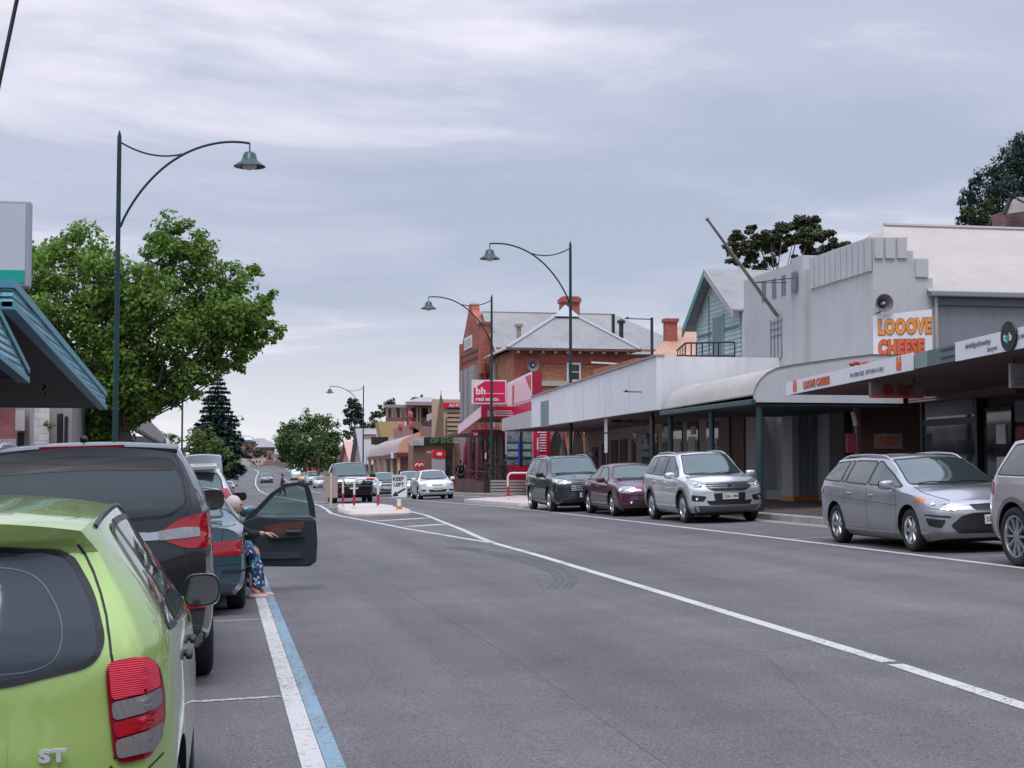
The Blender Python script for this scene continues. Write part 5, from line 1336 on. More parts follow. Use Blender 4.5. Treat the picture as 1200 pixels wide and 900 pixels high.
# street level: columns, recesses and doors
zf = g(HX, 42)+.15
q = MB(); q.box(HX-.1, HX+.5, 45.2, 46.6, zf+.0, 4.0); q.box(HX-.05, HX+.35, 45.9, 46.6, zf, 4.0)
part(q, 'pier', M_hall, hall)
q = MB(); q.box(HX-.35, HX+.55, 41.9, 42.75, zf, 4.0); part(q, 'pier', M_hall, hall)
for k in range(4):
    part(bx(HX-.18+k*.2, HX-.08+k*.2, 41.84, 41.9, zf+.12, 4.0), 'pier_rib', mat('hall_rib', (.18, .21, .235), .7), hall)
part(bx(HX-.37, HX+.57, 41.8, 42.78, zf-.02, zf+.13), 'gold_base', mat('gold_strip', (.55, .24, .03), .5, var=.2), hall)
part(bx(HX-.1, HX+.9, 37.3, 37.75, zf, 4.), 'pier', M_hall, hall)
q = MB(); 
for k in range(9):
    y = 42.8+k*.27; q.prism([(HX+.5, y, zf+.05), (HX+.62, y+.135, zf+.05), (HX+.5, y+.27, zf+.05), (HX+.66, y+.27, zf+.05), (HX+.66, y, zf+.05)], (0, 0, 3.4))
dr = part(q, 'folding_door', mat('grey_green_door', (.085, .12, .13), .5, var=.12), hall)
part(bx(HX+.42, HX+.5, 42.8, 45.2, zf+1.35, zf+1.42), 'push_bar', M_black, hall)
part(bx(HX+.0, HX+.7, 42.76, 45.2, zf-.02, zf+.28), 'door_sill', mat('sill_grey', (.33, .35, .36), .7, dirt=.4), hall)
q = MB(); q.box(HX+.9, HX+1.0, 37.7, 41.9, zf, 4.0); part(q, 'dark_doorway', mat('navy_door', (.008, .012, .022), .5, var=.3), hall)
for k in range(3):
    part(bx(HX+.86, HX+.9, 38.1+k*1.3, 39.2+k*1.3, zf+.1, 2.9+zf), 'door_leaf', mat('navy_leaf', (.012, .02, .034), .35, var=.25), hall)
# parapet fins
fy = [HY+.0+(4.2/11)*k for k in range(11)]
for k, y in enumerate(fy):
    part(bx(HX-.07, HX+.42, y+.03, y+4.2/11-.03, 6.72, ZT), 'parapet_fin', M_hall, hall)
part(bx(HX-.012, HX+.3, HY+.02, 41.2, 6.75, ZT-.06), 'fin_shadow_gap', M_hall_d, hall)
for px in (895, 907, 918, 930):
    c = ox(px, 330, HX-.13); y0 = c.y
    part(bx(HX-.135, HX-.10, y0-.17, y0+.17, 6.75, 7.35), 'wall_slot', mat('slot_grey', (.16, .18, .20), .8), hall)
q = MB(); c = ox(910, 395, HX-.12)
for k in range(4): q.box(HX-.15, HX-.11, c.y-.45+k*.3-.02, c.y-.45+k*.3+.02, c.z-.62, c.z+.55)
for z in (c.z+.25, c.z+.05, c.z+.45): q.box(HX-.145, HX-.115, c.y-.47, c.y+.47, z-.015, z+.015)
q.tube([(HX-.13, c.y+.47*cos(a), c.z-.5+.22*sin(a)) for a in [pi+pi*k/10 for k in range(11)]], .02, 6)
part(q, 'wall_vent', mat('vent_grey', (.19, .21, .23), .7), hall)
# stepped side wall that faces down the street
def z_at(px, py, Y): return oy(px, py, Y)
prof = [(1022, 278), (1063, 278), (1063, 294), (1070, 294), (1070, 303), (1088, 303), (1088, 326), (1093, 326), (1093, 348)]
pts = [oy(a, b, HY) for a, b in prof]; x_r = HX+14
poly = [V((HX, HY, zf)), V((HX, HY, pts[0].z))]+[V((p.x, HY, p.z)) for p in pts[1:]]+[V((x_r, HY, pts[-1].z)), V((x_r, HY, zf))]
part(MB().prism([poly[0], *poly[1:]][::-1], (0, .35, 0)), 'side_wall', M_hall, hall)
for a, b, c_, d in ((1024, 1034, 279, 303), (1036.5, 1048, 279, 303), (1050.5, 1062, 279, 303), (1072, 1087, 304, 325)):
    p0, p1 = oy(a, c_, HY), oy(b, d, HY); part(bx(p0.x, p1.x, HY-.06, HY, p1.z, p0.z), 'parapet_fin', M_hall, hall)
eav = oy(1150, 349, HY).z
M_lwall = mat('hall_side_boards', (.20, .215, .235), .7, var=.08, dirt=.25)
part(bx(oy(1096, 350, HY).x, x_r-.05, HY-.03, HY, 3.8, eav-.12), 'boarded_wall', M_lwall, hall)
gx0 = oy(1086, 350, HY).x
part(bx(gx0, x_r+.1, HY-.32, HY-.1, eav-.02, eav+.13), 'gutter', mat('gutter_grey', (.22, .24, .26), .5), hall, bev=.03)
part(bx(gx0+.15, x_r, HY-.12, HY-.02, eav-.22, eav-.03), 'eave_board', M_greygreen, hall)
part(MB().tube([(gx0+.2, HY-.12, eav), (gx0+.2, HY-.12, eav-.5), (gx0+.2, HY-.12, 4.2)], .05, 8), 'downpipe', mat('pipe_pale', (.4, .36, .34), .5), hall, smooth=60)
rz = oy(1040, 265, HY+5.5).z; rx = oy(1036, 265, HY+5.5).x
A_, B_, C_, D_ = V((HX+.3, HY-.25, eav+.1)), V((x_r+1, HY-.25, eav+.1)), V((x_r+1, HY+5.5, rz-.15)), V((rx, HY+5.5, rz))
rsl = (rz-eav-.1)/5.75; C_.z = rz; E_, F_ = V((HX+.42, HY+.37, eav+.1+.62*rsl)), V((gx0, HY+.37, eav+.1+.62*rsl))
part(MB().slab([V((gx0, HY-.25, eav+.1)), B_, C_, D_, E_, F_], -.05), 'roof', M_roofpk, hall)
part(MB().add([D_, E_, V((HX+.4, 46.5, 6.8)), V((rx+2, 46.6, 6.2)), C_, V((x_r, 46.6, 6.2))], [(0, 2, 1), (0, 3, 2), (0, 4, 5, 3)]), 'rear_roof', M_roofpk, hall)
part(MB().tube([D_+V((0, 0, .03)), C_+V((0, 0, .03))], .07, 6), 'ridge_cap', mat('ridge_pinkish', (.36, .32, .31), .5), hall)
# flagpole leaning out of the facade
t = thing('flagpole', 'bare weathered flagpole leaning out from the grey facade', 'flagpole', ox(911, 370, HX-.15))
o0 = V(t.location); tip = oy(829, 257, 40.6); 
q = MB(); q.tube([V((0, 0, 0)), (tip-o0)*.5, tip-o0], [.06, .05, .035], 8); q.ell(tip-o0, (.06, .06, .06), 8, 6)
q.build('pole', mat('weathered_pole', (.20, .16, .16), .7, var=.3, vscale=6), t, smooth=60)
mid = (tip-o0)*.36
q = MB(); q.tube([mid, ox(935, 325, HX-.13)-o0], .014, 6); q.tube([mid, ox(922, 331, HX-.13)-o0], .012, 6); q.build('stay_rod', M_black, t, smooth=60)
# horn loudspeakers
def horn(px, py, Y, r, label, rz=0):
    p = oy(px, py, Y); t = thing('horn_loudspeaker', label, 'loudspeaker', p, rz, 'grey horn loudspeakers')
    q = MB(); q.lathe([(r*.98, .02), (r, 0), (r*.96, 0), (r*.8, .06), (r*.5, .16), (r*.3, .24), (r*.32, .27), (r*.6, .20), (r*.86, .10), (r, .03)], 26, axis='y'); q.build('bell', mat('horn_grey', (.17, .16, .17), .45, var=.2), t, smooth=40)
    q = MB(); q.lathe([(.001, .02), (r*.12, .03), (r*.18, .08), (r*.22, .22)], 14, axis='y'); q.build('throat', mat('horn_pale', (.5, .48, .47), .4), t, smooth=40)
    q = MB(); q.lathe([(r*.30, .22), (r*.30, .42), (.001, .43)], 14, axis='y'); q.tube([(0, .3, 0), (0, .3, -r*.9), (0, .5, -r*.9)], .02, 6); q.build('driver', M_black, t, smooth=40)
    return t
horn(1037, 355, 36.45, .235, 'grey horn loudspeaker above the cheese billboard')
# cheese billboard, angled on the hall corner
P0, P1 = oy(1023, 370, 36.8), oy(1092, 364, 36.05)
t = thing('billboard', 'white billboard with orange LOOOVE CHEESE lettering on the hall corner', 'billboard', (P0.x, P0.y, P0.z-1.5))
ex = V((P1.x-P0.x, P1.y-P0.y, 0)); wd = ex.length; ex.normalize(); n_ = ex.cross(V((0, 0, 1)))
def BB(u, v, d=0): return ex*u+V((0, 0, 1.5+v))+n_*d
q = MB(); q.prism([BB(0, -1.55), BB(wd, -1.5), BB(wd, .12), BB(0, 0)], -n_*.05); q.build('board', M_signw, t)
def bline(s, u, v, size, m, w_):
    o = text('billboard_lettering', s, size, BB(u, v, .012), ex, (0, 0, 1), M_brown, t, .004, .045, sx=w_, space=1.12)
    o = text('billboard_lettering', s, size, BB(u, v, .024), ex, (0, 0, 1), m, t, .004, .030, sx=w_, space=1.12)
bline('LOOOVE', .13, -.47, .50, M_orange, .60); bline('CHEESE', .13, -1.0, .50, M_ored, .61); bline('& DELI', .2, -1.48, .42, M_orange, .6)

# ---- curved grey verandah on the hall --------------------------------------------
ver = building('curved_verandah', 'curved pale iron verandah on green posts in front of the grey hall', 'verandah', 13.2, 39)
Y0, Y1 = 35.3, 43.1
cv = [(881, 462), (884, 452), (889, 444), (897, 436.5), (908, 431), (925, 427.5), (950, 424), (985, 419), (1020, 415)]
cvp = [oy(a, b, Y0) for a, b in cv]; dz = -.06
cvx = [(12.62+(p.x-cvp[0].x), p.z) for p in cvp]; cvx = [c for c in cvx if c[0] < HX+.02]+[(HX, cvx[-1][1])]
CZ = cvx
q = MB(); vs = []
ny = 26
for i in range(ny+1):
    y = Y0+(Y1-Y0)*i/ny; k = (y-Y0)/(Y1-Y0)
    for (x, z) in CZ: vs.append((x, y, z+dz*k))
    for (x, z) in reversed(CZ): vs.append((x+.02, y, z+dz*k-.03))
m_ = 2*len(CZ)
q.add(vs, [(i*m_+j, i*m_+(j+1) % m_, (i+1)*m_+(j+1) % m_, (i+1)*m_+j) for i in range(ny) for j in range(m_)])
part(q, 'curved_roof', mat_ribs('pale_verandah_iron', (.40, .37, .345), 'Y', .30, .7, 0, .012, .1, .35), ver, smooth=50)
q = MB(); q.prism([(x+.01, Y0+.02, z-.015) for x, z in CZ]+[(HX, Y0+.02, 3.22), (12.66, Y0+.02, 3.22)], (0, .03, 0)); part(q, 'end_panel', M_hall, ver)
q = MB(); q.prism([(x+.01, Y1-.04, z-.075) for x, z in CZ]+[(HX, Y1-.04, 3.16), (12.66, Y1-.04, 3.16)], (0, .03, 0)); part(q, 'end_panel', M_hall, ver)
part(bx(12.56, 12.68, Y0-.03, Y1+.05, 3.16, 3.29), 'gutter', M_dkgreen, ver, bev=.02)
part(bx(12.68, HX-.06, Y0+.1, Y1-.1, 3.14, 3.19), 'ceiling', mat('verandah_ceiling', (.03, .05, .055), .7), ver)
for y in (35.5, 39.2, 43.0):
    part(MB().tube([(12.85, y, g(12.85, y)+.15), (12.85, y, 3.2)], .075, 12), 'post', mat('green_post', (.018, .055, .058), .4, var=.1), ver, smooth=60)

# ---- low shop with the long awning (cheese and lawyers signs) -----------------------
shop = building('brick_shop', 'low dark brick shop under the long awning with cheese and lawyers signs', 'building', 17, 28)
zf = g(16.5, 28)+.15
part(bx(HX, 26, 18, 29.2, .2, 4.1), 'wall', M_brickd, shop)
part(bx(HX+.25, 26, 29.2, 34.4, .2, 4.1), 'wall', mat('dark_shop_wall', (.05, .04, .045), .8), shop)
part(bx(HX+.05, 26, 34.4, 36.9, 3.5, 4.0), 'bulkhead', M_brickd, shop)
part(bx(16.0, 19.5, 36.72, 36.96, zf, 4.0), 'brick_return', M_brickd, shop)
part(bx(18.4, 18.6, 34.4, 36.72, zf, 4.0), 'side_return', M_brickd, shop)
def facade_rect(root, name, m, px0, px1, py0, py1, X, th=.05, off=0., sub=None):
    a, b = ox(px0, py0, X), ox(px1, py1, X); return part(bx(X-off-th, X-off, min(a.y, b.y), max(a.y, b.y), b.z, a.z), name, m, root)
M_frame = mat('dark_window_frame', (.02, .022, .026), .4)
part(bx(HX+.05, HX+.24, 31.7, 34.3, zf+.15, 3.0), 'shop_window', M_shop, shop)
for y in (31.65, 34.35): part(bx(HX+.0, HX+.26, y-.06, y+.06, zf, 3.35), 'window_post', M_frame, shop)
part(bx(HX+.02, HX+.26, 31.7, 34.3, 2.62, 2.78), 'window_rail', M_frame, shop)
part(bx(HX+.03, HX+.06, 31.8, 34.2, 2.84, 3.3), 'blank_panel', mat('panel_grey', (.13, .125, .135), .5), shop)
part(bx(HX-.3, HX+.3, 29.3, 34.4, 3.18, 3.36), 'lintel_boards', mat_ribs('old_lintel_boards', (.17, .115, .105), 'Z', .06, .7, 0, .006), shop)
part(bx(HX+.1, HX+.16, 32.1, 33.9, zf+.2, 2.3), 'blind', mat('blind_olive', (.12, .115, .09), .7, var=.2), shop)
part(bx(HX+.12, HX+.2, 30.3, 31.5, zf, 2.95), 'glass_door', M_shop, shop)
for z in (2.15, 1.45): part(bx(HX+.09, HX+.12, 30.5, 30.9, z, z+.42), 'notice', M_signw, shop)
part(bx(HX+.1, HX+.2, 29.4, 30.1, 1.0, 2.5), 'curtain', mat_ribs('pink_curtain', (.36, .10, .12), 'Y', .10, .8, 0, .02), shop)
part(bx(HX+.1, HX+.2, 29.4, 30.1, 2.6, 3.05), 'blank_panel', MATS['panel_grey'], shop)
# wall posters on the brick return
a, b = oy(1024, 508, 36.7), oy(1057, 526, 36.7)
pz = part(bx(a.x, b.x, 36.66, 36.7, b.z, a.z), 'wall_board', mat('faded_board', (.30, .24, .23), .6, var=.15), shop)
ptext(shop, 'board_lettering', 'LOOOVE', .13, (a.x+.30, 36.65, a.z-.17), (1, 0, 0), (0, 0, 1), M_ored, th=.003, bold=.006, sx=.7); ptext(shop, 'board_lettering', 'CHEESE', .13, (a.x+.30, 36.65, a.z-.31), (1, 0, 0), (0, 0, 1), M_ored, th=.003, bold=.006, sx=.7)
part(MB().ell((a.x+.16, 36.65, a.z-.2), (.1, .006, .12), 14, 8), 'board_emblem', M_ored, shop)
a = oy(998, 472, 36.4); 
part(MB().tube([(a.x+.1, 36.4, 3.25), (a.x+.12, 36.4, zf)], .05, 8), 'downpipe', mat('pink_pipe', (.34, .23, .20), .6), shop, smooth=60)
part(MB().tube([(a.x-.02, 36.3, 3.05), (a.x+.02, 36.3, 2.95), (a.x+.06, 36.3, 2.7)], .07, 8), 'pipe_elbow', M_white, shop, smooth=60)
part(bx(a.x-.2, a.x+.02, 36.2, 36.35, 2.02, 2.5), 'red_box', mat('hose_box_red', (.30, .03, .06), .5), shop)
# awning: straight fascia falling slightly with the street
yA, yB = 17.0, 32.95
pb0, pb1 = ox(923, 463.5, 12.6), ox(1200, 408, 12.6); pt0, pt1 = ox(923, 448, 12.6), ox(1200, 383, 12.6)
sb = (pb1.z-pb0.z)/(pb1.y-pb0.y); stp = (pt1.z-pt0.z)/(pt1.y-pt0.y)
zb_ = lambda y: pb0.z+sb*(y-pb0.y); zt_ = lambda y: pt0.z+stp*(y-pt0.y)
aw = shop
def fas(name, m, y0, y1, X=12.6, d=.04, up=0., lo=0., th=.04):
    return part(MB().hexa([(X-d, y0, zb_(y0)+lo), (X-d, y1, zb_(y1)+lo), (X-d, y1, zt_(y1)+up), (X-d, y0, zt_(y0)+up)], [(X-d+th, y0, zb_(y0)+lo), (X-d+th, y1, zb_(y1)+lo), (X-d+th, y1, zt_(y1)+up), (X-d+th, y0, zt_(y0)+up)]), name, m, shop)
yc1, yg1 = ox(1071, 430, 12.6).y, ox(1122, 420, 12.6).y
fas('awning_fascia', M_greygreen, yA, yB, 12.66, .0, -.02, .01, .08)
fas('cheese_fascia_sign', M_signw, yc1, yB, 12.6); fas('lawyers_fascia_sign', M_signw, yA, yg1, 12.6)
fas('green_panel', M_greygreen, yg1, (yc1*.66+yg1*.34), 12.62, .02, -.02, .02); fas('green_panel', mat('grey_green_pale', (.20, .25, .25), .5, var=.1), (yc1*.66+yg1*.34)+.03, yc1-.02, 12.62, .02, -.02, .02)
for k in (0, 1): part(MB().hexa([(12.585, yg1+.05, zb_(yg1)+.10+k*.14), (12.585, yg1+.62, zb_(yg1+.6)+.10+k*.14), (12.585, yg1+.62, zb_(yg1+.6)+.13+k*.14), (12.585, yg1+.05, zb_(yg1)+.13+k*.14)], [(12.62, yg1+.05, zb_(yg1)+.10+k*.14), (12.62, yg1+.62, zb_(yg1+.6)+.10+k*.14), (12.62, yg1+.62, zb_(yg1+.6)+.13+k*.14), (12.62, yg1+.05, zb_(yg1)+.13+k*.14)]), 'panel_slat', M_dkgreen, shop)
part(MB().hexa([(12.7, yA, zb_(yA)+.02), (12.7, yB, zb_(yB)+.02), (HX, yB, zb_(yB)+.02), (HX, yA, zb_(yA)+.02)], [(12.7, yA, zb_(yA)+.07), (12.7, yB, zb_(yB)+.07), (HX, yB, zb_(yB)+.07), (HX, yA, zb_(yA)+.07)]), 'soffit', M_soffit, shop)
part(MB().hexa([(12.7, yA, zt_(yA)-.1), (12.7, yB, zt_(yB)-.1), (HX, yB, zt_(yB)-.1), (HX, yA, zt_(yA)-.1)], [(12.7, yA, zt_(yA)-.06), (12.7, yB, zt_(yB)-.06), (HX, yB, zt_(yB)-.06), (HX, yA, zt_(yA)-.06)]), 'awning_roof', M_roofgy_y, shop)
part(bx(12.7, HX, yB-.06, yB, zb_(yB)+.02, zt_(yB)-.03), 'awning_end', M_greygreen, shop)
slope = V((0, -1, -sb)).normalized()
def fw(s, px, fz, size, m, bold=.0, sx=1., space=1., nm='fascia_lettering'):
    p = ox(px, 430, 12.55); return ptext(shop, nm, s, size, (12.553, p.y, zb_(p.y)+fz), slope, (0, 0, 1), m, th=.003, bold=bold, sx=sx, space=space)
fw('LOOVE CHEESE', 941, .075, .21, M_brown, .014, .95, 1.08); fw('LOOVE CHEESE', 941, .075, .21, M_ored, .008, .95, 1.08).location.x -= .006
fw('PH: 8388 5655  KITCHEN & DELI', 996, .10, .12, M_grey_s, .0, .95)
def mascot(px, dz):
    p = ox(px, 430, 12.55); q = MB(); z = zb_(p.y)+dz
    q.box(12.545, 12.556, p.y-.10, p.y+.10, z, z+.17); q.box(12.545, 12.556, p.y+.03, p.y+.09, z+.17, z+.26); q.box(12.545, 12.556, p.y-.09, p.y-.03, z+.17, z+.26); part(q, 'fascia_emblem', M_ored, shop, bev=.01)
mascot(931, .05); mascot(1053, .05)
fw('tindallgaskbentley', 1131, .18, .14, M_grey_s, .0, .85, 1.05); fw('lawyers', 1157, .055, .125, M_grey_s, .0, .8, 1.1); fw('8523 0055', 1190, .16, .09, M_grey_s, 0, .9)
p = ox(1182.5, 394, 12.54); q = MB(); q.lathe([(.001, -.02), (.245, -.02), (.25, 0), (.245, .02), (.001, .02)], 28, p, 'x'); part(q, 'round_emblem', M_black, shop)
ptext(shop, 'emblem_lettering', 't', .17, (p.x-.025, p.y+.13, p.z-.07), EXW, (0, 0, 1), M_signw, th=.003, bold=.006); ptext(shop, 'emblem_lettering', 'g', .17, (p.x-.025, p.y+.06, p.z-.07), EXW, (0, 0, 1), mat('emblem_green', (.02, .42, .30), .5), th=.003, bold=.006); ptext(shop, 'emblem_lettering', 'b', .17, (p.x-.025, p.y-.04, p.z-.07), EXW, (0, 0, 1), M_signw, th=.003, bold=.006)
# boards hanging below the awning
def hang(px0, px1, py0, py1, Y, label, m, group=None):
    a, b = oy(px0, py0, Y), oy(px1, py1, Y); c = (a+b)/2; t = thing('hanging_sign', label, 'hanging sign', (c.x, Y, b.z))
    w, h = b.x-a.x, a.z-b.z; q = MB(); q.box(-w/2, w/2, -.04, .04, 0, h); q.build('board', m, t)
    q = MB()
    for s in (-.35, .35): q.tube([(s*w, 0, h), (s*w, 0, h+.25)], .012, 6)
    q.build('hanger', M_black, t); return t, w, h
t, w, h = hang(1019, 1081, 448, 465, 28.6, 'dark hanging cheese sign with orange strip under the long awning', mat('shade_board', (.22, .17, .165), .6, var=.15))
q = MB(); q.box(-w/2, w/2, -.044, .044, -.03, .02); q.build('orange_strip', M_ored, t)
text('sign_lettering', 'LOOOVE', .13, (.0, -.045, h-.14), (1, 0, 0), (0, 0, 1), mat('dull_red', (.25, .03, .03), .5), t, .003, .008, sx=.62); text('sign_lettering', 'CHEESE', .13, (.0, -.045, h-.26), (1, 0, 0), (0, 0, 1), MATS['dull_red'], t, .003, .008, sx=.62)
q = MB(); q.ell((-.2, -.045, h-.14), (.13, .006, .11), 16, 8); q.build('sign_emblem', MATS['dull_red'], t)
t, w, h = hang(1183, 1222, 426, 455, 24, 'grey hanging lawyers sign at the right edge under the awning', mat('grey_board', (.38, .36, .37), .6, var=.1))
text('sign_lettering', 'tindall', .1, (-w/2+.06, -.045, h*.30), (1, 0, 0), (0, 0, 1), M_grey_s, t, .003); text('sign_lettering', 'lawyers', .1, (-w/2+.06, -.045, h*.12), (1, 0, 0), (0, 0, 1), M_grey_s, t, .003)
# bundle of red lights left on the awning
t = thing('light_bundle', 'small bundle of red lamps lying on the awning beside the billboard', 'lamp bundle', oy(1012, 428, 33.2))
q = MB()
for k in range(6): q.ell((-.28+.11*k, 0, .02+.03*(k % 2)), (.08, .05, .05), 10, 6)
q.build('lamps', mat('red_lamps', (.40, .03, .03), .3), t, smooth=60)

# ---- pale green weatherboard house behind -------------------------------------------
GX = 18.0
hs = building('gabled_house', 'pale blue green weatherboard gable house behind the white shop', 'house', GX, 55)
ap = ox(837, 317, GX); le = ox(813, 385, GX); re_ = ox(868, 362, GX)
q = MB(); q.prism([(GX, le.y-.35, 4.4), (GX, le.y-.35, le.z+.15), (GX, ap.y, ap.z-.1), (GX, re_.y+.1, re_.z+.15), (GX, re_.y+.1, 4.4)], (6, 0, 0))
part(q, 'wall', mat_ribs('peeling_boards', (.36, .47, .47), 'Z', .16, .7, 0, .012, .2, .5), hs)
def slab4(a, b, c, d, th): return MB().hexa([a, b, c, d], [V(p)+V((0, 0, th)) for p in (a, b, c, d)])
part(slab4((GX-.35, ap.y, ap.z), (GX-.35, re_.y-.25, re_.z-.1), (GX+8, re_.y-.25, re_.z-.1), (GX+8, ap.y, ap.z), .06), 'roof_slope', M_roofgy, hs)
part(slab4((GX-.35, ap.y, ap.z), (GX-.35, le.y+.3, le.z-.1), (GX+8, le.y+.3, le.z-.1), (GX+8, ap.y, ap.z), .06), 'roof_slope', M_roofgy, hs)
M_trim = mat('faded_green_trim', (.06, .24, .22), .5, var=.2)
part(MB().hexa([(GX-.40, ap.y, ap.z-.22), (GX-.40, le.y+.3, le.z-.32), (GX-.40, le.y+.3, le.z-.02), (GX-.40, ap.y, ap.z+.06)], [(GX-.34, ap.y, ap.z-.22), (GX-.34, le.y+.3, le.z-.32), (GX-.34, le.y+.3, le.z-.02), (GX-.34, ap.y, ap.z+.06)]), 'barge_board', M_trim, hs)
part(MB().hexa([(GX-.40, ap.y, ap.z-.22), (GX-.40, re_.y-.2, re_.z-.32), (GX-.40, re_.y-.2, re_.z-.04), (GX-.40, ap.y, ap.z+.06)], [(GX-.34, ap.y, ap.z-.22), (GX-.34, re_.y-.2, re_.z-.32), (GX-.34, re_.y-.2, re_.z-.04), (GX-.34, ap.y, ap.z+.06)]), 'barge_board', mat('faded_pale_trim', (.35, .36, .37), .6), hs)
a, b = ox(837, 374, GX), ox(848, 420, GX); fr_ = part(bx(GX-.06, GX, b.y-.1, a.y+.1, 4.4, a.z+.1), 'door_frame', mat('pale_teal_frame', (.22, .36, .37), .6), hs); part(bx(GX-.08, GX-.05, b.y+.05, a.y-.05, 4.4, a.z), 'door', mat('grey_teal_door', (.12, .17, .18), .5, var=.2), hs)
part(bx(GX-.03, GX, le.y-.5, re_.y+.2, ap.z-2.35, ap.z-2.28), 'board_joint', mat('joint_teal', (.10, .17, .17), .6), hs)
part(bx(GX-.03, GX, ap.y+.6, ap.y+.66, 4.5, ap.z-.9), 'board_joint', MATS['joint_teal'], hs)
# louvred side panel facing down the street
a, b = oy(873, 364, re_.y-.15), oy(887, 440, re_.y-.15); q = MB()
q.box(a.x, b.x+.6, re_.y-.10, re_.y-.02, b.z-.6, a.z+.1)
part(q, 'side_panel', M_black, hs)
for k in range(16):
    z = b.z-.5+(a.z-b.z+.5)*k/16; part(MB().hexa([(a.x+.05, re_.y-.24, z), (b.x+.5, re_.y-.24, z), (b.x+.5, re_.y-.12, z+.08), (a.x+.05, re_.y-.12, z+.08)], [(a.x+.05, re_.y-.24, z+.02), (b.x+.5, re_.y-.24, z+.02), (b.x+.5, re_.y-.12, z+.1), (a.x+.05, re_.y-.12, z+.1)]), 'louvre_blade', mat('louvre_grey', (.06, .065, .075), .5), hs)
part(bx(a.x-.1, a.x+.04, re_.y-.22, re_.y-.05, b.z-.6, a.z+.1), 'corner_board', M_hall, hs)
# orange roof with chimney left of it
t = building('low_house', 'small house with orange brown roof and brick chimney beyond the balcony', 'house', 20, 66)
a, b, c = oy(775, 420, 62), oy(817, 420, 62), oy(817, 388, 66)
part(bx(a.x-1, b.x+1, 62.1, 70, 4, a.z+.02), 'wall', M_brick_o, t)
part(MB().slab([(a.x-.6, 61.9, a.z), (b.x+1.5, 61.9, a.z), (b.x+1.5, 66, c.z+.25), (a.x+2.0, 66, c.z+.2)], -.06), 'roof', mat_ribs('orange_roof', (.46, .26, .18), 'X', .25, .6, 0, .02), t)
a, b = oy(781, 373, 64), oy(794, 405, 64); q = MB(); q.box(a.x, b.x, 64, 64.5, b.z-.5, a.z-.15); q.box(a.x-.06, b.x+.06, 63.94, 64.56, a.z-.15, a.z)
part(q, 'chimney', M_brick, t)

# ---- white box fronted shop with long fascia -------------------------------------------
wb_ = building('white_shop', 'cream shop behind the long plain white fascia', 'building', 16, 55)
yN, yM, yF = 43.45, 61.9, 68.9
za, zb2 = ox(772, 417, 12.6), ox(624, 466, 12.6); zc, zd = ox(776, 465, 12.6), ox(624, 501, 12.6)
zn_b = zd.z+.03
part(MB().hexa([(12.56, yN, zn_b), (12.56, yM, zd.z), (12.56, yM, zb2.z), (12.56, yN, za.z)], [(12.72, yN, zn_b), (12.72, yM, zd.z), (12.72, yM, zb2.z), (12.72, yN, za.z)]), 'fascia', M_fascia, wb_)
part(bx(12.72, 17.4, yN, yN+.14, 3.4, za.z), 'fascia_return', M_fascia, wb_)
part(MB().hexa([(12.5, yN-.03, za.z), (12.5, yM, zb2.z), (12.8, yM, zb2.z), (12.8, yN-.03, za.z)], [(12.5, yN-.03, za.z+.05), (12.5, yM, zb2.z+.05), (12.8, yM, zb2.z+.05), (12.8, yN-.03, za.z+.05)]), 'capping', mat('capping_grey', (.30, .25, .25), .6), wb_)
lf0, lf1, lf2, lf3 = ox(624, 480.5, 12.62), ox(588, 491, 12.62), ox(588, 505, 12.62), ox(624, 501, 12.62)
part(MB().hexa([(12.6, yM+.05, zd.z+.0), (12.6, yF, lf2.z), (12.6, yF, lf1.z), (12.6, yM+.05, lf0.z)], [(12.74, yM+.05, zd.z+.0), (12.74, yF, lf2.z), (12.74, yF, lf1.z), (12.74, yM+.05, lf0.z)]), 'low_fascia', mat('low_fascia_paint', (.46, .42, .42), .6, var=.08, dirt=.2), wb_)
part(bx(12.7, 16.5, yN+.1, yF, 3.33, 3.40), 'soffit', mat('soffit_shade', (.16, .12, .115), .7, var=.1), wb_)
part(bx(12.75, 24, yM-.1, yM+.02, 3.4, zb2.z-.02), 'fascia_end', M_fascia, wb_)
for k in range(5): y = yN+(yM-yN)*(k+1)/6; part(bx(12.552, 12.56, y-.012, y+.012, zd.z+.02, zb2.z), 'sheet_joint', mat('joint_grey', (.50, .50, .53), .6), wb_)
X_ = 16.5; zf = g(16.5, 60)+.15
part(bx(X_, 24, 46.6, 69, .1, 4.2), 'wall', M_cream, wb_)
part(MB().slab([(16.4, yN+.3, 4.3), (30, yN+.3, 4.9), (30, 69, 4.9), (16.4, 69, 4.3)], .06), 'roof', M_roofgy_y, wb_)
def door_(root, px0, px1, py0, m, X=X_, name='doorway', z0=zf, th=.06, arch=False):
    a, b = ox(px0, py0, X), ox(px1, py0, X); y0, y1 = min(a.y, b.y), max(a.y, b.y); z1 = (a.z+b.z)/2
    if arch:
        c = (y0+y1)/2; r = (y1-y0)/2; pts = [(X-.01, y0, z0), (X-.01, y1, z0)]+[(X-.01, c+r*cos(t), z1-r*.9+r*.9*sin(t)) for t in [pi*k/10 for k in range(11)]]
        return part(MB().prism(pts, (-.03, 0, 0)), name, m, root)
    return part(bx(X-.04, X-.005, y0, y1, z0, z1), name, m, root)
M_door = mat('dark_doorway_brown', (.022, .013, .013), .6)
for a, b, c in ((694, 701, 524), (706, 713, 520), (716.5, 724, 516), (727, 735, 515), (741, 745, 515)): door_(wb_, a, b, c, M_door)
for a, b, c in ((644, 662, 505), (672, 684, 503)): door_(wb_, a, b, c, M_door, arch=True, name='archway')
for a, b in ((753, 762), (764, 771)): door_(wb_, a, b, 508, M_shop, name='shop_window')
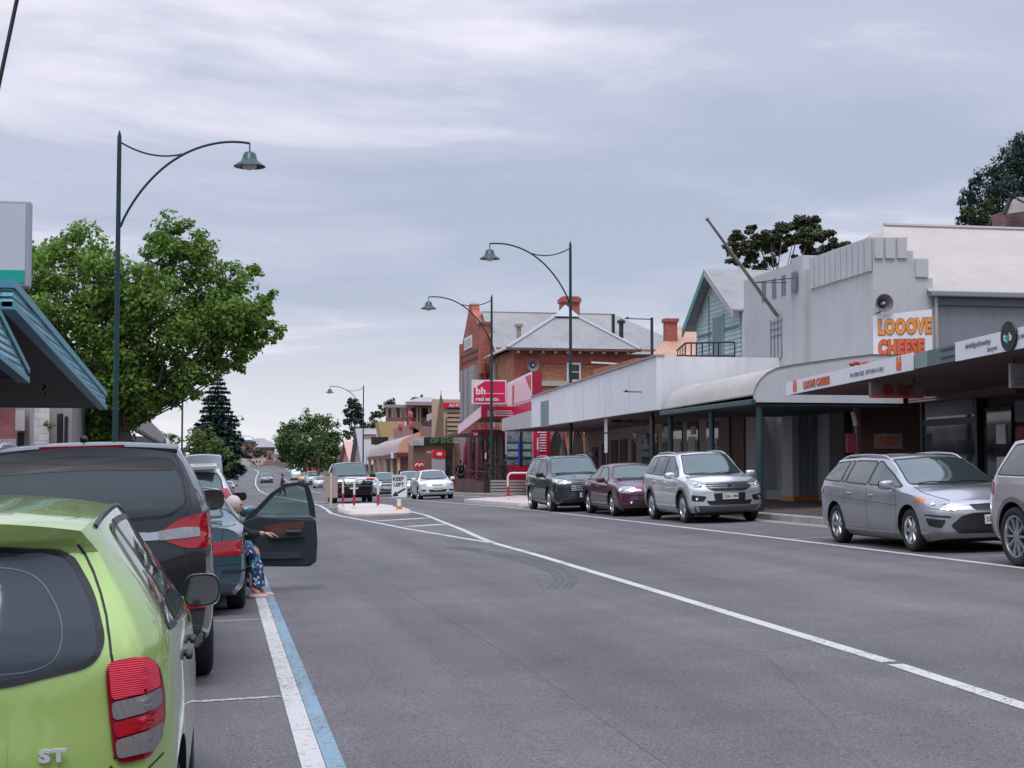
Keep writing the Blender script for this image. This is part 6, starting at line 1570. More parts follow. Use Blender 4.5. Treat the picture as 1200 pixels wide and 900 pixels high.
for a, b in ((777, 785), (787, 800), (806, 819), (829, 843)): door_(wb_, a, b, 494, M_shop, name='shop_window', z0=zf+.4)
for a, b, c in ((790, 799, 515), (808, 816, 512), (834, 838, 505)):
    p0, p1 = ox(a, c, X_), ox(b, c, X_); part(bx(X_-.05, X_-.045, min(p0.y, p1.y), max(p0.y, p1.y), 1.4, p0.z), 'window_poster', mat('poster_pale', (.35, .38, .37), .5, var=.3, vscale=8), wb_)
a, b = ox(846, 485, X_), ox(858, 485, X_); part(bx(X_-.12, X_+.1, min(a.y, b.y)-.0, max(a.y, b.y), zf, 3.4), 'pilaster', mat('pilaster_buff', (.22, .16, .14), .8), wb_)
a, b = ox(858, 485, X_-.02), ox(873, 485, X_-.02); part(bx(X_-.04, X_, min(a.y, b.y), max(a.y, b.y), zf, 3.4), 'brown_panel', mat('brown_render', (.15, .095, .08), .8, var=.1), wb_)
part(MB().tube([ox(871, 560, X_-.15)+V((0, 0, -.6)), ox(871, 480, X_-.15)], .05, 8), 'downpipe', mat('pinkish_pipe', (.25, .17, .15), .6), wb_, smooth=60)
part(bx(12.545, 12.56, *sorted((ox(634, 480, 12.56).y, ox(643, 480, 12.56).y)), ox(638, 500, 12.56).z, ox(638, 470, 12.56).z+.0), 'fascia_poster', mat('poster_teal', (.10, .17, .19), .4, var=.5, vscale=6), wb_)
for a, b, c, d, cc in ((779, 784, 500, 512, 0), (811, 817, 500, 509, 1), (830, 833, 512, 524, 1), (836, 842, 514, 520, 0), (756, 760, 515, 522, 1)):
    p0, p1 = ox(a, c, X_), ox(b, d, X_); part(bx(X_-.05, X_-.045, min(p0.y, p1.y), max(p0.y, p1.y), p1.z, p0.z), 'window_poster', mat('poster_warm', (.42, .33, .26), .5, var=.5, vscale=7) if cc else mat('poster_white', (.5, .5, .48), .5, var=.3, vscale=9), wb_)
# ornamental frieze under the awning
for k in range(8): a = ox(655+4.2*k, 507, 16.0); part(MB().tube([(16.0, a.y+.25*cos(t), a.z+.22*sin(t)) for t in [2*pi*j/10 for j in range(11)]], .02, 5), 'frieze_scroll', M_black, wb_)
# balcony rail on the flat roof
t = thing('balcony_rail', 'dark balcony railing on top of the white box shop', 'railing', (14.5, 44.5, 4.5), 0)
def BR(px, py): return oy(px, py, 44.6)-V(t.location)
q = MB()
for (p0, p1) in (((803, 402), (861, 401)), ((803, 417), (861, 417)), ((793, 411), (803, 402)), ((793, 417), (803, 416))): q.tube([BR(*p0), BR(*p1)], .03, 6)
q.build('rail', M_black, t)
for px in (803, 810, 816, 823, 836, 842, 861): q = MB(); q.tube([BR(px, 402), BR(px, 419)], .022, 6); q.build('baluster', M_black, t)
q = MB()
for px in (794, 797, 800): q.tube([BR(px, 402+(803-px)*.9), BR(px, 418)], .015, 6)
q.build('baluster_set', M_black, t)
# hanging sign with rainbow logo and umbrella
t, w, h = hang(714, 762, 482, 496, 52.0, 'grey hanging sign with black half rainbow mark under the white fascia', mat('mid_grey_board', (.22, .21, .22), .6))
q = MB()
for r0, r1 in ((.29, .34), (.20, .25), (.12, .15)):
    n = 14; P_ = [(-.25+r1*cos(a), -.05, .05+r1*sin(a)) for a in [pi*k/n for k in range(n+1)]]+[(-.25+r0*cos(a), -.05, .05+r0*sin(a)) for a in [pi-pi*k/n for k in range(n+1)]]
    for i in range(n): q.hexa([P_[i], P_[i+1], P_[2*n-i], P_[2*n+1-i]], [V(p)+V((0, .006, 0)) for p in (P_[i], P_[i+1], P_[2*n-i], P_[2*n+1-i])])
q.build('rainbow_mark', M_ink, t); text('sign_lettering', 'ubet', .19, (-.62, -.046, .04), (1, 0, 0), (0, 0, 1), M_ink, t, .003, .008, sx=1.)
t = thing('closed_umbrella', 'folded pale parasol standing in front of the dark arch', 'umbrella', (15.1, 67.2, g(15, 67)+.15))
q = MB(); q.tube([(0, 0, 0), (0, 0, 2.5)], .025, 8); q.build('pole', M_white, t); q = MB(); q.lathe([(.001, 2.55), (.05, 2.4), (.16, 1.9), (.20, 1.5), (.12, 1.42), (.10, 1.0), (.14, .95)], 14); q.build('canopy', mat('parasol_cloth', (.45, .47, .46), .8, var=.1), t, smooth=60)
t = thing('wall_lantern', 'small wall lamp glowing blue white beside a doorway', 'wall lamp', ox(694, 532, 16.3))
q = MB(); q.ell((0, 0, 0), (.12, .12, .1), 12, 8); q.build('lamp_glass', mat('opal_glass', (.7, .7, .68), .3), t, smooth=60); q = MB(); q.box(.1, .3, -.25, .2, -.1, .1); q.build('bracket', mat('blue_bracket', (.05, .06, .18), .4), t)
t = thing('white_figurine', 'small white scroll ornament hung on the shop wall', 'ornament', ox(745, 511, 16.2))
q = MB(); q.lathe([(.001, -.25), (.06, -.22), (.02, -.1), (.08, 0), (.12, .12), (.02, .2)], 10); q.build('ornament', M_white, t, smooth=60)

# ---- agency with red signs ---------------------------------------------------------------
ag = building('agency_shop', 'small agency shop with red panels and picture windows', 'building', 14, 73)
def YR(px0, px1, py0, py1, Y, th=.05):
    a, b = oy(px0, py0, Y), oy(px1, py1, Y); return bx(min(a.x, b.x), max(a.x, b.x), Y-th, Y, b.z, a.z)
zf = g(14, 70)+.12
part(bx(13.1, 15.1, 70, 70.5, zf, 3.35), 'wall', M_redd, ag)
part(YR(593, 640, 546, 574, 69.98, .1), 'lower_panel', M_red, ag)
part(YR(592, 626, 498, 547, 69.98, .03), 'window_surround', mat('pale_pink_frame', (.5, .36, .36), .6), ag)
for (a, b) in ((594, 607.5), (612, 623)):
    o = part(YR(a, b, 501, 545, 69.93, .03), 'window', mat('agency_window', (.18, .21, .22), .1, var=.6, vscale=6), ag)
    for z in (518, 527, 536): part(YR(a, b, z, z+1.3, 69.9, .03), 'listing_rack', M_frame, ag)
    part(YR(a+1, b-1, 519.5, 526, 69.9, .012), 'listing', mat('listing_teal', (.25, .36, .38), .4, var=.5, vscale=9), ag); part(YR(a+1, b-1, 528.5, 535, 69.9, .012), 'listing', MATS['listing_teal'], ag)
part(YR(607, 608.6, 512, 544, 69.9, .03), 'blue_tube', mat('blue_tube', (.05, .10, .75), .3), ag)
part(YR(609, 612, 498, 546, 69.9, .05), 'window_post', M_frame, ag)
o = part(YR(625, 642, 503, 536, 69.95, .05), 'red_panel', M_red, ag)
for k in range(8):
    z = 506+3.1*k; a = oy(630+(k*3) % 4, z, 69.88); b = oy(640, z, 69.88); part(bx(a.x, b.x, 69.87, 69.9, a.z-.05, a.z+.0), 'panel_lettering', M_signw, ag)
# awning of the agency, red band
yC = 75.0
bot = oy(564, 489, yC).z; top = oy(564, 476, yC).z; xc_ = oy(564, 480, yC).x; xr_ = 16.0
part(bx(xc_, xr_, yC-.06, yC, bot, top), 'awning_band', M_red, ag)
e2 = ox(537, 509, xc_); e1 = ox(537, 499, xc_)
part(MB().hexa([(xc_-.02, yC, bot), (xc_-.02, e2.y, e2.z), (xc_-.02, e2.y, e1.z), (xc_-.02, yC, top)], [(xc_+.05, yC, bot), (xc_+.05, e2.y, e2.z), (xc_+.05, e2.y, e1.z), (xc_+.05, yC, top)]), 'awning_street_band', M_pinkf, ag)
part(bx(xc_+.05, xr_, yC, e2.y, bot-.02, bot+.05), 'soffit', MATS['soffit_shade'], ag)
a = oy(571, 488, yC-.07); ptext(ag, 'awning_lettering', 'bh', .42, (a.x, yC-.08, bot+.06), (1, 0, 0), (0, 0, 1), M_signw, th=.004, bold=.012); ptext(ag, 'awning_lettering', 'real', .24, (oy(608, 480, yC).x, yC-.08, bot+.28), (1, 0, 0), (0, 0, 1), M_signw, th=.004, bold=.008, sx=1.05); ptext(ag, 'awning_lettering', 'estate', .24, (oy(603, 480, yC).x, yC-.08, bot+.04), (1, 0, 0), (0, 0, 1), M_signw, th=.004, bold=.008, sx=1.05)
for k in range(3): a = oy(579, 481+2.6*k, yC-.07); part(bx(a.x, a.x+.9+.15*k, yC-.075, yC-.06, a.z-.05, a.z), 'small_print', M_signw, ag)
# tall pink panel along the street and its red end
y0, y1 = ox(623.5, 450, 14.3).y, ox(594.5, 450, 14.3).y
z0t, z1t = ox(623.5, 435, 14.3).z, ox(594.5, 449, 14.3).z; z0b, z1b = ox(623.5, 470, 14.3).z, ox(594.5, 478, 14.3).z
part(MB().hexa([(14.3, y0, z0b), (14.3, y1, z1b), (14.3, y1, z1t), (14.3, y0, z0t)], [(14.4, y0, z0b), (14.4, y1, z1b), (14.4, y1, z1t), (14.4, y0, z0t)]), 'roof_sign_frame', M_signw, ag)
part(MB().hexa([(14.27, y0+.1, z0b+.1), (14.27, y1-.1, z1b+.1), (14.27, y1-.1, z1t-.12), (14.27, y0+.1, z0t-.12)], [(14.3, y0+.1, z0b+.1), (14.3, y1-.1, z1b+.1), (14.3, y1-.1, z1t-.12), (14.3, y0+.1, z0t-.12)]), 'roof_sign', M_pinkf, ag)
part(MB().prism([(14.26, y0+.12, z0t-.15), (14.26, y0+1.5, z0t-.17), (14.26, y0+.12, z0b+.5)], (-.01, 0, 0)), 'sign_stripe', M_red, ag)
part(MB().prism([(14.26, y1-1.9, z1b+.1), (14.26, y1-1.55, z1b+.1), (14.26, y1-1.6, z1t-.2), (14.26, y1-2.1, z1t-.2)], (-.01, 0, 0)), 'sign_stripe', M_red, ag)
part(bx(14.3, 14.75, y0-.08, y0-.0, 3.9, z0t), 'sign_end', M_redd, ag)
part(MB().hexa([(14.28, y0, 3.9), (14.28, y1, z1b-.3), (14.28, y1, z1b), (14.28, y0, z0b)], [(14.4, y0, 3.9), (14.4, y1, z1b-.3), (14.4, y1, z1b), (14.4, y0, z0b)]), 'red_base_panel', M_red, ag)
# box sign
a, b = oy(553.5, 445, 74.2), oy(593.5, 473.5, 74.2)
t = thing('box_sign', 'square red bh real estate sign box above the agency awning', 'sign', ((a.x+b.x)/2, 74.2, b.z))
w, h = b.x-a.x, a.z-b.z
q = MB(); q.box(-w/2, w/2, 0, .25, 0, h); q.build('frame', M_signw, t); q = MB(); q.box(-w/2+.06, w/2-.06, -.012, 0, .06, h-.06); q.build('face', M_red, t)
q = MB(); q.prism([(-w/2+.07, -.014, h-.07), (-w/2+.62, -.014, h-.07), (-w/2+.07, -.014, h-.42)], (0, -.006, 0)); q.build('white_corner', M_signw, t)
text('box_lettering', 'bh', .50, (-w/2+.16, -.02, h*.40), (1, 0, 0), (0, 0, 1), M_signw, t, .004, .016); text('box_lettering', 'real estate', .27, (-w/2+.16, -.02, h*.13), (1, 0, 0), (0, 0, 1), M_signw, t, .004, .008, sx=1.0)
q = MB(); q.box(-w/2+.70, w/2-.1, -.018, -.012, h*.42, h*.45); q.build('small_print', M_pinkf, t)
a, b = oy(552, 515, 76), oy(590, 503, 76); 
t, w, h = hang(552, 590, 503.5, 512, 76.5, 'dark maroon hanging sign below the agency awning', mat('maroon_board', (.14, .01, .035), .5)); text('sign_lettering', 'bh', .24, (-w/2+.12, -.045, .07), (1, 0, 0), (0, 0, 1), M_signw, t, .003)

# ---- two storey red brick building ---------------------------------------------------------
rb = building('brick_hotel', 'two storey red brick building with stepped gable and grey iron roofs', 'building', 16, 88)
GXf = 15.0
zf = g(15, 86)+.15
L_, A2, R_ = ox(541.5, 405, GXf), ox(551, 361, GXf), ox(563, 383, GXf)
q = MB(); q.prism([(GXf, L_.y, zf-.5), (GXf, L_.y, L_.z), (GXf, A2.y+.6, A2.z-.05), (GXf, A2.y+.6, A2.z+.25), (GXf, A2.y-.3, A2.z+.25), (GXf, A2.y-.6, A2.z-.2), (GXf, R_.y+.6, R_.z+.1), (GXf, R_.y, R_.z+.1), (GXf, R_.y, zf-.5)], (.5, 0, 0)); part(q, 'gable_wall', M_brick, rb)
part(bx(GXf+.5, 30, 86.5, 95, zf-.5, 8.6), 'wall', M_brick, rb)
WX, WY = oy(603, 440, 80.5).x, 80.5
ez = oy(660, 410, WY).z
wx1 = oy(735, 410, WY).x
part(bx(WX, wx1, WY, 88, zf-.5, ez), 'wing_wall', M_brick_o, rb)
part(bx(wx1, 32, WY+1.5, 88, zf-.5, ez-.6), 'rear_wall', M_brickd, rb)
for (x0, x1) in ((WX-.03, WX+1.0), (wx1-.7, wx1+.03)): part(bx(x0, x1, WY-.04, WY, 4, ez-.3), 'brick_quoin', M_brick, rb)
part(bx(WX-.05, wx1+.05, WY-.07, WY-.0, ez-.75, ez-.3), 'brick_band', M_brick, rb)
apx = oy(665, 364, WY+3.2)
e0, e1 = V((WX-.5, WY-.55, ez+.0)), V((wx1+.6, WY-.55, ez+.0)); e2_, e3 = V((WX-.5, 88, ez)), V((wx1+.6, 88, ez))
ap1 = V((apx.x-.1, WY+3.4, apx.z)); ap2 = V((apx.x-.1, 88, apx.z))
part(MB().slab([e0, e1, ap1], -.07), 'hip_roof', M_roofgy, rb)
part(MB().slab([e2_, e0, ap1, ap2], -.07), 'hip_roof', M_roofgy_y, rb); part(MB().slab([e1, e3, ap2, ap1], -.07), 'hip_roof', M_roofgy_y, rb)
M_cap = mat('pale_ridge', (.40, .41, .43), .5)
for s_ in (e0, e1): part(MB().tube([s_+V((0, 0, .05)), ap1+V((0, 0, .05))], .09, 6), 'hip_cap', M_cap, rb)
k = .2; part(MB().prism([ap1+(e0-ap1)*k+V((0, -.1, .1)), ap1+(e1-ap1)*k+V((0, -.1, .1)), ap1+V((0, -.1, .35))], (0, .1, 0)), 'gablet', M_cap, rb)
part(bx(WX-.5, wx1+.6, WY-.66, WY-.5, ez-.1, ez+.04), 'gutter', M_brickd, rb)
for k in range(10): x = WX+.1+(wx1-WX)*k/9.3; part(bx(x, x+.09, WY-.5, WY-.05, ez-.22, ez-.1), 'eave_bracket', M_signw, rb)
# main roof behind
rzm = oy(660, 367.5, 91).z; x0, x1 = GXf+.4, oy(720, 368, 91).x
part(MB().slab([(x0, 86.2, 8.3), (x1+4.4, 86.2, 8.3), (x1, 91, rzm), (x0, 91, rzm)], -.08), 'main_roof', M_roofgy, rb)
part(MB().slab([(x1, 91, rzm), (x0, 91, rzm), (x0, 96, 8.3), (x1+4.4, 96, 8.3)], .08), 'main_roof', M_roofgy, rb)
part(MB().tube([(x0, 91, rzm+.04), (x1, 91, rzm+.04)], .06, 6), 'ridge_cap', M_cap, rb)
part(MB().slab([(x1+4.4, 86.2, 8.3), (x1+4.4, 96, 8.3), (x1, 91, rzm)], -.08), 'main_roof', M_roofgy_y, rb)
a, b = oy(658, 347, 87), oy(681, 370, 87); q = MB(); q.box(a.x+.08, b.x-.08, 87, 88, b.z-2, a.z-.3); q.box(a.x, b.x, 86.9, 88.1, a.z-.35, a.z-.1); q.box(a.x+.1, b.x-.1, 86.98, 88.02, a.z-.1, a.z); part(q, 'chimney', M_brick, rb)
for (px, py) in ((608, 383), (728, 379)):
    p = oy(px, py, 84); part(MB().lathe([(.13, -1.6), (.13, 0), (.24, 0), (.24, .15), (.001, .3)], 12, p), 'flue', mat('flue_buff', (.28, .24, .21), .6) if px < 700 else M_frame, rb, smooth=40)
part(bx(oy(718, 368, 88).x, oy(720.5, 368, 88).x, 88, 88.3, 9.6, oy(719, 368, 88).z), 'vent_stack', M_black, rb)
# windows
def win(root, Y, px0, px1, py0, py1, fm, gm=M_shop):
    a, b = oy(px0, py0, Y), oy(px1, py1, Y); f = part(bx(a.x, b.x, Y-.06, Y-.0, b.z, a.z), 'window', fm, root)
    w, h = b.x-a.x, a.z-b.z; q = MB(); q.box(a.x+.1, b.x-.1, Y-.075, Y-.058, b.z+.1, b.z+h*.48); q.box(a.x+.1, b.x-.1, Y-.075, Y-.058, b.z+h*.54, a.z-.1); q.build('pane', gm, f)
    return f
win(rb, WY-.02, 664, 680.5, 425, 447, M_white)
q = MB(); a, b = oy(664, 424, WY), oy(681, 425, WY); part(bx(a.x-.15, b.x+.15, WY-.1, WY, a.z, a.z+.25), 'lintel', M_brick, rb)
a, b = oy(630, 446, WY-.1), oy(661, 452.5, WY-.1); part(bx(a.x, b.x+1.5, WY-.12, WY-.04, b.z, a.z), 'pale_band', mat('pale_band', (.42, .38, .36), .7), rb)
a = oy(693, 425, WY-.4); b = oy(729, 427, WY-.4); part(MB().tube([a, b], .06, 8), 'floodlight_tube', M_signw, rb, smooth=60)
horn(625, 428, WY-.6, .33, 'grey horn loudspeaker on the orange brick wing wall')
# grey fins beside the gable, gable details
for k, (a, b, c) in enumerate(((540, 543, 435), (544.5, 548.5, 433), (550, 556.5, 430))):
    p0, p1 = ox(a, 470, GXf-.25), ox(b, 470, GXf-.25); part(bx(GXf-.3, GXf-.02, min(p0.y, p1.y), max(p0.y, p1.y), 4.6, ox(a, c, GXf-.25).z), 'grey_fin', mat('fin_grey', (.25, .245, .25), .6, dirt=.3), rb)
a, b = ox(545, 397, GXf-.02), ox(553, 407, GXf-.02); f = part(bx(GXf-.08, GXf-.0, b.y, a.y, b.z, a.z), 'window', M_white, rb); q = MB(); q.box(GXf-.10, GXf-.07, b.y+.2, a.y-.2, b.z+.12, a.z-.12); q.build('pane', M_shop, f)
for py in (418, 426): a = ox(541.5, py, GXf); part(bx(GXf-.06, GXf, R_.y, L_.y, ox(556, py-7, GXf).z-.08, ox(556, py-7, GXf).z+.08), 'string_course', M_brickd, rb)
p = ox(567, 383, GXf); part(bx(GXf-.1, GXf+.55, R_.y-.75, R_.y+.1, 7.2, R_.z+.25), 'shoulder_pier', M_brick, rb); part(bx(GXf-.16, GXf+.6, R_.y-.82, R_.y+.16, R_.z+.05, R_.z+.2), 'pier_cap', M_brickd, rb)
part(bx(GXf-.12, GXf+.5, L_.y-.05, L_.y+.4, 6.5, L_.z+.1), 'shoulder_pier', M_brick, rb)
part(MB().tube([(WX-.1, 86, 7.6), (WX-.1, 86, 4)], .25, 10), 'tank_pipe', mat('pale_pipe_grey', (.33, .32, .31), .6), rb, smooth=60)
part(MB().tube([(GXf+.1, R_.y-1.1, 7.8), (GXf+.1, R_.y-1.1, 3.5)], .06, 8), 'downpipe', mat('red_pipe', (.22, .03, .05), .5), rb, smooth=60)
# ground floor of the brick building
M_maroon = mat('maroon_trim', (.16, .025, .035), .55, var=.15)
for a, b, m_ in ((538, 546, M_cream), (546.5, 551, M_maroon), (553, 556, M_shop), (557.5, 560.5, M_maroon), (562, 566, M_shop), (567.5, 570, M_maroon), (572, 578, M_shop), (579, 582, M_maroon), (583, 590, M_door)):
    p0, p1 = ox(a, 520, GXf-.1), ox(b, 520, GXf-.1); part(bx(GXf-.12, GXf-.02, p1.y, p0.y, zf+(.7 if m_ is M_shop else 0), 3.6), 'window_bay' if m_ is M_shop else 'pillar', m_, rb)
part(bx(xc_+.1, GXf, e2.y+.1, 88, 3.45, 3.55), 'awning_soffit', M_cream, rb)
part(MB().hexa([(12.7, e2.y+.1, 3.5), (12.7, 88, 3.35), (12.7, 88, 3.55), (12.7, e2.y+.1, 3.7)], [(12.8, e2.y+.1, 3.5), (12.8, 88, 3.35), (12.8, 88, 3.55), (12.8, e2.y+.1, 3.7)]), 'awning_edge', M_maroon, rb)
# ramp railing, steps
t = thing('ramp_railing', 'dark red metal ramp railing in front of the brick building', 'railing', (13.9, 82, g(13.9, 82)+.15))
q = MB()
for z in (.45, 1.05): q.tube([(0, -5, z-.0), (0, 6, z+.1)], .03, 6)
q.build('rail', M_maroon, t)
for k in range(6): q = MB(); q.tube([(0, -5+2.2*k, 0), (0, -5+2.2*k, 1.08+.018*k)], .03, 6); q.build('post', M_maroon, t)
t = thing('ramp_wall', 'low brown block wall below the ramp railing', 'wall', (13.6, 83, g(13.6, 83)+.1)); q = MB(); q.box(-.15, .15, -4, 5, 0, .75); q.build('blocks', M_brickd, t)
t = thing('planter_box', 'pale slatted planter box with dark shrub by the street lamp', 'planter', (12.6, 67.4, g(12.6, 67.4)+.14))
for k in range(5): q = MB(); q.box(-.75, .75, -.3, .3, .05+.13*k, .14+.13*k); q.build('slat', mat('planter_pale', (.42, .38, .36), .7, var=.1), t)
PLANT_AT = (12.4, 67.4, g(12.4, 67.4)+.8)
t = thing('red_flag', 'crimson flag hanging from a short staff beside the person in black', 'flag', ox(544, 532, 14.0))
q = MB(); vs = []
for i in range(9):
    for j in range(6): vs.append((.06*sin(i*.9+j*.3), -.45+.9*i/8*1., -.55+j/5*1.1-.18*(i/8)))
q.add(vs, [(i*6+j, i*6+j+1, (i+1)*6+j+1, (i+1)*6+j) for i in range(8) for j in range(5)]); o = q.build('cloth', mat('crimson_cloth', (.40, .01, .09), .8, var=.2), t, smooth=180); m_ = o.modifiers.new('s', 'SOLIDIFY'); m_.thickness = .01
q = MB(); q.tube([(0, -.5, .7), (0, -.5, -1.9)], .02, 6); q.build('staff', M_black, t)
t = thing('phone_booth', 'grey phone booth with rounded red top on the far footpath', 'phone booth', (13.15, 93.5, g(13, 93)+.15))
q = MB(); q.box(-.38, .38, -.38, .38, 0, 2.05); bevel(q.build('cabinet', mat('booth_grey', (.40, .38, .40), .4, var=.1), t), .04); q = MB(); q.prism(roundc([(-.42, -.42, 2.05), (.42, -.42, 2.05), (.42, -.42, 2.55), (-.42, -.42, 2.55)], .2), (0, .84, 0)); q.build('red_top', mat('booth_red', (.65, .02, .03), .35), t)
q = MB(); q.ell((0, -.43, 2.3), (.18, .01, .1), 14, 8); q.build('emblem', M_signw, t)
t = thing('post_box_sign', 'red round postal sign on a white post near the phone booth', 'sign', (12.95, 99, g(13, 99)+.15))
q = MB(); q.tube([(0, 0, 0), (0, 0, 3.3)], .09, 8); q.build('post', M_white, t); q = MB(); q.ell((0, -.05, 3.3), (.28, .1, .26), 16, 10, .8); q.build('sign_head', mat('booth_red', (.6, .02, .03)), t, smooth=60)
t = thing('red_white_marker', 'small red board with white curved marks above the white car roof', 'sign', (11.9, 93, g(12, 93)+.1))
q = MB(); q.box(-.3, .3, -.03, .03, 1.45, 1.9); q.tube([(0, 0, 0), (0, 0, 1.2)], .04, 6); q.build('board', mat('booth_red', (.6, .02, .03)), t)
q = MB()
for s in (-.13, .13): q.tube([(s+.1*cos(a), -.04, 1.66+.12*sin(a)) for a in [k*.5 for k in range(8)]], .04, 6)
q.build('marks', M_signw, t)

# ---- far shops on the right ------------------------------------------------------------------
M_buff = mat('buff_boards', (.50, .40, .26), .7, var=.1); M_terr = mat('terracotta_render', (.27, .15, .115), .8, var=.12, dirt=.3); M_brownp = mat('brown_panel_far', (.20, .12, .085), .8, var=.15)
t = building('postal_shop', 'buff slatted shopfront with red postal strip sign and tall thin finial', 'building', 15, 101)
Yp = 103.0; part(YR(506, 543, 468, 530, Yp, .3), 'slatted_front', M_buff, t)
for k in range(6): part(YR(524, 541, 478+5.2*k, 479.4+5.2*k, Yp-.3, .03), 'slat_gap', M_frame, t)
part(YR(519, 557, 472, 478, Yp-.4, .1), 'strip_sign', M_red, t); a = oy(526, 477, Yp-.52); ptext(t, 'strip_lettering', 'AU POST', .28, (a.x, Yp-.52, a.z+.02), (1, 0, 0), (0, 0, 1), M_signw, th=.004, bold=.01)
q = MB(); a = oy(517, 458, Yp); q.tube([a, oy(517, 515, Yp)], [.03, .12], 8); part(q, 'finial', M_buff, t)
part(MB().prism([oy(509, 512, Yp-1), oy(519, 512, Yp-1), oy(519, 470, Yp-1), oy(516, 462, Yp-1)], (0, -.2, 0)), 'wedge_panel', M_brownp, t)
part(bx(oy(506, 500, Yp).x, 20, Yp, 109, -.5, oy(506, 500, Yp).z), 'wall', M_terr, t)
part(YR(535, 545, 507, 560, 99, .4), 'pillar', M_cream, t)
t = building('op_shop', 'brown brick shop with green OP SHOP letters on a black board', 'building', 14, 97)
Yo = 96.5; part(YR(484, 532, 519, 560, Yo, .3), 'wall', M_brownp, t); part(YR(496, 531, 512.5, 520.5, Yo-.3, .2), 'sign_board', mat('black_board', (.012, .016, .016), .5), t)
a = oy(503, 519.6, Yo-.52); ptext(t, 'board_lettering', 'OP SHOP', .42, (a.x+.05, Yo-.52, a.z+.03), (1, 0, 0), (0, 0, 1), mat('letter_green', (.09, .24, .07), .5), th=.004, bold=.012)
part(YR(480, 496, 513, 522, Yo-.3, .3), 'pale_sign', mat('sign_pale_grey', (.42, .44, .42), .5, var=.3), t); part(YR(514, 520, 528, 562, Yo-.31, .05), 'doorway', M_maroon, t); part(YR(520, 530, 524, 556, Yo-.31, .05), 'shop_window', M_shop, t); part(YR(500, 516, 529, 531, Yo-1.0, .7), 'ledge', M_buff, t)
part(bx(oy(484, 519, Yo).x, 22, Yo, 99, -.5, oy(484, 519, Yo).z), 'side_wall', M_terr, t)
t = building('art_deco_shop', 'brown shop with curved art deco parapet and red urn ornaments', 'building', 15, 113)
Yd = 113.0
q = MB(); q.prism([oy(a, b, Yd) for a, b in ((484, 519), (484, 494), (492, 494), (497, 502), (503, 506), (509, 500), (515, 500), (515, 519))], (0, .4, 0)); part(q, 'parapet', M_brownp, t)
q = MB(); X_d = 14.0; zz = ox(484, 500, X_d); q.box(X_d, X_d+.4, Yd, 126, -1, ox(480, 498, X_d).z); part(q, 'street_wall', mat('pink_brown_render', (.33, .17, .14), .8, var=.12), t)
for px, py in ((481, 487), (469, 500), (482, 499)): p = ox(px, py, X_d-.1); part(MB().ell(p, (.2, .25, .32), 12, 8, .7), 'urn_ornament', mat('urn_red', (.42, .06, .07), .6), t, smooth=50)
part(YR(484, 516, 516, 519.5, Yd-.3, .2), 'red_cornice', M_maroon, t)
t = building('verandah_shop', 'far shop with orange curved verandah roof on cream posts', 'building', 14, 120)
q = MB(); Yv0, Yv1 = 111., 134.; vs = []
for y in (Yv0, Yv1):
    for (x, z) in ((12.6, 3.1), (12.75, 3.75), (13.1, 4.15), (14.2, 4.6)): vs.append((x, y, z+g0(y)+.25))
q.add(vs, [(i, i+1, i+5, i+4) for i in range(3)]); part(q, 'verandah_roof', mat_ribs('verandah_grey_iron', (.40, .33, .31), 'Y', .5, .6, 0, .03), t, smooth=50)
q = MB(); q.prism([(12.6, Yv0-.05, 3.1+g0(Yv0)+.25), (12.75, Yv0-.05, 3.75+g0(Yv0)+.25), (13.1, Yv0-.05, 4.15+g0(Yv0)+.25), (14.3, Yv0-.05, 4.65+g0(Yv0)+.25), (16.2, Yv0-.05, 4.9+g0(Yv0)+.25), (16.2, Yv0-.05, 3.1+g0(Yv0)+.25)], (0, .06, 0)); part(q, 'orange_end', mat('orange_apricot', (.60, .32, .19), .6, var=.06), t)
part(bx(12.55, 16.2, Yv0-.15, Yv0-.06, 2.85+g0(Yv0)+.25, 3.12+g0(Yv0)+.25), 'red_beam', M_maroon, t)
for k in range(6): y = Yv0+.1+k*4.4; part(bx(12.62, 12.82, y, y+.2, g(12.7, y)+.1, 3.3+g0(y)+.25), 'post', M_buff, t)
part(bx(14.2, 15, Yv0+1, Yv1, -1, 4.8+g0(120)), 'wall', mat('dark_shopfront', (.03, .035, .04), .6), t); part(bx(12.6, 12.66, Yv0, Yv1, 2.75+g0(120)+.3, 3.05+g0(120)+.3), 'red_fascia', M_maroon, t)
for k, (a, b) in enumerate(((458, 461), (481, 483))): part(YR(a, b, 530, 536 if k else 537, Yv0-.3, .05), 'hanging_panel', M_signw, t)
# upper balcony house
t = building('balcony_house', 'upper storey house with columned balconies above the far shops', 'house', 20, 128)
Yb = 126.; part(YR(452, 477, 476, 494, Yb+1.5, .3), 'wall', M_brownp, t); part(YR(476, 520, 474, 500, Yb+1.5, .3), 'wall', M_terr, t)
part(YR(450, 480, 474.5, 478, Yb, .8), 'eave', mat('eave_grey', (.30, .25, .25), .6), t); part(YR(476, 522, 471, 475.5, Yb-.5, .8), 'eave', MATS['eave_grey'], t)
a, b, c, d = oy(474, 471, Yb-1), oy(522, 471, Yb-1), oy(505, 465, Yb+3), oy(490, 466, Yb+3); part(MB().slab([a, b, c, d], -.1), 'roof', mat('roof_pale_brown', (.36, .31, .29), .6, var=.1), t)
for px in (453, 459, 463, 469, 475, 479, 488, 492, 502): part(YR(px, px+1.1, 478, 494, Yb-.3, .15), 'column', mat('column_cream', (.42, .34, .27), .6), t)
for a, b in ((455, 458), (464, 468), (481, 487), (494, 501)): part(YR(a, b, 478, 489, Yb+1.1, .05), 'dark_window', M_shop, t)
part(YR(452, 477, 489, 494, Yb-.4, .08), 'balustrade', mat('rail_maroon', (.18, .08, .08), .6), t)
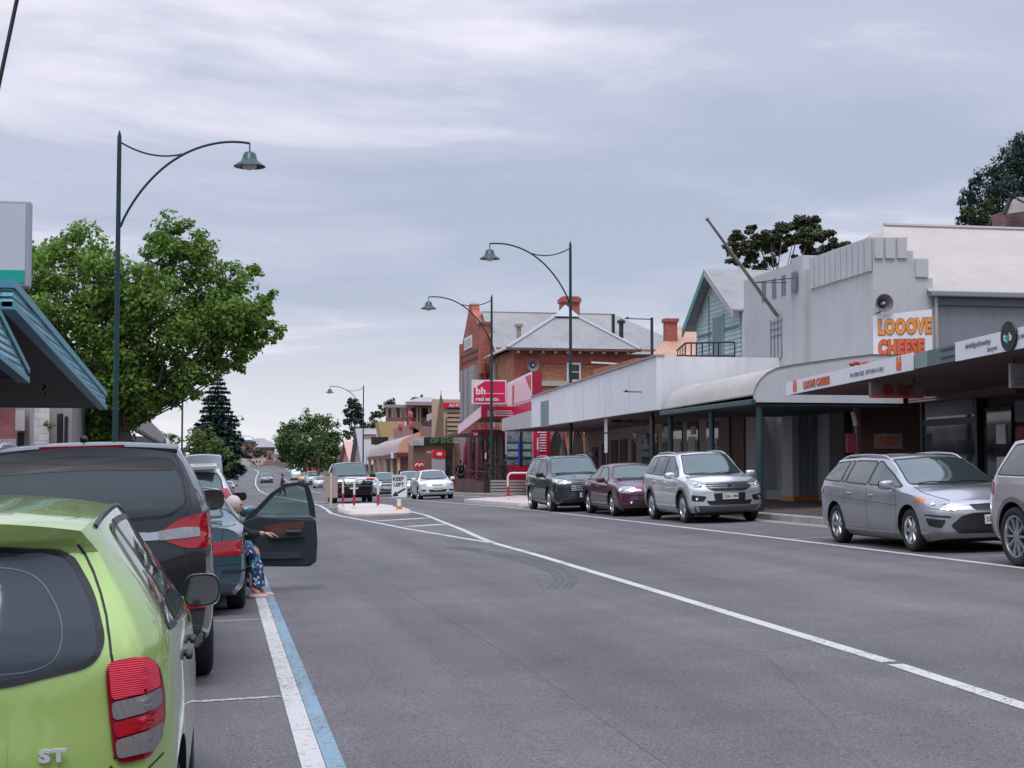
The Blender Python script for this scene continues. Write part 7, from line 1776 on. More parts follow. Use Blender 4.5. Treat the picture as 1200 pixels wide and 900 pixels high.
part(MB().hexa([oy(500, 494, Yb-2), oy(513, 488, Yb-2), oy(513, 481, Yb-2), oy(500, 486, Yb-2)], [oy(500, 494, Yb-1.9), oy(513, 488, Yb-1.9), oy(513, 481, Yb-1.9), oy(500, 486, Yb-1.9)]), 'stair_rail', mat('stair_pale', (.40, .40, .40), .6), t)
t = building('yellow_wall_shop', 'plain ochre yellow side wall of a far shop', 'building', 16, 140)
part(MB().prism([oy(a, b, 138.) for a, b in ((447, 513), (443, 494), (475, 494), (475, 500), (462, 510), (455, 514))], (0, 3, 0)), 'wall', mat('ochre_wall', (.42, .31, .15), .8, var=.08), t)
part(YR(452, 472, 497, 514, 136, .1), 'yellow_panel', mat('ochre_wall', (.4, .3, .15)), t); part(YR(435, 455, 512, 521, 134, .1), 'dark_sign', M_black, t); part(bx(14.4, 16.0, 134.2, 146, -1.2, 4.2), 'base_wall', M_terr, t)
def gabled(name, label, X, Ya, Yb_, zb, zr, depth, wm, rm, extra=None):
    t = building(name, label, 'house', X, (Ya+Yb_)/2)
    part(bx(X, X+depth, Ya, Yb_, -1.5, zb), 'wall', wm, t); m_ = (Ya+Yb_)/2
    part(MB().prism([(X, Ya, zb), (X, m_, zr-.1), (X, Yb_, zb)], (depth, 0, 0)), 'gable', wm, t)
    part(slab4((X-.4, m_, zr), (X-.4, Ya-.4, zb-.2), (X+depth, Ya-.4, zb-.2), (X+depth, m_, zr), .08), 'roof_slope', rm, t); part(slab4((X-.4, m_, zr), (X-.4, Yb_+.4, zb-.2), (X+depth, Yb_+.4, zb-.2), (X+depth, m_, zr), .08), 'roof_slope', rm, t)
    return t
M_rgrey = mat('roof_dull_grey', (.27, .25, .26), .6, var=.15); M_rpink = mat('roof_pink', (.52, .30, .25), .7, var=.15); M_wpink = mat('wall_pinkish', (.36, .24, .21), .8, var=.1)
t = gabled('steep_roof_shop', 'shop with steep grey shingled roof behind the far street lamp', 13.6, 147, 160, 2.2, 5.6, 10, M_wpink, M_rgrey); part(bx(12.9, 13.5, 146, 161, 1.5, 1.8), 'awning', M_rgrey, t); part(YR(424, 441, 505, 509, 147-.5, .2), 'white_cornice', M_signw, t); part(YR(426, 441, 509, 515, 147-.4, .2), 'pink_wall', M_wpink, t)
t = gabled('pink_roof_shop', 'low far shop with pinkish roof beside the round green tree', 14.2, 168, 184, 2.4, 4.7, 10, M_wpink, M_rpink)
for k in range(3): part(bx(14.05, 14.2, 169+k*4.5, 170.2+k*4.5, 1.0, 2.0), 'dark_window', M_shop, t)
part(bx(13.2, 14.1, 167, 185, 1.5, 1.75), 'awning', M_maroon, t)
gabled('hill_house', 'grey roofed house above the pink roofed shop', 24, 186, 200, 6.4, 8.6, 12, M_wpink, M_rgrey); gabled('hill_house', 'brown gabled house behind the steep roofed shop', 22, 160, 176, 6.2, 8.9, 12, M_cream, M_rgrey)
gabled('hill_house', 'dark roofed house highest on the slope by the tall dark tree', 30, 180, 196, 8.5, 10.6, 14, M_terr, M_rgrey)
t = thing('red_market_umbrella', 'red closed umbrella among far parked cars', 'umbrella', oy(364, 560, 215)); q = MB(); q.lathe([(.001, 3.0), (.5, 2.0), (.9, .8), (.6, .6)], 10); q.build('canopy', mat('far_red', (.38, .03, .04), .7), t, smooth=60)

# ---- end of the street ------------------------------------------------------------------------
Ye = 338.
t = thing('memorial_wall', 'long pale wall with dark openings across the end of the street', 'wall', (oy(309, 548, Ye).x, Ye, terr(10, Ye)))
part(YR(283, 335, 537, 549, Ye, .5), 'wall', mat('pale_wall', (.50, .42, .38), .8, var=.06), t)
for a in (300, 303.5, 325.5, 330.5): part(YR(a, a+1.2, 539.5, 542, Ye-.5, .05), 'dark_opening', M_black, t)
t = thing('war_memorial', 'brown stone memorial tower on a stepped base in front of the pale wall', 'monument', (oy(315, 548, Ye-3).x, Ye-3, terr(10, Ye-3)))
M_mem = mat('memorial_stone', (.26, .15, .12), .8, var=.15)
def st_(px0, px1, py0, py1, n, m=M_mem): return part(YR(px0, px1, py0, py1, Ye-3, 1.6), n, m, t)
st_(313, 319, 530, 538, 'tower'); st_(312.3, 319.7, 529, 530.5, 'cap', mat('memorial_cap', (.4, .3, .26), .8)); st_(311.5, 320.5, 537, 541, 'upper_step'); st_(308.5, 322, 541, 544.5, 'middle_step'); st_(304, 324, 544.5, 550, 'lower_step')
q = MB(); p = oy(316, 534, Ye-5); part(YR(315, 317, 532, 537, Ye-4.6, .05), 'niche', M_black, t)
t = thing('field_gun', 'small black field gun statue beside the memorial', 'statue', oy(295, 546.5, Ye-6)); q = MB(); q.tube([(-1.0, 0, 1.3), (.7, 0, .8)], [.1, .16], 8); q.tube([(.2, 0, .8), (1.1, 0, .1)], .1, 6); q.build('barrel', M_black, t)
for s in (-.35, .35): q = MB(); q.lathe([(.25, -.06), (.38, -.06), (.38, .06), (.25, .06)], 16, (.2, s, .42), 'y'); q.build('wheel', M_black, t)
t = thing('roadside_kiosk', 'tiny white kiosk at the left end of the pale wall', 'kiosk', (oy(280, 545, Ye-4).x, Ye-4, terr(5, Ye-4))); part(YR(276, 283.5, 540, 549, Ye-4, 1.5), 'cabin', M_signw, t); part(YR(278, 282, 542, 547, Ye-5.5, .05), 'opening', M_black, t); part(YR(275, 284.5, 538.5, 540.3, Ye-4, 2), 'roof', M_rgrey, t)
# ramp wall on the right of the rising road
def rampwall(name, label, pts, m, th=.5):
    t = thing(name, label, 'wall', pts[0][0]); q = MB(); o = V(pts[0][0])
    for (a, ha), (b, hb) in zip(pts, pts[1:]):
        a, b = V(a)-o, V(b)-o; q.hexa([a+V((0, 0, -2)), b+V((0, 0, -2)), b+V((0, 0, hb)), a+V((0, 0, ha))], [a+V((th, 0, -2)), b+V((th, 0, -2)), b+V((th, 0, hb)), a+V((th, 0, ha))])
    q.build('wall', m, t); return t
rampwall('retaining_wall', 'brown sloping retaining wall at the right of the rising road', [((13.4, 232, g(13, 232)), .9), ((13.4, 260, g(13, 260)), 1.5), ((13.0, 300, g(13, 300)), 1.6), ((11.5, 332, g(12, 332)), 1.3)], mat('brown_block_wall', (.20, .14, .11), .9, var=.15))
rampwall('bank_wall', 'upper pinkish wall climbing behind the retaining wall', [((17.5, 225, .3), 2.2), ((18.5, 270, 1.6), 2.4), ((18.5, 335, 3.2), 1.9)], mat('pinkish_wall', (.33, .23, .19), .9, var=.12))
for i, (a, b, c, d, Yh, lab) in enumerate(((278, 300, 517, 510, 395, 'grey roofed hill house with solar panel at the end of the street'), (296, 315, 520, 513, 410, 'second grey roofed house on the far hill above the memorial'), (303, 322, 524, 516, 380, 'pale gabled house lowest on the far hill'))):
    p0, p1 = oy(a, c, Yh), oy(b, c, Yh); zr = oy(a, d, Yh).z; t = building('hill_house', lab, 'house', (p0.x+p1.x)/2, Yh); t.location.z = terr(5, Yh)
    part(bx(p0.x, p1.x, Yh, Yh+10, 4, p0.z), 'wall', M_cream if i else M_wpink, t); m_ = (p0.x+p1.x)/2
    part(MB().slab([(p0.x-.8, Yh-.8, p0.z), (p1.x+.8, Yh-.8, p0.z), (m_+1, Yh+5, zr), (m_-1, Yh+5, zr)], -.1), 'roof', M_rgrey, t)
    for k in range(3): xx = p0.x+(p1.x-p0.x)*(k+.5)/3; part(bx(xx-.4, xx+.4, Yh-.05, Yh, p0.z-1.5, p0.z-.5), 'window', M_shop, t)
    if i == 0: part(MB().slab([(m_-.5, Yh-.4, p0.z+.35), (m_+1.6, Yh-.4, p0.z+.35), (m_+1.1, Yh+2.6, (p0.z+zr)/2+.45), (m_-.8, Yh+2.6, (p0.z+zr)/2+.45)], -.05), 'solar_panel', mat('solar_pale', (.5, .55, .6), .2), t)

# ================================================================ LEFT SIDE
M_teal = mat_ribs('teal_corrugated', (.12, .35, .42), 'Z', .075, .45, .1, .016, .12, .35)
M_tealf = mat('teal_flashing', (.075, .26, .33), .45, var=.12)
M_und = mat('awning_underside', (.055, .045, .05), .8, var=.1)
ls = building('teal_awning_shop', 'shop with long teal corrugated awning on the left', 'building', -6.2, 24)
XA = -2.4
p_t0, p_t1 = ox(48, 370, XA), ox(124, 461, XA); b0_, b1_ = ox(48, 396, XA), ox(124, 479, XA)
ztl = lambda y: p_t0.z+(p_t1.z-p_t0.z)*(y-p_t0.y)/(p_t1.y-p_t0.y); zbl = lambda y: b0_.z+(b1_.z-b0_.z)*(y-b0_.y)/(b1_.y-b0_.y)
yN_, yF_ = 18.6, p_t1.y
def fas2(name, m, X, y0, y1, f0, f1, th, up0=0, up1=0):
    return part(MB().hexa([(X, y0, f0(y0)+up0), (X, y1, f0(y1)+up0), (X, y1, f1(y1)+up1), (X, y0, f1(y0)+up1)], [(X-th, y0, f0(y0)+up0), (X-th, y1, f0(y1)+up0), (X-th, y1, f1(y1)+up1), (X-th, y0, f1(y0)+up1)]), name, m, ls)
fas2('upper_fascia', M_teal, XA, yN_, yF_, zbl, ztl, .12)
fas2('top_flashing', M_tealf, XA+.03, yN_-.02, yF_+.02, ztl, ztl, .2, -.07, .03); fas2('bottom_flashing', M_tealf, XA+.03, yN_, yF_+.02, zbl, zbl, .16, -.03, .06)
part(bx(-7.02, XA-.125, yN_+.01, yN_+.1, zbl(yN_), ztl(yN_)+.03), 'near_end', M_teal, ls); part(bx(-7.05, XA-.18, yN_-.03, yN_+.12, ztl(yN_)-.07, ztl(yN_)+.06), 'end_flashing', M_tealf, ls)
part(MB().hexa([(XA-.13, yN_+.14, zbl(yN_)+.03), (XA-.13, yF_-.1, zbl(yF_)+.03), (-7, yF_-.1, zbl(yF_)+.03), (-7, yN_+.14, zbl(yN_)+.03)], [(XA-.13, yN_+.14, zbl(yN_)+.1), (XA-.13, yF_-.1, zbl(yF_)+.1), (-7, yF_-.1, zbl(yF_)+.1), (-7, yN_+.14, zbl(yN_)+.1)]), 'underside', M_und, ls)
part(bx(-7, XA-.05, yF_-.08, yF_, zbl(yF_), ztl(yF_)), 'far_end', M_tealf, ls)
q0, q1, q2, q3 = ox(0, 375, XA), ox(30, 434, XA), ox(0, 425, XA), ox(30, 446, XA)
lt = lambda y: q0.z+(q1.z-q0.z)*(y-q0.y)/(q1.y-q0.y); lb = lambda y: q3.z+.045*(q1.y-y)
fas2('lower_fascia', mat_ribs('pale_teal_corrugated', (.20, .42, .48), 'Z', .075, .45, .1, .016, .12, .3), XA+.02, 12, q1.y, lb, lt, .1)
fas2('lower_top_flashing', M_tealf, XA+.05, 12, q1.y+.02, lt, lt, .16, -.04, .03); fas2('lower_bottom_flashing', M_tealf, XA+.05, 12, q1.y+.02, lb, lb, .14, -.03, .04)
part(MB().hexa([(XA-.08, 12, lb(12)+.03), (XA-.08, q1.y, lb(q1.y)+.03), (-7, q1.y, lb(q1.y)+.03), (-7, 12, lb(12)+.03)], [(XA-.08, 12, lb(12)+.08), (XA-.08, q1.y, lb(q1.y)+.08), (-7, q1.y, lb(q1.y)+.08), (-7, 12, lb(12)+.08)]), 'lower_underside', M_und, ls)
part(bx(-7, XA-.08, q1.y-.06, q1.y, lb(q1.y), lt(q1.y)), 'lower_end', M_tealf, ls)
part(bx(-14, -6.6, 8, yF_-.2, -.2, 4.2), 'wall', M_brickd, ls)
part(MB().ell(oy(52, 456, 27), (.05, .12, .04), 8, 6).tube([oy(52, 450, 27), oy(54, 462, 27)], .02, 6), 'camera_bracket', M_black, ls)
# sign box above
a, b = oy(-10, 234, 22.5), oy(34, 336, 22.5)
t = thing('sign_box', 'blank white sign box with green bottom band above the teal awning', 'sign', ((a.x+b.x)/2, 22.5, b.z))
w, h = b.x-a.x+.8, a.z-b.z; xs0 = -w/2-.4
q = MB(); q.box(xs0, b.x-t.location.x, 0, .28, 0, h); bevel(q.build('frame', mat('sign_frame_grey', (.33, .34, .38), .5), t), .02); q = MB(); q.box(xs0+.05, b.x-t.location.x-.06, -.012, 0, .05, h-.05); q.build('face', mat('sign_face_grey', (.50, .52, .56), .4), t)
q = MB(); q.box(xs0+.05, b.x-t.location.x-.06, -.02, -.012, .06, .23); q.build('green_band', mat('band_green', (.0, .33, .27), .45), t)
q = MB(); q.tube([(-.1, .12, -.75), (-.1, .12, 0)], .04, 8); q.tube([(.08, .12, -.2), (.08, .12, 0)], .03, 8); q.build('post', mat('post_galv', (.35, .36, .37), .4, .5), t, smooth=60)
# walls seen beyond the awning
t = building('white_brick_shop', 'white painted brick shop end beyond the teal awning', 'building', -7, 48)
part(YR(-30, 17, 478, 545, 44, .2), 'brick_wall', mat_brick('old_red_brick', (.28, .07, .075), (.2, .05, .055), (.2, .12, .12)), t); part(YR(-30, 18, 514, 545, 43.75, .1), 'pale_fence_boards', mat_ribs('pale_boards', (.4, .33, .33), 'X', .12, .8, 0, .02), t)
part(YR(17, 57, 470, 545, 45, .2), 'rendered_wall', mat('dull_render', (.30, .27, .27), .8, var=.12, dirt=.3), t); part(YR(40, 57, 472, 545, 44.7, .1), 'white_bricks', mat_brick('white_brick', (.58, .57, .55), (.5, .49, .48), (.36, .35, .34), bw=.4, bh=.2), t)
part(YR(18, 30, 481, 505, 44.7, .3), 'meter_box', mat('meter_box', (.44, .42, .42), .6, dirt=.3), t); part(YR(21, 28, 507, 525, 44.7, .1), 'dark_niche', M_black, t); part(MB().tube([oy(37, 475, 44.6), oy(37, 540, 44.6)], .06, 6), 'downpipe', mat('pipe_dull', (.34, .29, .28), .6), t)
part(YR(57, 66, 470, 545, 45.5, .2), 'side_render', MATS['dull_render'], t); part(YR(66, 74, 485, 540, 46, .2), 'doorway', M_door, t); part(YR(74, 84, 478, 545, 46, .2), 'rendered_wall', MATS['dull_render'], t); part(YR(76, 79, 488, 540, 45.8, .05), 'doorway', M_shop, t)
a = oy(84, 470, 46); part(bx(-16, a.x, 46, 56, -.2, 4.1), 'wall', MATS['dull_render'], t)
t = building('mansard_shop', 'brown shop with grey sloped fascia beyond the big tree', 'building', -6, 80)
XM = -2.9; m0, m1 = ox(158, 470, XM), ox(212, 524, XM); n0, n1 = ox(158, 500, XM), ox(212, 532, XM)
part(MB().hexa([(XM, m0.y, n0.z), (XM, m1.y, n1.z), (XM-.3, m1.y, m1.z), (XM-.3, m0.y, m0.z+.15)], [(XM-.3, m0.y, n0.z), (XM-.3, m1.y, n1.z), (XM-.6, m1.y, m1.z), (XM-.6, m0.y, m0.z+.15)]), 'sloped_fascia', mat_ribs('grey_mansard', (.21, .19, .19), 'Y', .4, .7, 0, .03), t)
part(MB().hexa([(XM+.03, m0.y, n0.z-.12), (XM+.03, m1.y, n1.z-.12), (XM+.03, m1.y, n1.z), (XM+.03, m0.y, n0.z)], [(XM-.1, m0.y, n0.z-.12), (XM-.1, m1.y, n1.z-.12), (XM-.1, m1.y, n1.z), (XM-.1, m0.y, n0.z)]), 'edge_board', M_frame, t)
part(bx(-8, XM-.5, m0.y-.1, m1.y, 2.6, 2.75), 'underside', M_und, t); part(MB().prism([(-8, m0.y, 2.6), (XM-.3, m0.y, n0.z), (XM-.35, m0.y, m0.z), (-8, m0.y, m0.z)], (0, .15, 0)), 'end_wall', mat('brown_boards', (.13, .09, .08), .8, var=.15), t)
part(bx(-16, -6.2, m0.y+.2, m1.y, -1, 3.2), 'wall', mat('brown_boards', (.13, .09, .08)), t)
t = building('dark_roof_shop', 'small shop with dark sloping fascia beside the green tree', 'building', -5, 118)
m0, m1 = ox(203, 508, -3.4), ox(219, 528, -3.4); y0, y1 = m0.y, min(m1.y, 165)
part(MB().hexa([(-3.2, y0, 1.9), (-3.2, y1, 1.5), (-4.2, y1, 3.6), (-4.2, y0, 4.0)], [(-3.5, y0, 1.9), (-3.5, y1, 1.5), (-4.4, y1, 3.6), (-4.4, y0, 4.0)]), 'sloped_fascia', mat('dark_slate', (.07, .075, .085), .6, var=.2), t); part(bx(-14, -4.4, y0, y1, -1.4, 3.6), 'wall', mat('brown_boards', (.13, .09, .08)), t); part(MB().prism([(-8, y0-.02, 1.9), (-3.4, y0-.02, 1.9), (-4.3, y0-.02, 4.0), (-8, y0-.02, 4.0)], (0, -.1, 0)), 'end_panel', mat('dark_slate', (.07, .075, .085)), t)
# brick and gable house on the hill at the right edge
t = building('hillside_house', 'brick house corner with pale gable beside the dark trees at the right edge', 'house', 38, 62)
a, b = oy(1178, 242, 62), oy(1200, 268, 62); part(bx(a.x, a.x+8, 62, 63.2, 2, oy(1178, 247, 62).z), 'wall', mat_brick('purple_brick', (.20, .11, .11), (.15, .08, .085), (.22, .18, .18), 1., bw=.5, bh=.2), t)
g1, g2, g3 = oy(1177, 251, 61.5), oy(1184, 233, 61.5), oy(1200, 245, 61.5); part(MB().prism([g1, V((g3.x+.6, 61.5, g3.z)), V((g2.x+.2, 61.5, g2.z))], (0, .1, 0)), 'gable_panel', mat('gable_cream', (.50, .45, .43), .7), t)
part(MB().slab([(g2.x, 61, g2.z), (g2.x+8, 61, g2.z-.1), (g3.x+8, 60.8, g3.z-.3), (g3.x+.2, 60.8, g3.z-.1)], .08), 'roof', M_roofgy, t); part(MB().tube([g1, g2], .1, 5), 'barge_board', M_frame, t)
# ================================================================ TREES
import numpy as np
M_bark = mat('bark_grey_brown', (.075, .06, .05), .9, var=.3, vscale=5, bump=.6, bscale=14)
M_bark2 = mat('bark_pale_gum', (.30, .26, .22), .8, var=.3, vscale=3)
L_maple = mat_leaf('leaf_fresh_green', (.07, .155, .02), (.21, .33, .065), .42)
L_dark = mat_leaf('leaf_dark_green', (.02, .048, .02), (.05, .09, .03), .15)
L_gum = mat_leaf('leaf_gum_olive', (.022, .034, .014), (.075, .085, .03), .12)
L_pine = mat_leaf('leaf_blue_green', (.010, .036, .028), (.028, .065, .045), .1)
L_shrub = mat_leaf('leaf_shrub_lime', (.06, .11, .02), (.15, .2, .045), .25)
L_rust = mat_leaf('leaf_rusty_shrub', (.06, .05, .03), (.14, .085, .06), .15)
def leaves(name, m, root, C, S_, Nrm, asp=.6, fold=.25):
    """C centres, S_ sizes, Nrm preferred normals: one folded leaf-sized face each"""
    r = np.random.default_rng(len(C)); n = len(C)
    nr = Nrm+r.normal(0, .55, (n, 3)); nr /= np.linalg.norm(nr, axis=1)[:, None]+1e-9
    a = r.normal(0, 1, (n, 3)); u = np.cross(nr, a); u /= np.linalg.norm(u, axis=1)[:, None]+1e-9; v = np.cross(nr, u)
    S2 = S_[:, None]; tip = C+u*S2*.5; tail = C-u*S2*.5; l = C+v*S2*asp*.5+nr*S2*fold*.3; rr_ = C-v*S2*asp*.5+nr*S2*fold*.3
    co = np.stack([tail, l, tip, rr_], 1).reshape(-1, 3)
    me = bpy.data.meshes.new(name); me.vertices.add(4*n); me.vertices.foreach_set('co', co.ravel().astype(np.float32))
    me.loops.add(4*n); me.loops.foreach_set('vertex_index', np.arange(4*n, dtype=np.int32)); me.polygons.add(n)
    me.polygons.foreach_set('loop_start', np.arange(0, 4*n, 4, dtype=np.int32)); me.update(calc_edges=True); me.materials.append(m)
    o = bpy.data.objects.new(name, me); COL.objects.link(o); o.parent = root; return o
def tree(name, label, base, blobs, lm, size, dens, seed=1, tr=.2, bark=None, fork=.35, sub=9, gap=.25, flat=1., cat='tree', group=None, twig=True, droop=0., asp=.6, spread=.42):
    """blobs: (centre Vector, radius) in the world; each crown lump gets a limb"""
    base = V(base); t = thing(name, label, cat, base, 0, group); r = np.random.default_rng(seed); rr_ = random.Random(seed)
    cen = sum((b[0] for b in blobs), V())/len(blobs); fk = V((base.x*.7+cen.x*.3, base.y*.7+cen.y*.3, base.z+(cen.z-base.z)*fork))
    q = MB(); m1 = base.lerp(fk, .5)+V((rr_.uniform(-.1, .1), rr_.uniform(-.1, .1), 0))
    q.tube([base-base, m1-base, fk-base], [tr*1.15, tr*.9, tr*.8], 10)
    q.build('trunk', bark or M_bark, t, smooth=60)
    q = MB(); Cs = []; Ns = []; 
    for (c, rad) in blobs:
        mid = fk.lerp(c, .55)+V((rr_.uniform(-.3, .3), rr_.uniform(-.3, .3), -.12*rad)); lr = tr*.19*min(1.3, rad/1.2)+.01
        q.tube([fk-base, mid-base, c-base], [lr*1.5, lr, lr*.4], 6)
        K = max(6, int(sub*2.4*(rad/1.0)**1.1)) if rad < 4 else int(sub*8)
        for k in range(K):
            d = V((rr_.gauss(0, 1), rr_.gauss(0, 1), rr_.gauss(0.15, .9))).normalized(); rk = rad*rr_.uniform(.3, 1.0)**.8
            sc = c+V((d.x*rk, d.y*rk, d.z*rk*flat)); 
            if twig: q.tube([c.lerp(sc, .1)-base, c.lerp(sc, .6)+V((0, 0, -.05*rad))-base, sc-base], [lr*.4, lr*.25, .012], 4, caps=False)
            if rr_.random() < gap*.3: continue
            n = max(8, int(dens*1.25*rad*rad/K)); sr = rad*spread*rr_.uniform(.7, 1.3)
            p = r.normal(0, 1, (n, 3)); p /= np.linalg.norm(p, axis=1)[:, None]; p *= (r.uniform(.2, 1, (n, 1))**.6)*sr; p[:, 2] *= .75*flat
            if droop: p[:, 2] -= droop*np.abs(r.normal(0, 1, n))*sr
            Cs.append(np.array(sc-base)+p); nn = p/sr+np.array([0, 0, .55]); Ns.append(nn)
    q.build('limb', bark or M_bark, t)
    C = np.concatenate(Cs); Nn = np.concatenate(Ns); Sz = size*r.uniform(.6, 1.35, len(C))
    leaves('crown', lm, t, C, Sz, Nn, asp)
    return t
def B_(Y, lst): return [(oy(px, py, Y+dy), rp*Y/1800*(1.2 if Y == 78 else 1)) for (px, py, rp, dy) in lst]
# the big leafy tree behind the left lamp
tree('leafy_tree', 'large fresh green leafy tree overhanging the left kerb behind the street lamp', (-3.3, 50, g(-3.3, 50)+.15),
     B_(50, [(45, 330, 42, 0), (88, 300, 36, .5), (60, 375, 42, -1), (118, 330, 40, -1), (100, 385, 44, 0), (150, 355, 42, .5), (140, 410, 42, -.6), (190, 300, 30, 0), (200, 275, 24, .4), (182, 345, 36, -1), (228, 300, 30, .5), (232, 345, 36, 1), (268, 330, 26, 0), (275, 372, 34, -.6), (300, 385, 24, .4), (245, 392, 38, .6), (200, 395, 38, -.5), (165, 430, 32, .3), (290, 410, 20, 0), (110, 440, 30, .8), (75, 430, 30, .4), (50, 410, 30, 1.5), (130, 470, 24, .5), (165, 478, 20, 0), (95, 478, 24, 1), (278, 428, 12, 0), (296, 322, 12, .6), (250, 420, 16, 0), (60, 470, 22, 2), (35, 300, 26, 1.5), (190, 458, 30, .3), (218, 445, 27, -.3), (245, 432, 24, .3), (160, 460, 30, -.4), (130, 450, 30, -.5), (138, 503, 19, .6), (152, 496, 13, .2), (120, 524, 15, .9), (168, 476, 24, -.2), (80, 500, 20, 1.5), (320, 388, 14, 0), (312, 352, 13, .3), (118, 505, 24, .8), (95, 512, 20, 1.2), (265, 400, 26, 0), (300, 372, 20, .4)]),
     L_maple, .16, 1650, 3, .26, fork=.50, sub=13, gap=.3)
for i, (a, s_) in enumerate((((20, 40, 60, 80, 100, 120, 135), 1),)):
    tree('dark_shrub', 'dark leafy shrub under the big tree beside the white brick wall', (-5.4, 52, -.0), [(oy(x, 505+((k*37) % 14), 52+(k % 3)*.6), .75) for k, x in enumerate((92, 104, 116, 128, 136))], L_dark, .14, 900, 11+i, .08, cat='shrub')
tree('conifer', 'tall dark blue green conifer beyond the lime trees on the left', (oy(252, 545, 150).x, 150, g(-1, 150)), [], L_pine, .3, 10) if False else None
def conifer(name, label, px, py_top, py_bot, wpx, Y, seed=2, dens=9000):
    top, bot = oy(px, py_top, Y), oy(px, py_bot, Y); t = thing(name, label, 'tree', (bot.x, Y, g(bot.x, Y)), 0); o = V(t.location); H = top.z-o.z; W = wpx*Y/1800/2
    q = MB(); q.tube([(0, 0, 0), (0, 0, H*.98)], [.3, .04], 8); q.build('trunk', M_bark, t, smooth=60)
    r = np.random.default_rng(seed); Cs = []; Ns = []; rr_ = random.Random(seed); q = MB()
    z = H*.16
    while z < H*.985:
        k = z/H; R = W*(1.05*(1-k)**.62)*rr_.uniform(.82, 1.12)*(.85 if k < .2 else 1); nb = 15 if k < .8 else 8
        for b in range(nb):
            a = 2*pi*(b+rr_.random())/nb; L_ = R*rr_.uniform(.7, 1.12); n = int(dens*L_/W/220)+5
            u = r.uniform(.05, 1, n)**.7; lat = r.normal(0, .13, n)*L_*(1.2-u); zz = z+.22*u*L_-.40*(u**2)*L_*.55+r.normal(0, .06, n)*R*.5
            ca, sa = cos(a), sin(a); Cs.append(np.stack([ca*u*L_-sa*lat, sa*u*L_+ca*lat, zz], 1)); Ns.append(np.tile([ca*.3, sa*.3, 1.], (n, 1)))
            q.tube([(0, 0, z), (ca*L_*.5, sa*L_*.5, z+.08*L_), (ca*L_*.95, sa*L_*.95, z)], [.07, .05, .02], 4, caps=False)
        z += H*.033*rr_.uniform(.8, 1.2)
    q.build('limb', M_bark, t); C = np.concatenate(Cs); leaves('crown', L_pine, t, C, .42*r.uniform(.6, 1.3, len(C))*Y/130, np.concatenate(Ns), .38); return t
conifer('conifer_tree', 'tall dark conifer standing behind the lime shrubs on the left', 254, 437, 548, 78, 135, 4, 26000)
tree('roadside_tree', 'lime green roadside tree below the dark conifer', (oy(237, 545, 118).x-.6, 118, g(-3, 118)), B_(118, [(225, 518, 14, 0), (243, 512, 14, 1), (258, 524, 13, 0), (230, 535, 13, 1), (250, 538, 13, 0), (268, 535, 9, 2), (272, 545, 8, 0), (215, 535, 12, 0)]), L_shrub, .24, 330, 5, .18, sub=7)
tree('small_tree', 'faint pale green tree top left of the conifer', (oy(195, 545, 160).x, 160, 0), B_(160, [(195, 512, 9, 0), (205, 515, 8, 0), (188, 520, 8, 0)]), L_shrub, .3, 200, 6, .15, sub=6)
# far right trees and shrubs
tree('round_street_tree', 'large round green street tree at the far end of the right hand shops', (16.0, 200, g(16, 200)), B_(200, [(345, 505, 16, 0), (362, 497, 16, 0), (380, 502, 15, 1), (340, 525, 17, 0), (360, 522, 18, -2), (380, 525, 17, 0), (392, 515, 11, 1), (352, 540, 14, 0), (374, 543, 14, -2), (386, 545, 10, 0), (334, 520, 12, 0), (394, 530, 10, 0)]), mat_leaf('leaf_mid_green', (.035, .085, .02), (.10, .17, .04)), .38, 260, 7, .35, sub=8)
tree('dark_roadside_tree', 'darker rounded tree left of the round green street tree', (15, 250, g(15, 250)), B_(250, [(332, 508, 10, 0), (338, 515, 12, 0), (331, 522, 10, 0), (336, 530, 11, 0), (331, 536, 6, 0), (342, 538, 10, 0)]), L_dark, .42, 200, 8, .3, sub=7)
tree('yellowish_tree', 'yellow green topped tree in front of the round street tree', (oy(374, 560, 188).x, 188, g(14, 188)), B_(188, [(372, 508, 8, 0), (380, 512, 7, 0), (366, 514, 6, 0)]), L_shrub, .34, 200, 18, .2, sub=6)
tree('pine_tree', 'tall dark pine on the ridge behind the far street lamp', (oy(415, 545, 230).x, 230, 4), B_(230, [(412, 472, 7, 0), (417, 480, 8, 0), (409, 484, 7, 0), (420, 490, 7, 0), (411, 494, 8, 0), (424, 496, 5, 0)]), L_pine, .5, 220, 9, .3, sub=7, bark=M_bark)
tree('ridge_tree', 'dark tree rising behind the balcony house', (oy(455, 540, 190).x, 190, 6), B_(190, [(458, 472, 7, 0), (450, 480, 8, 0), (442, 488, 8, 0), (462, 480, 6, 0)]), L_dark, .42, 220, 10, .3, sub=7)
tree('ridge_tree', 'low dark tree tops above the far pale brown roof', (oy(492, 540, 190).x, 190, 6), B_(190, [(486, 470, 5, 0), (494, 468, 5, 0), (500, 471, 4, 0)]), L_dark, .42, 220, 13, .25, sub=7)
tree('hill_tree', 'bushy olive tree on the slope below the tall dark pine', (oy(432, 540, 238).x, 238, 3), B_(238, [(436, 500, 8, 0), (426, 504, 8, 0), (415, 506, 7, 0), (444, 505, 6, 0), (405, 510, 6, 0)]), L_dark, .45, 200, 31, .25, sub=7)
tree('rusty_shrub', 'rusty brown shrub mass on the bank beyond the memorial wall', (oy(292, 540, 352).x, 352, terr(8, 352)), B_(352, [(280, 530, 6, 0), (290, 527, 6, 0), (300, 530, 6, 0), (288, 535, 5, 0), (308, 532, 6, 0), (298, 536, 4, 0)]), L_rust, .55, 120, 14, .2, cat='shrub', sub=6)
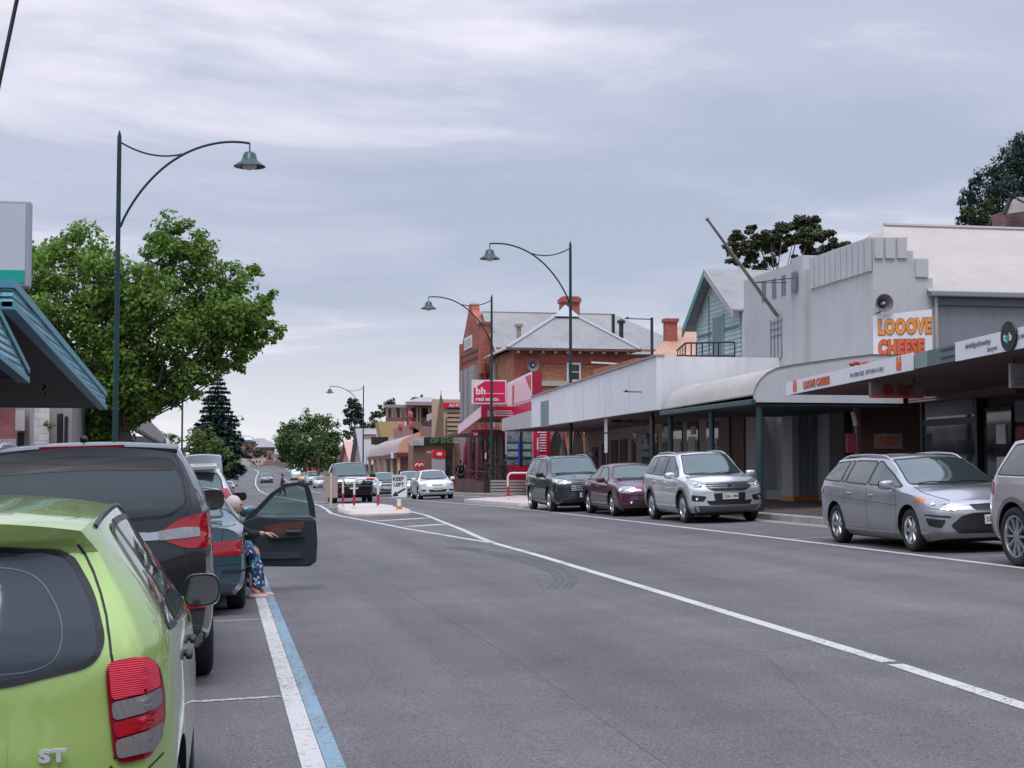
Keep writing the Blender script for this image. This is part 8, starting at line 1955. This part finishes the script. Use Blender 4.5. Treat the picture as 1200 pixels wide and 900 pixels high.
tree('far_dark_tree', 'dark tree at the far left foot of the hill behind the white kiosk', (oy(272, 545, 300).x, 300, 0.5), B_(300, [(268, 530, 8, 0), (262, 540, 8, 0), (272, 541, 6, 0), (258, 528, 8, 0)]), L_dark, .5, 150, 15, .3, sub=7)
tree('bank_shrub', 'olive shrubs on top of the pinkish bank wall', (19.5, 262, 2.0), B_(262, [(342, 541, 4.5, 0), (350, 543, 4.5, 0), (358, 545, 4.5, 0), (334, 540, 4, 0)]), L_rust, .4, 150, 16, .12, cat='shrub', sub=6)
tree('planter_shrub', 'dark reddish shrub growing from the pale planter box', PLANT_AT, [(V(PLANT_AT)+V((-.6, 0, .45)), .42), (V(PLANT_AT)+V((.1, .1, .5)), .45), (V(PLANT_AT)+V((-.2, -.1, .8)), .35), (V(PLANT_AT)+V((-1.0, 0, .1)), .3)], mat_leaf('leaf_wine', (.04, .02, .02), (.09, .05, .045)), .09, 900, 17, .03, cat='shrub', sub=8)
# gum tree behind the hall
tree('gum_tree', 'spreading gum tree with flat topped olive crown behind the grey hall', (oy(915, 400, 78).x, 78, 2.0),
     B_(78, [(862, 278, 9, 0), (858, 292, 9, 1), (874, 290, 11, 0), (880, 270, 7.5, 0), (892, 285, 12, 0), (903, 275, 9, -1), (918, 268, 11, 0), (908, 290, 12, 1), (938, 262, 13, 0), (952, 262, 11, 0), (948, 278, 14, -1), (968, 278, 10, 0), (978, 290, 9, 0), (990, 288, 7, 0), (930, 280, 10, 0), (945, 292, 9, 0), (968, 296, 9, 1), (882, 304, 8, 0), (860, 305, 7, 0), (902, 306, 7, 0), (890, 314, 8, 0), (935, 303, 6, 0), (955, 303, 7, 0), (872, 312, 6, 0)]), L_gum, .20, 2300, 21, .30, bark=M_bark2, fork=.62, sub=12, gap=.1, flat=.72, spread=.5)
tree('bare_tree', 'thin leafless twigs poking above the hall parapet', (oy(1000, 330, 60).x, 60, 4), B_(60, [(998, 292, 5, 0), (1004, 295, 4, 0)]), L_rust, .05, 40, 22, .06, bark=M_bark2, sub=14)
# weeping dark tree top right
tree('weeping_tree', 'large dark weeping tree rising behind the pinkish roof at top right', (oy(1180, 400, 70).x, 70, 3),
     B_(70, [(1192, 185, 26, 0), (1212, 200, 34, 1), (1165, 205, 22, 0), (1175, 228, 26, -1), (1145, 215, 12, 0), (1135, 232, 13, 0), (1150, 240, 20, .5), (1133, 252, 13, 0), (1205, 235, 30, 0), (1165, 258, 20, 0), (1142, 262, 14, 0), (1195, 168, 16, 0), (1128, 258, 8, 0), (1230, 220, 40, 2)]), L_pine, .20, 1300, 23, .4, fork=.5, sub=14, gap=.2, droop=.5, asp=.4)
tree('olive_shrub_tree', 'olive tinged lower tree in front of the weeping tree', (oy(1150, 400, 66).x, 66, 3), B_(66, [(1140, 250, 14, 0), (1155, 243, 13, 0), (1150, 260, 13, 0)]), L_gum, .18, 900, 24, .2, sub=10)
# small sprig on the white brick wall
tree('wall_sprig', 'small leafy sprig growing out of the white brick wall', oy(56, 500, 44.4), [(oy(53, 497, 44.3), .16), (oy(60, 500, 44.3), .14)], L_maple, .09, 900, 25, .012, cat='plant', sub=5)

# ================================================================ PEOPLE
def skinmesh(name, nodes, edges, m, parent, lv=2, root=0):
    ks = list(nodes); me = bpy.data.meshes.new(name); me.from_pydata([nodes[k][0] for k in ks], [(ks.index(a), ks.index(b)) for a, b in edges], [])
    o = bpy.data.objects.new(name, me); COL.objects.link(o); md = o.modifiers.new('skin', 'SKIN'); md.use_smooth_shade = True
    for i, k in enumerate(ks):
        rr_ = nodes[k][1]; rr_ = rr_ if hasattr(rr_, '__len__') else (rr_, rr_); me.skin_vertices[0].data[i].radius = rr_; me.skin_vertices[0].data[i].use_root = (i == root)
    sb_ = o.modifiers.new('s', 'SUBSURF'); sb_.levels = lv; sb_.render_levels = lv
    dg = bpy.context.evaluated_depsgraph_get(); dg.update(); m2 = bpy.data.meshes.new_from_object(o.evaluated_get(dg)); o.modifiers.clear(); o.data = m2; m2.name = name; m2.materials.clear(); m2.materials.append(m); m2.shade_smooth()
    o.parent = parent; return o
M_skin = mat('skin', (.50, .27, .20), .55, var=.06); M_blackc = mat('black_cloth', (.012, .012, .014), .9, var=.2); M_navy = mat('navy_cloth', (.015, .02, .04), .9)
def head(parent, c, hair, face_dir, r=.10, hm=None):
    f = V(face_dir).normalized(); c = V(c); s = f.cross(V((0, 0, 1))).normalized()
    q = MB(); q.ell((0, 0, 0), (r*.95, r*.78, r*1.18), 18, 12); q.ell((r*.92, 0, -.01), (.016, .012, .022), 8, 6); q.ell((r*.80, 0, -.052), (.012, .026, .007), 8, 5)
    for k in (-1, 1): q.ell((0, k*r*.8, -.005), (.02, .012, .03), 8, 6)
    o = q.build('head', M_skin, parent, smooth=60); o.location = c; o.rotation_euler = (0, 0, atan2(f.y, f.x))
    q = MB(); 
    for k in (-1, 1): q.ell((r*.84, k*.035, .018), (.012, .014, .008), 8, 5)
    q.build('eyes', M_ink, o)
    q = MB(); q.ell((-.018, 0, .028), (r*1.02, r*.90, r*1.12), 18, 12); q.ell((-.05, 0, -.03), (r*.75, r*.85, r*.8), 14, 8); h_ = q.build('hair', hm or hair, o, smooth=60); return o
def hand(parent, wrist, d, up, m, curl=.35, s=1., name='hand'):
    """palm with five tapered fingers of unequal length"""
    d = V(d).normalized(); up = V(up); side = d.cross(up).normalized(); up = side.cross(d); w = V(wrist); P_ = lambda a, b, c: tuple(w+d*a*s+side*b*s+up*c*s)
    nodes = {'w': (P_(0, 0, 0), (.024*s, .018*s)), 'p': (P_(.045, 0, 0), (.036*s, .014*s)), 'k': (P_(.085, 0, 0), (.036*s, .012*s))}; ed = [('w', 'p'), ('p', 'k')]
    for i, (b, L_) in enumerate(((-.030, .060), (-.010, .076), (.011, .080), (.031, .072))):
        a1, a2 = curl, curl*2; nodes[f'a{i}'] = (P_(.092, b, 0), .0095*s); nodes[f'b{i}'] = (P_(.092+L_*.5*cos(a1), b*1.08, -L_*.5*sin(a1)), .0088*s); nodes[f'c{i}'] = (P_(.092+L_*.5*cos(a1)+L_*.45*cos(a2), b*1.1, -L_*.5*sin(a1)-L_*.45*sin(a2)), .0075*s)
        ed += [('k', f'a{i}'), (f'a{i}', f'b{i}'), (f'b{i}', f'c{i}')]
    nodes['t0'] = (P_(.03, .034, -.006), .013*s); nodes['t1'] = (P_(.055, .060, -.014), .011*s); nodes['t2'] = (P_(.082, .068, -.024), .0085*s); ed += [('p', 't0'), ('t0', 't1'), ('t1', 't2')]
    return skinmesh(name, nodes, ed, m, parent, 1, 1)
# the driver, seated sideways with both feet on the road and one arm on the open door
pr = thing('person', 'grey haired person in black top and patterned skirt sitting in the open car door', 'person', (.42, 19.35, g(.42, 19.35)))
O = V(pr.location); W = lambda x, y, z: tuple(V((x, y, z))-O)
n_ = {'pel': (W(.0, 19.55, .60), (.15, .13)), 'ch': (W(.08, 19.58, .86), (.155, .12)), 'nk': (W(.12, 19.56, 1.02), .055), 'hd': (W(.16, 19.55, 1.09), .05),
      'h1': (W(.06, 19.47, .60), .095), 'k1': (W(.42, 19.38, .60), .07), 'a1': (W(.40, 19.33, .14), .042), 'f1': (W(.50, 19.30, .05), .035),
      'h2': (W(.06, 19.66, .60), .095), 'k2': (W(.45, 19.62, .60), .07), 'a2': (W(.46, 19.58, .14), .042), 'f2': (W(.58, 19.56, .05), .035),
      'sh': (W(.16, 19.44, .94), .06), 'el': (W(.36, 19.50, .78), .042), 'wr': (W(.56, 19.66, .80), .028), 'sh2': (W(.10, 19.74, .94), .06), 'el2': (W(.16, 19.82, .72), .045), 'wr2': (W(.34, 19.74, .64), .03)}
skinmesh('body', n_, [('pel', 'ch'), ('ch', 'nk'), ('nk', 'hd'), ('pel', 'h1'), ('h1', 'k1'), ('k1', 'a1'), ('a1', 'f1'), ('pel', 'h2'), ('h2', 'k2'), ('k2', 'a2'), ('a2', 'f2'), ('ch', 'sh'), ('sh', 'el'), ('el', 'wr'), ('ch', 'sh2'), ('sh2', 'el2'), ('el2', 'wr2')], M_skin, pr)
head(pr, W(.185, 19.54, 1.14), mat('grey_pink_hair', (.58, .50, .49), .95, var=.3, vscale=45, bump=1, bscale=90), (1, -.15, -.1), .098)
J = {k: n_[k] for k in ('pel', 'ch', 'sh', 'el', 'sh2', 'el2')}; J = {k: (v[0], tuple(x+.018 for x in (v[1] if hasattr(v[1], '__len__') else (v[1], v[1])))) for k, v in J.items()}
J['nk'] = (W(.12, 19.56, .99), .075); J['wr'] = (W(.50, 19.62, .795), .044); J['wr2'] = (W(.30, 19.76, .65), .044)
skinmesh('black_top', J, [('pel', 'ch'), ('ch', 'nk'), ('ch', 'sh'), ('sh', 'el'), ('el', 'wr'), ('ch', 'sh2'), ('sh2', 'el2'), ('el2', 'wr2')], M_blackc, pr)
hand(pr, W(.555, 19.655, .80), (.9, .25, -.12), (0, -.15, 1), M_skin, .3, 1.15)
def pattern_mat():
    m, nt, b = _new('patterned_skirt'); N = nt.nodes.new; L = nt.links.new; tc = N('ShaderNodeTexCoord'); vo = N('ShaderNodeTexVoronoi'); vo.inputs['Scale'].default_value = 32; L(tc.outputs['Object'], vo.inputs['Vector'])
    sp = N('ShaderNodeSeparateColor'); L(vo.outputs['Color'], sp.inputs[0]); cr = N('ShaderNodeValToRGB'); L(sp.outputs[0], cr.inputs[0]); cr.color_ramp.interpolation = 'CONSTANT'; e = cr.color_ramp.elements; e[0].color = (.015, .03, .10, 1); e[1].position = .45; e[1].color = (.06, .22, .30, 1); k = cr.color_ramp.elements.new(.7); k.color = (.5, .55, .55, 1); k = cr.color_ramp.elements.new(.85); k.color = (.02, .04, .14, 1)
    L(cr.outputs[0], b.inputs['Base Color']); b.inputs['Roughness'].default_value = .85; return m
q = MB(); vs = []; rr_ = random.Random(5)
for (cx, cz, hx, hz, hy) in ((.02, .62, 0, .13, .20), (.2, .615, 0, .12, .21), (.36, .60, .03, .11, .21), (.43, .54, .09, .08, .19), (.43, .44, .11, .02, .18), (.43, .32, .115, 0, .18), (.44, .15, .12, 0, .19)):
    for k in range(24):
        a = 2*pi*k/24; wv = 1+.06*sin(5*a+cz*9); sx_, sz_ = (hx*cos(a), hz*cos(a)); vs.append(W(cx+sx_*wv if hx else cx, 19.46+hy*sin(a)*wv, cz+(hz*cos(a) if not hx else -hz*cos(a)*(-1 if hx < .05 else 1))))
q.add(vs, [(i*24+j, i*24+(j+1) % 24, (i+1)*24+(j+1) % 24, (i+1)*24+j) for i in range(6) for j in range(24)]); q.build('patterned_skirt', pattern_mat(), pr, smooth=180)
for y, x in ((19.30, .48), (19.56, .56)): q = MB(); q.ell(W(x, y, .035), (.125, .05, .035), 14, 8, .8); q.build('shoe', mat('pale_shoe', (.55, .38, .35), .6), pr, smooth=60)
def walker(label, x, y, z, face, top, leg, h=1.72, lean=0., armf=.1, step=.18, hairc=(.02, .015, .01)):
    t = thing('person', label, 'person', (x, y, z), atan2(face[1], face[0])); k = h/1.75
    n = {'pel': ((0, 0, .95*k), (.13, .15)), 'ch': ((.03+lean*.5, 0, 1.30*k), (.12, .17)), 'nk': ((.04+lean, 0, 1.50*k), .055), 'hd': ((.05+lean, 0, 1.58*k), .05)}; ed = [('pel', 'ch'), ('ch', 'nk'), ('nk', 'hd')]
    for s, nm in ((1, 'l'), (-1, 'r')):
        n.update({'h'+nm: ((0, s*.09, .88*k), .085), 'k'+nm: ((s*step*.5+.03, s*.10, .50*k), .058), 'a'+nm: ((s*step, s*.10, .09*k), .04), 'f'+nm: ((s*step+.14, s*.11, .04), .035), 's'+nm: ((.02+lean*.8, s*.19, 1.42*k), .055), 'e'+nm: ((armf*.5, s*.25, 1.15*k), .042), 'w'+nm: ((armf+.06, s*.22, .93*k+armf*.3), .03)})
        ed += [('pel', 'h'+nm), ('h'+nm, 'k'+nm), ('k'+nm, 'a'+nm), ('a'+nm, 'f'+nm), ('ch', 's'+nm), ('s'+nm, 'e'+nm), ('e'+nm, 'w'+nm)]
    skinmesh('body', n, ed, M_skin, t); up = lambda ks: {a: (n[a][0], tuple(v+.02 for v in (n[a][1] if hasattr(n[a][1], '__len__') else (n[a][1],)*2))) for a in ks}
    skinmesh('jacket', up(['pel', 'ch', 'nk', 'sl', 'el', 'wl', 'sr', 'er', 'wr']), [e for e in ed if all(x_ in ('pel', 'ch', 'nk', 'sl', 'el', 'wl', 'sr', 'er', 'wr') for x_ in e)], top, t)
    skinmesh('trousers', up(['pel', 'hl', 'kl', 'al', 'hr', 'kr', 'ar']), [e for e in ed if all(x_ in ('pel', 'hl', 'kl', 'al', 'hr', 'kr', 'ar') for x_ in e)], leg, t)
    for s, nm in ((1, 'l'), (-1, 'r')): a = V(n['w'+nm][0]); hand(t, a, (.3, 0, -1), (0, s, 0), M_skin); q = MB(); f = n['f'+nm][0]; q.ell((f[0]-.03, f[1], .04), (.13, .05, .045), 12, 8, .8); q.build('shoe', M_blackc, t, smooth=60)
    head(t, (.07+lean, 0, 1.66*k), mat('dark_hair', hairc, .8), (1, 0, 0)); return t
walker('person in black leaning by the ramp railing outside the brick building', 13.75, 88.4, g(13.75, 88.4)+.15, (-.6, -1), M_blackc, M_blackc, 1.8, .12, .3)
walker('person in dark clothes crossing the road beyond the open car door', 5.05, 127, g(5.05, 127)+.005, (-1, .3), M_navy, M_blackc, 1.78, .0, .1, .22)

# ================================================================ CARS IN THE STREET
def park(fn, label, x, y, hd, yaw=0., cat='car', group=None, name='parked_car', nm=None):
    C = fn(); t = thing(name, label, cat, group=group)
    if nm: t['yaw'] = nm
    build_car(C, t); t['yaw'] = yaw; place(t, x, y, hd); return t
GL, GR = 'cars parked along the left kerb', 'cars parked along the right kerb'
park(m_micra, 'lime green hatchback nearest the camera with ST badge on its tailgate', -.92, 6.9, 1, 0.0, group=GL)
park(m_suv_dark, 'dark grey four wheel drive with roof rails parked between the green hatchback and teal sedan', -1.04, 13.75, 1, .05, group=GL)
park(m_sedan_teal, "teal blue sedan with its driver's door wide open", -.56, 19.4, 1, 0., group=GL)
park(m_whitesuv, 'white wagon with dark rear glass parked ahead of the teal sedan', -.62, 26.2, 1, .01, group=GL)
park(m_van, 'pale silver high roofed van parked beyond the white wagon', -.66, 67, 1, 0., cat='van', group=GL, name='parked_van')
park(lambda: m_compact(white_p, 'S102 AAX'), 'small white car far up the left lane beyond the van', .55, 140, 1, 0., name='moving_car')
park(m_suv_pale, 'pale grey four wheel drive cut off by the right edge', 11.15, 17.1, -1, 0., group=GR)
park(m_wagon, 'mid grey station wagon with bright roof rails parked outside the cheese shop', 11.29, 23.45, -1, 0.0, group=GR)
park(m_suv_silver, 'silver compact four wheel drive with chrome grille bars', 11.47, 35.86, -1, 0., group=GR)
park(m_sedan_maroon, 'maroon sedan parked between the silver and the dark green four wheel drives', 11.22, 41.5, -1, 0., group=GR)
park(m_suv_darkgreen, 'dark green grey four wheel drive parked behind the maroon sedan', 10.66, 46.8, -1, 0., group=GR)
park(lambda: m_compact(white_p, 'WRT 306'), 'small white sedan parked at the right kerb near the person in black', 9.98, 73.2, -1, 0., group=GR)
park(lambda: m_compact(silver_b, 'XBF 914', 1.44), 'pale blue silver sedan parked directly behind the small white sedan', 10.5, 86, -1, 0., group=GR)
def bluewagon():
    C = m_compact(silver_b, 'VKA 227', 1.47); C['panels'].append(('bonnet_scoop', M_black, 0, [(-.3, .86), (.3, .86), (.26, .80), (-.26, .80)], dict(off=.03))); C['panels'].append(('grille', M_black, 0, [(-.5, .72), (.5, .72), (.44, .60), (-.44, .60)], dict(off=.006))); return C
park(bluewagon, 'pale blue car with wide dark grille beside the black four wheel drive', 9.85, 94, -1, 0., group=GR)
park(m_fourwd, 'charcoal four wheel drive with bull bar and round spotlights driving past the island', 5.98, 72.3, -1, 0., name='moving_car')
white_s = paint('far_white_paint', (.65, .70, .70), 0, .3); orange_p = paint('orange_yellow_paint', (.65, .28, .03), .1, .3)
park(lambda: m_compact(silver_p, 'a'[:0] or 'VTR 118'), 'far silver sedan fourth in the distant right hand row', 11.4, 160, -1, 0., group=GR)
park(lambda: m_compact(white_s, 'WGH 640'), 'far white sedan in the distant right hand row beside the teal white wagon', 11.3, 177, -1, 0., group=GR)
def tealsuv(): C = m_whitesuv(); C['paint'] = paint('far_teal_white_paint', (.50, .62, .60), 0, .3); return C
park(tealsuv, 'far teal white wagon in the distant right hand row', 11.5, 196, -1, 0., group=GR)
park(lambda: m_compact(orange_p, 'TAX 112'), 'far orange car at the end of the distant right hand row', 11.2, 209, -1, 0., group=GR)
def farvan(): C = m_van(); C['paint'] = white_s; return C
park(farvan, 'far white van behind the orange car', 11.0, 226, -1, 0., cat='van', group=GR, name='parked_van')
park(lambda: m_compact(paint('far_gunmetal', (.20, .20, .22), .6), 'XNL 552'), 'lone grey car driving down the distant road', 6.35, 216, -1, 0., name='moving_car')

# ================================================================ UNSEEN BUILDINGS AND TREES ADDED FOR REFLECTIONS
for i, (x0, x1, y0, y1, h, m, lab) in enumerate(((-18, -6.6, -40, -6, 5.5, M_brickd, 'unseen dark brick block added on the left behind the camera'), (-18, -6.4, -5.5, 7.6, 4.6, M_cream, 'unseen cream block added on the left beside the camera'), (16.5, 28, -45, -12, 6.5, M_brick, 'unseen red brick block added on the right behind the camera'), (16.5, 26, -11.5, 17.8, 5.2, M_terr, 'unseen brown block added on the right beside the camera'), (-20, 30, -75, -62, 7, M_brickd, 'unseen long dark block added to close the street behind the camera'))):
    t = building('unseen_building', lab, 'building', (x0+x1)/2, (y0+y1)/2); part(bx(x0, x1, y0, y1, -.5, h), 'wall', m, t); part(bx(x0-.2, x1+.2, y0-.2, y1+.2, h, h+.25), 'cornice', M_conc, t)  # plain unseen masses, added so cars and windows reflect a street
    s = 1 if x0 < 0 else -1; xf = x1 if s > 0 else x0
    if i < 4:
        part(bx(min(xf, xf+s*3.6), max(xf, xf+s*3.6), y0+.3, y1-.3, 3.1, 3.45), 'awning', M_greygreen, t)
        for k in range(int((y1-y0)/5)): part(bx(min(xf, xf+s*.05), max(xf, xf+s*.05), y0+1+5*k, y0+4.6+5*k, .6, 2.7), 'shop_window', M_shop, t)
for i, (x, y) in enumerate(((-12, -52), (-3.5, -58), (9, -55), (20, -54))):  # out of view, added to darken what paint and glass reflect
    c = V((x, y, 7)); tree('unseen_tree', ('unseen tree added far left of the row behind the camera', 'unseen tree added left of the middle of the row behind the camera', 'unseen tree added right of the middle of the row behind the camera', 'unseen tree added far right of the row behind the camera')[i], (x, y, 0), [(c+V((a*2.2, b_*2, k_*1.6)), 2.2) for a, b_, k_ in ((-1, 0, 0), (1, 0, 0), (0, 1, .6), (0, -1, .6), (0, 0, 1.6), (0, 0, -.4))], L_dark, .5, 60, 40+i, .25, sub=4)
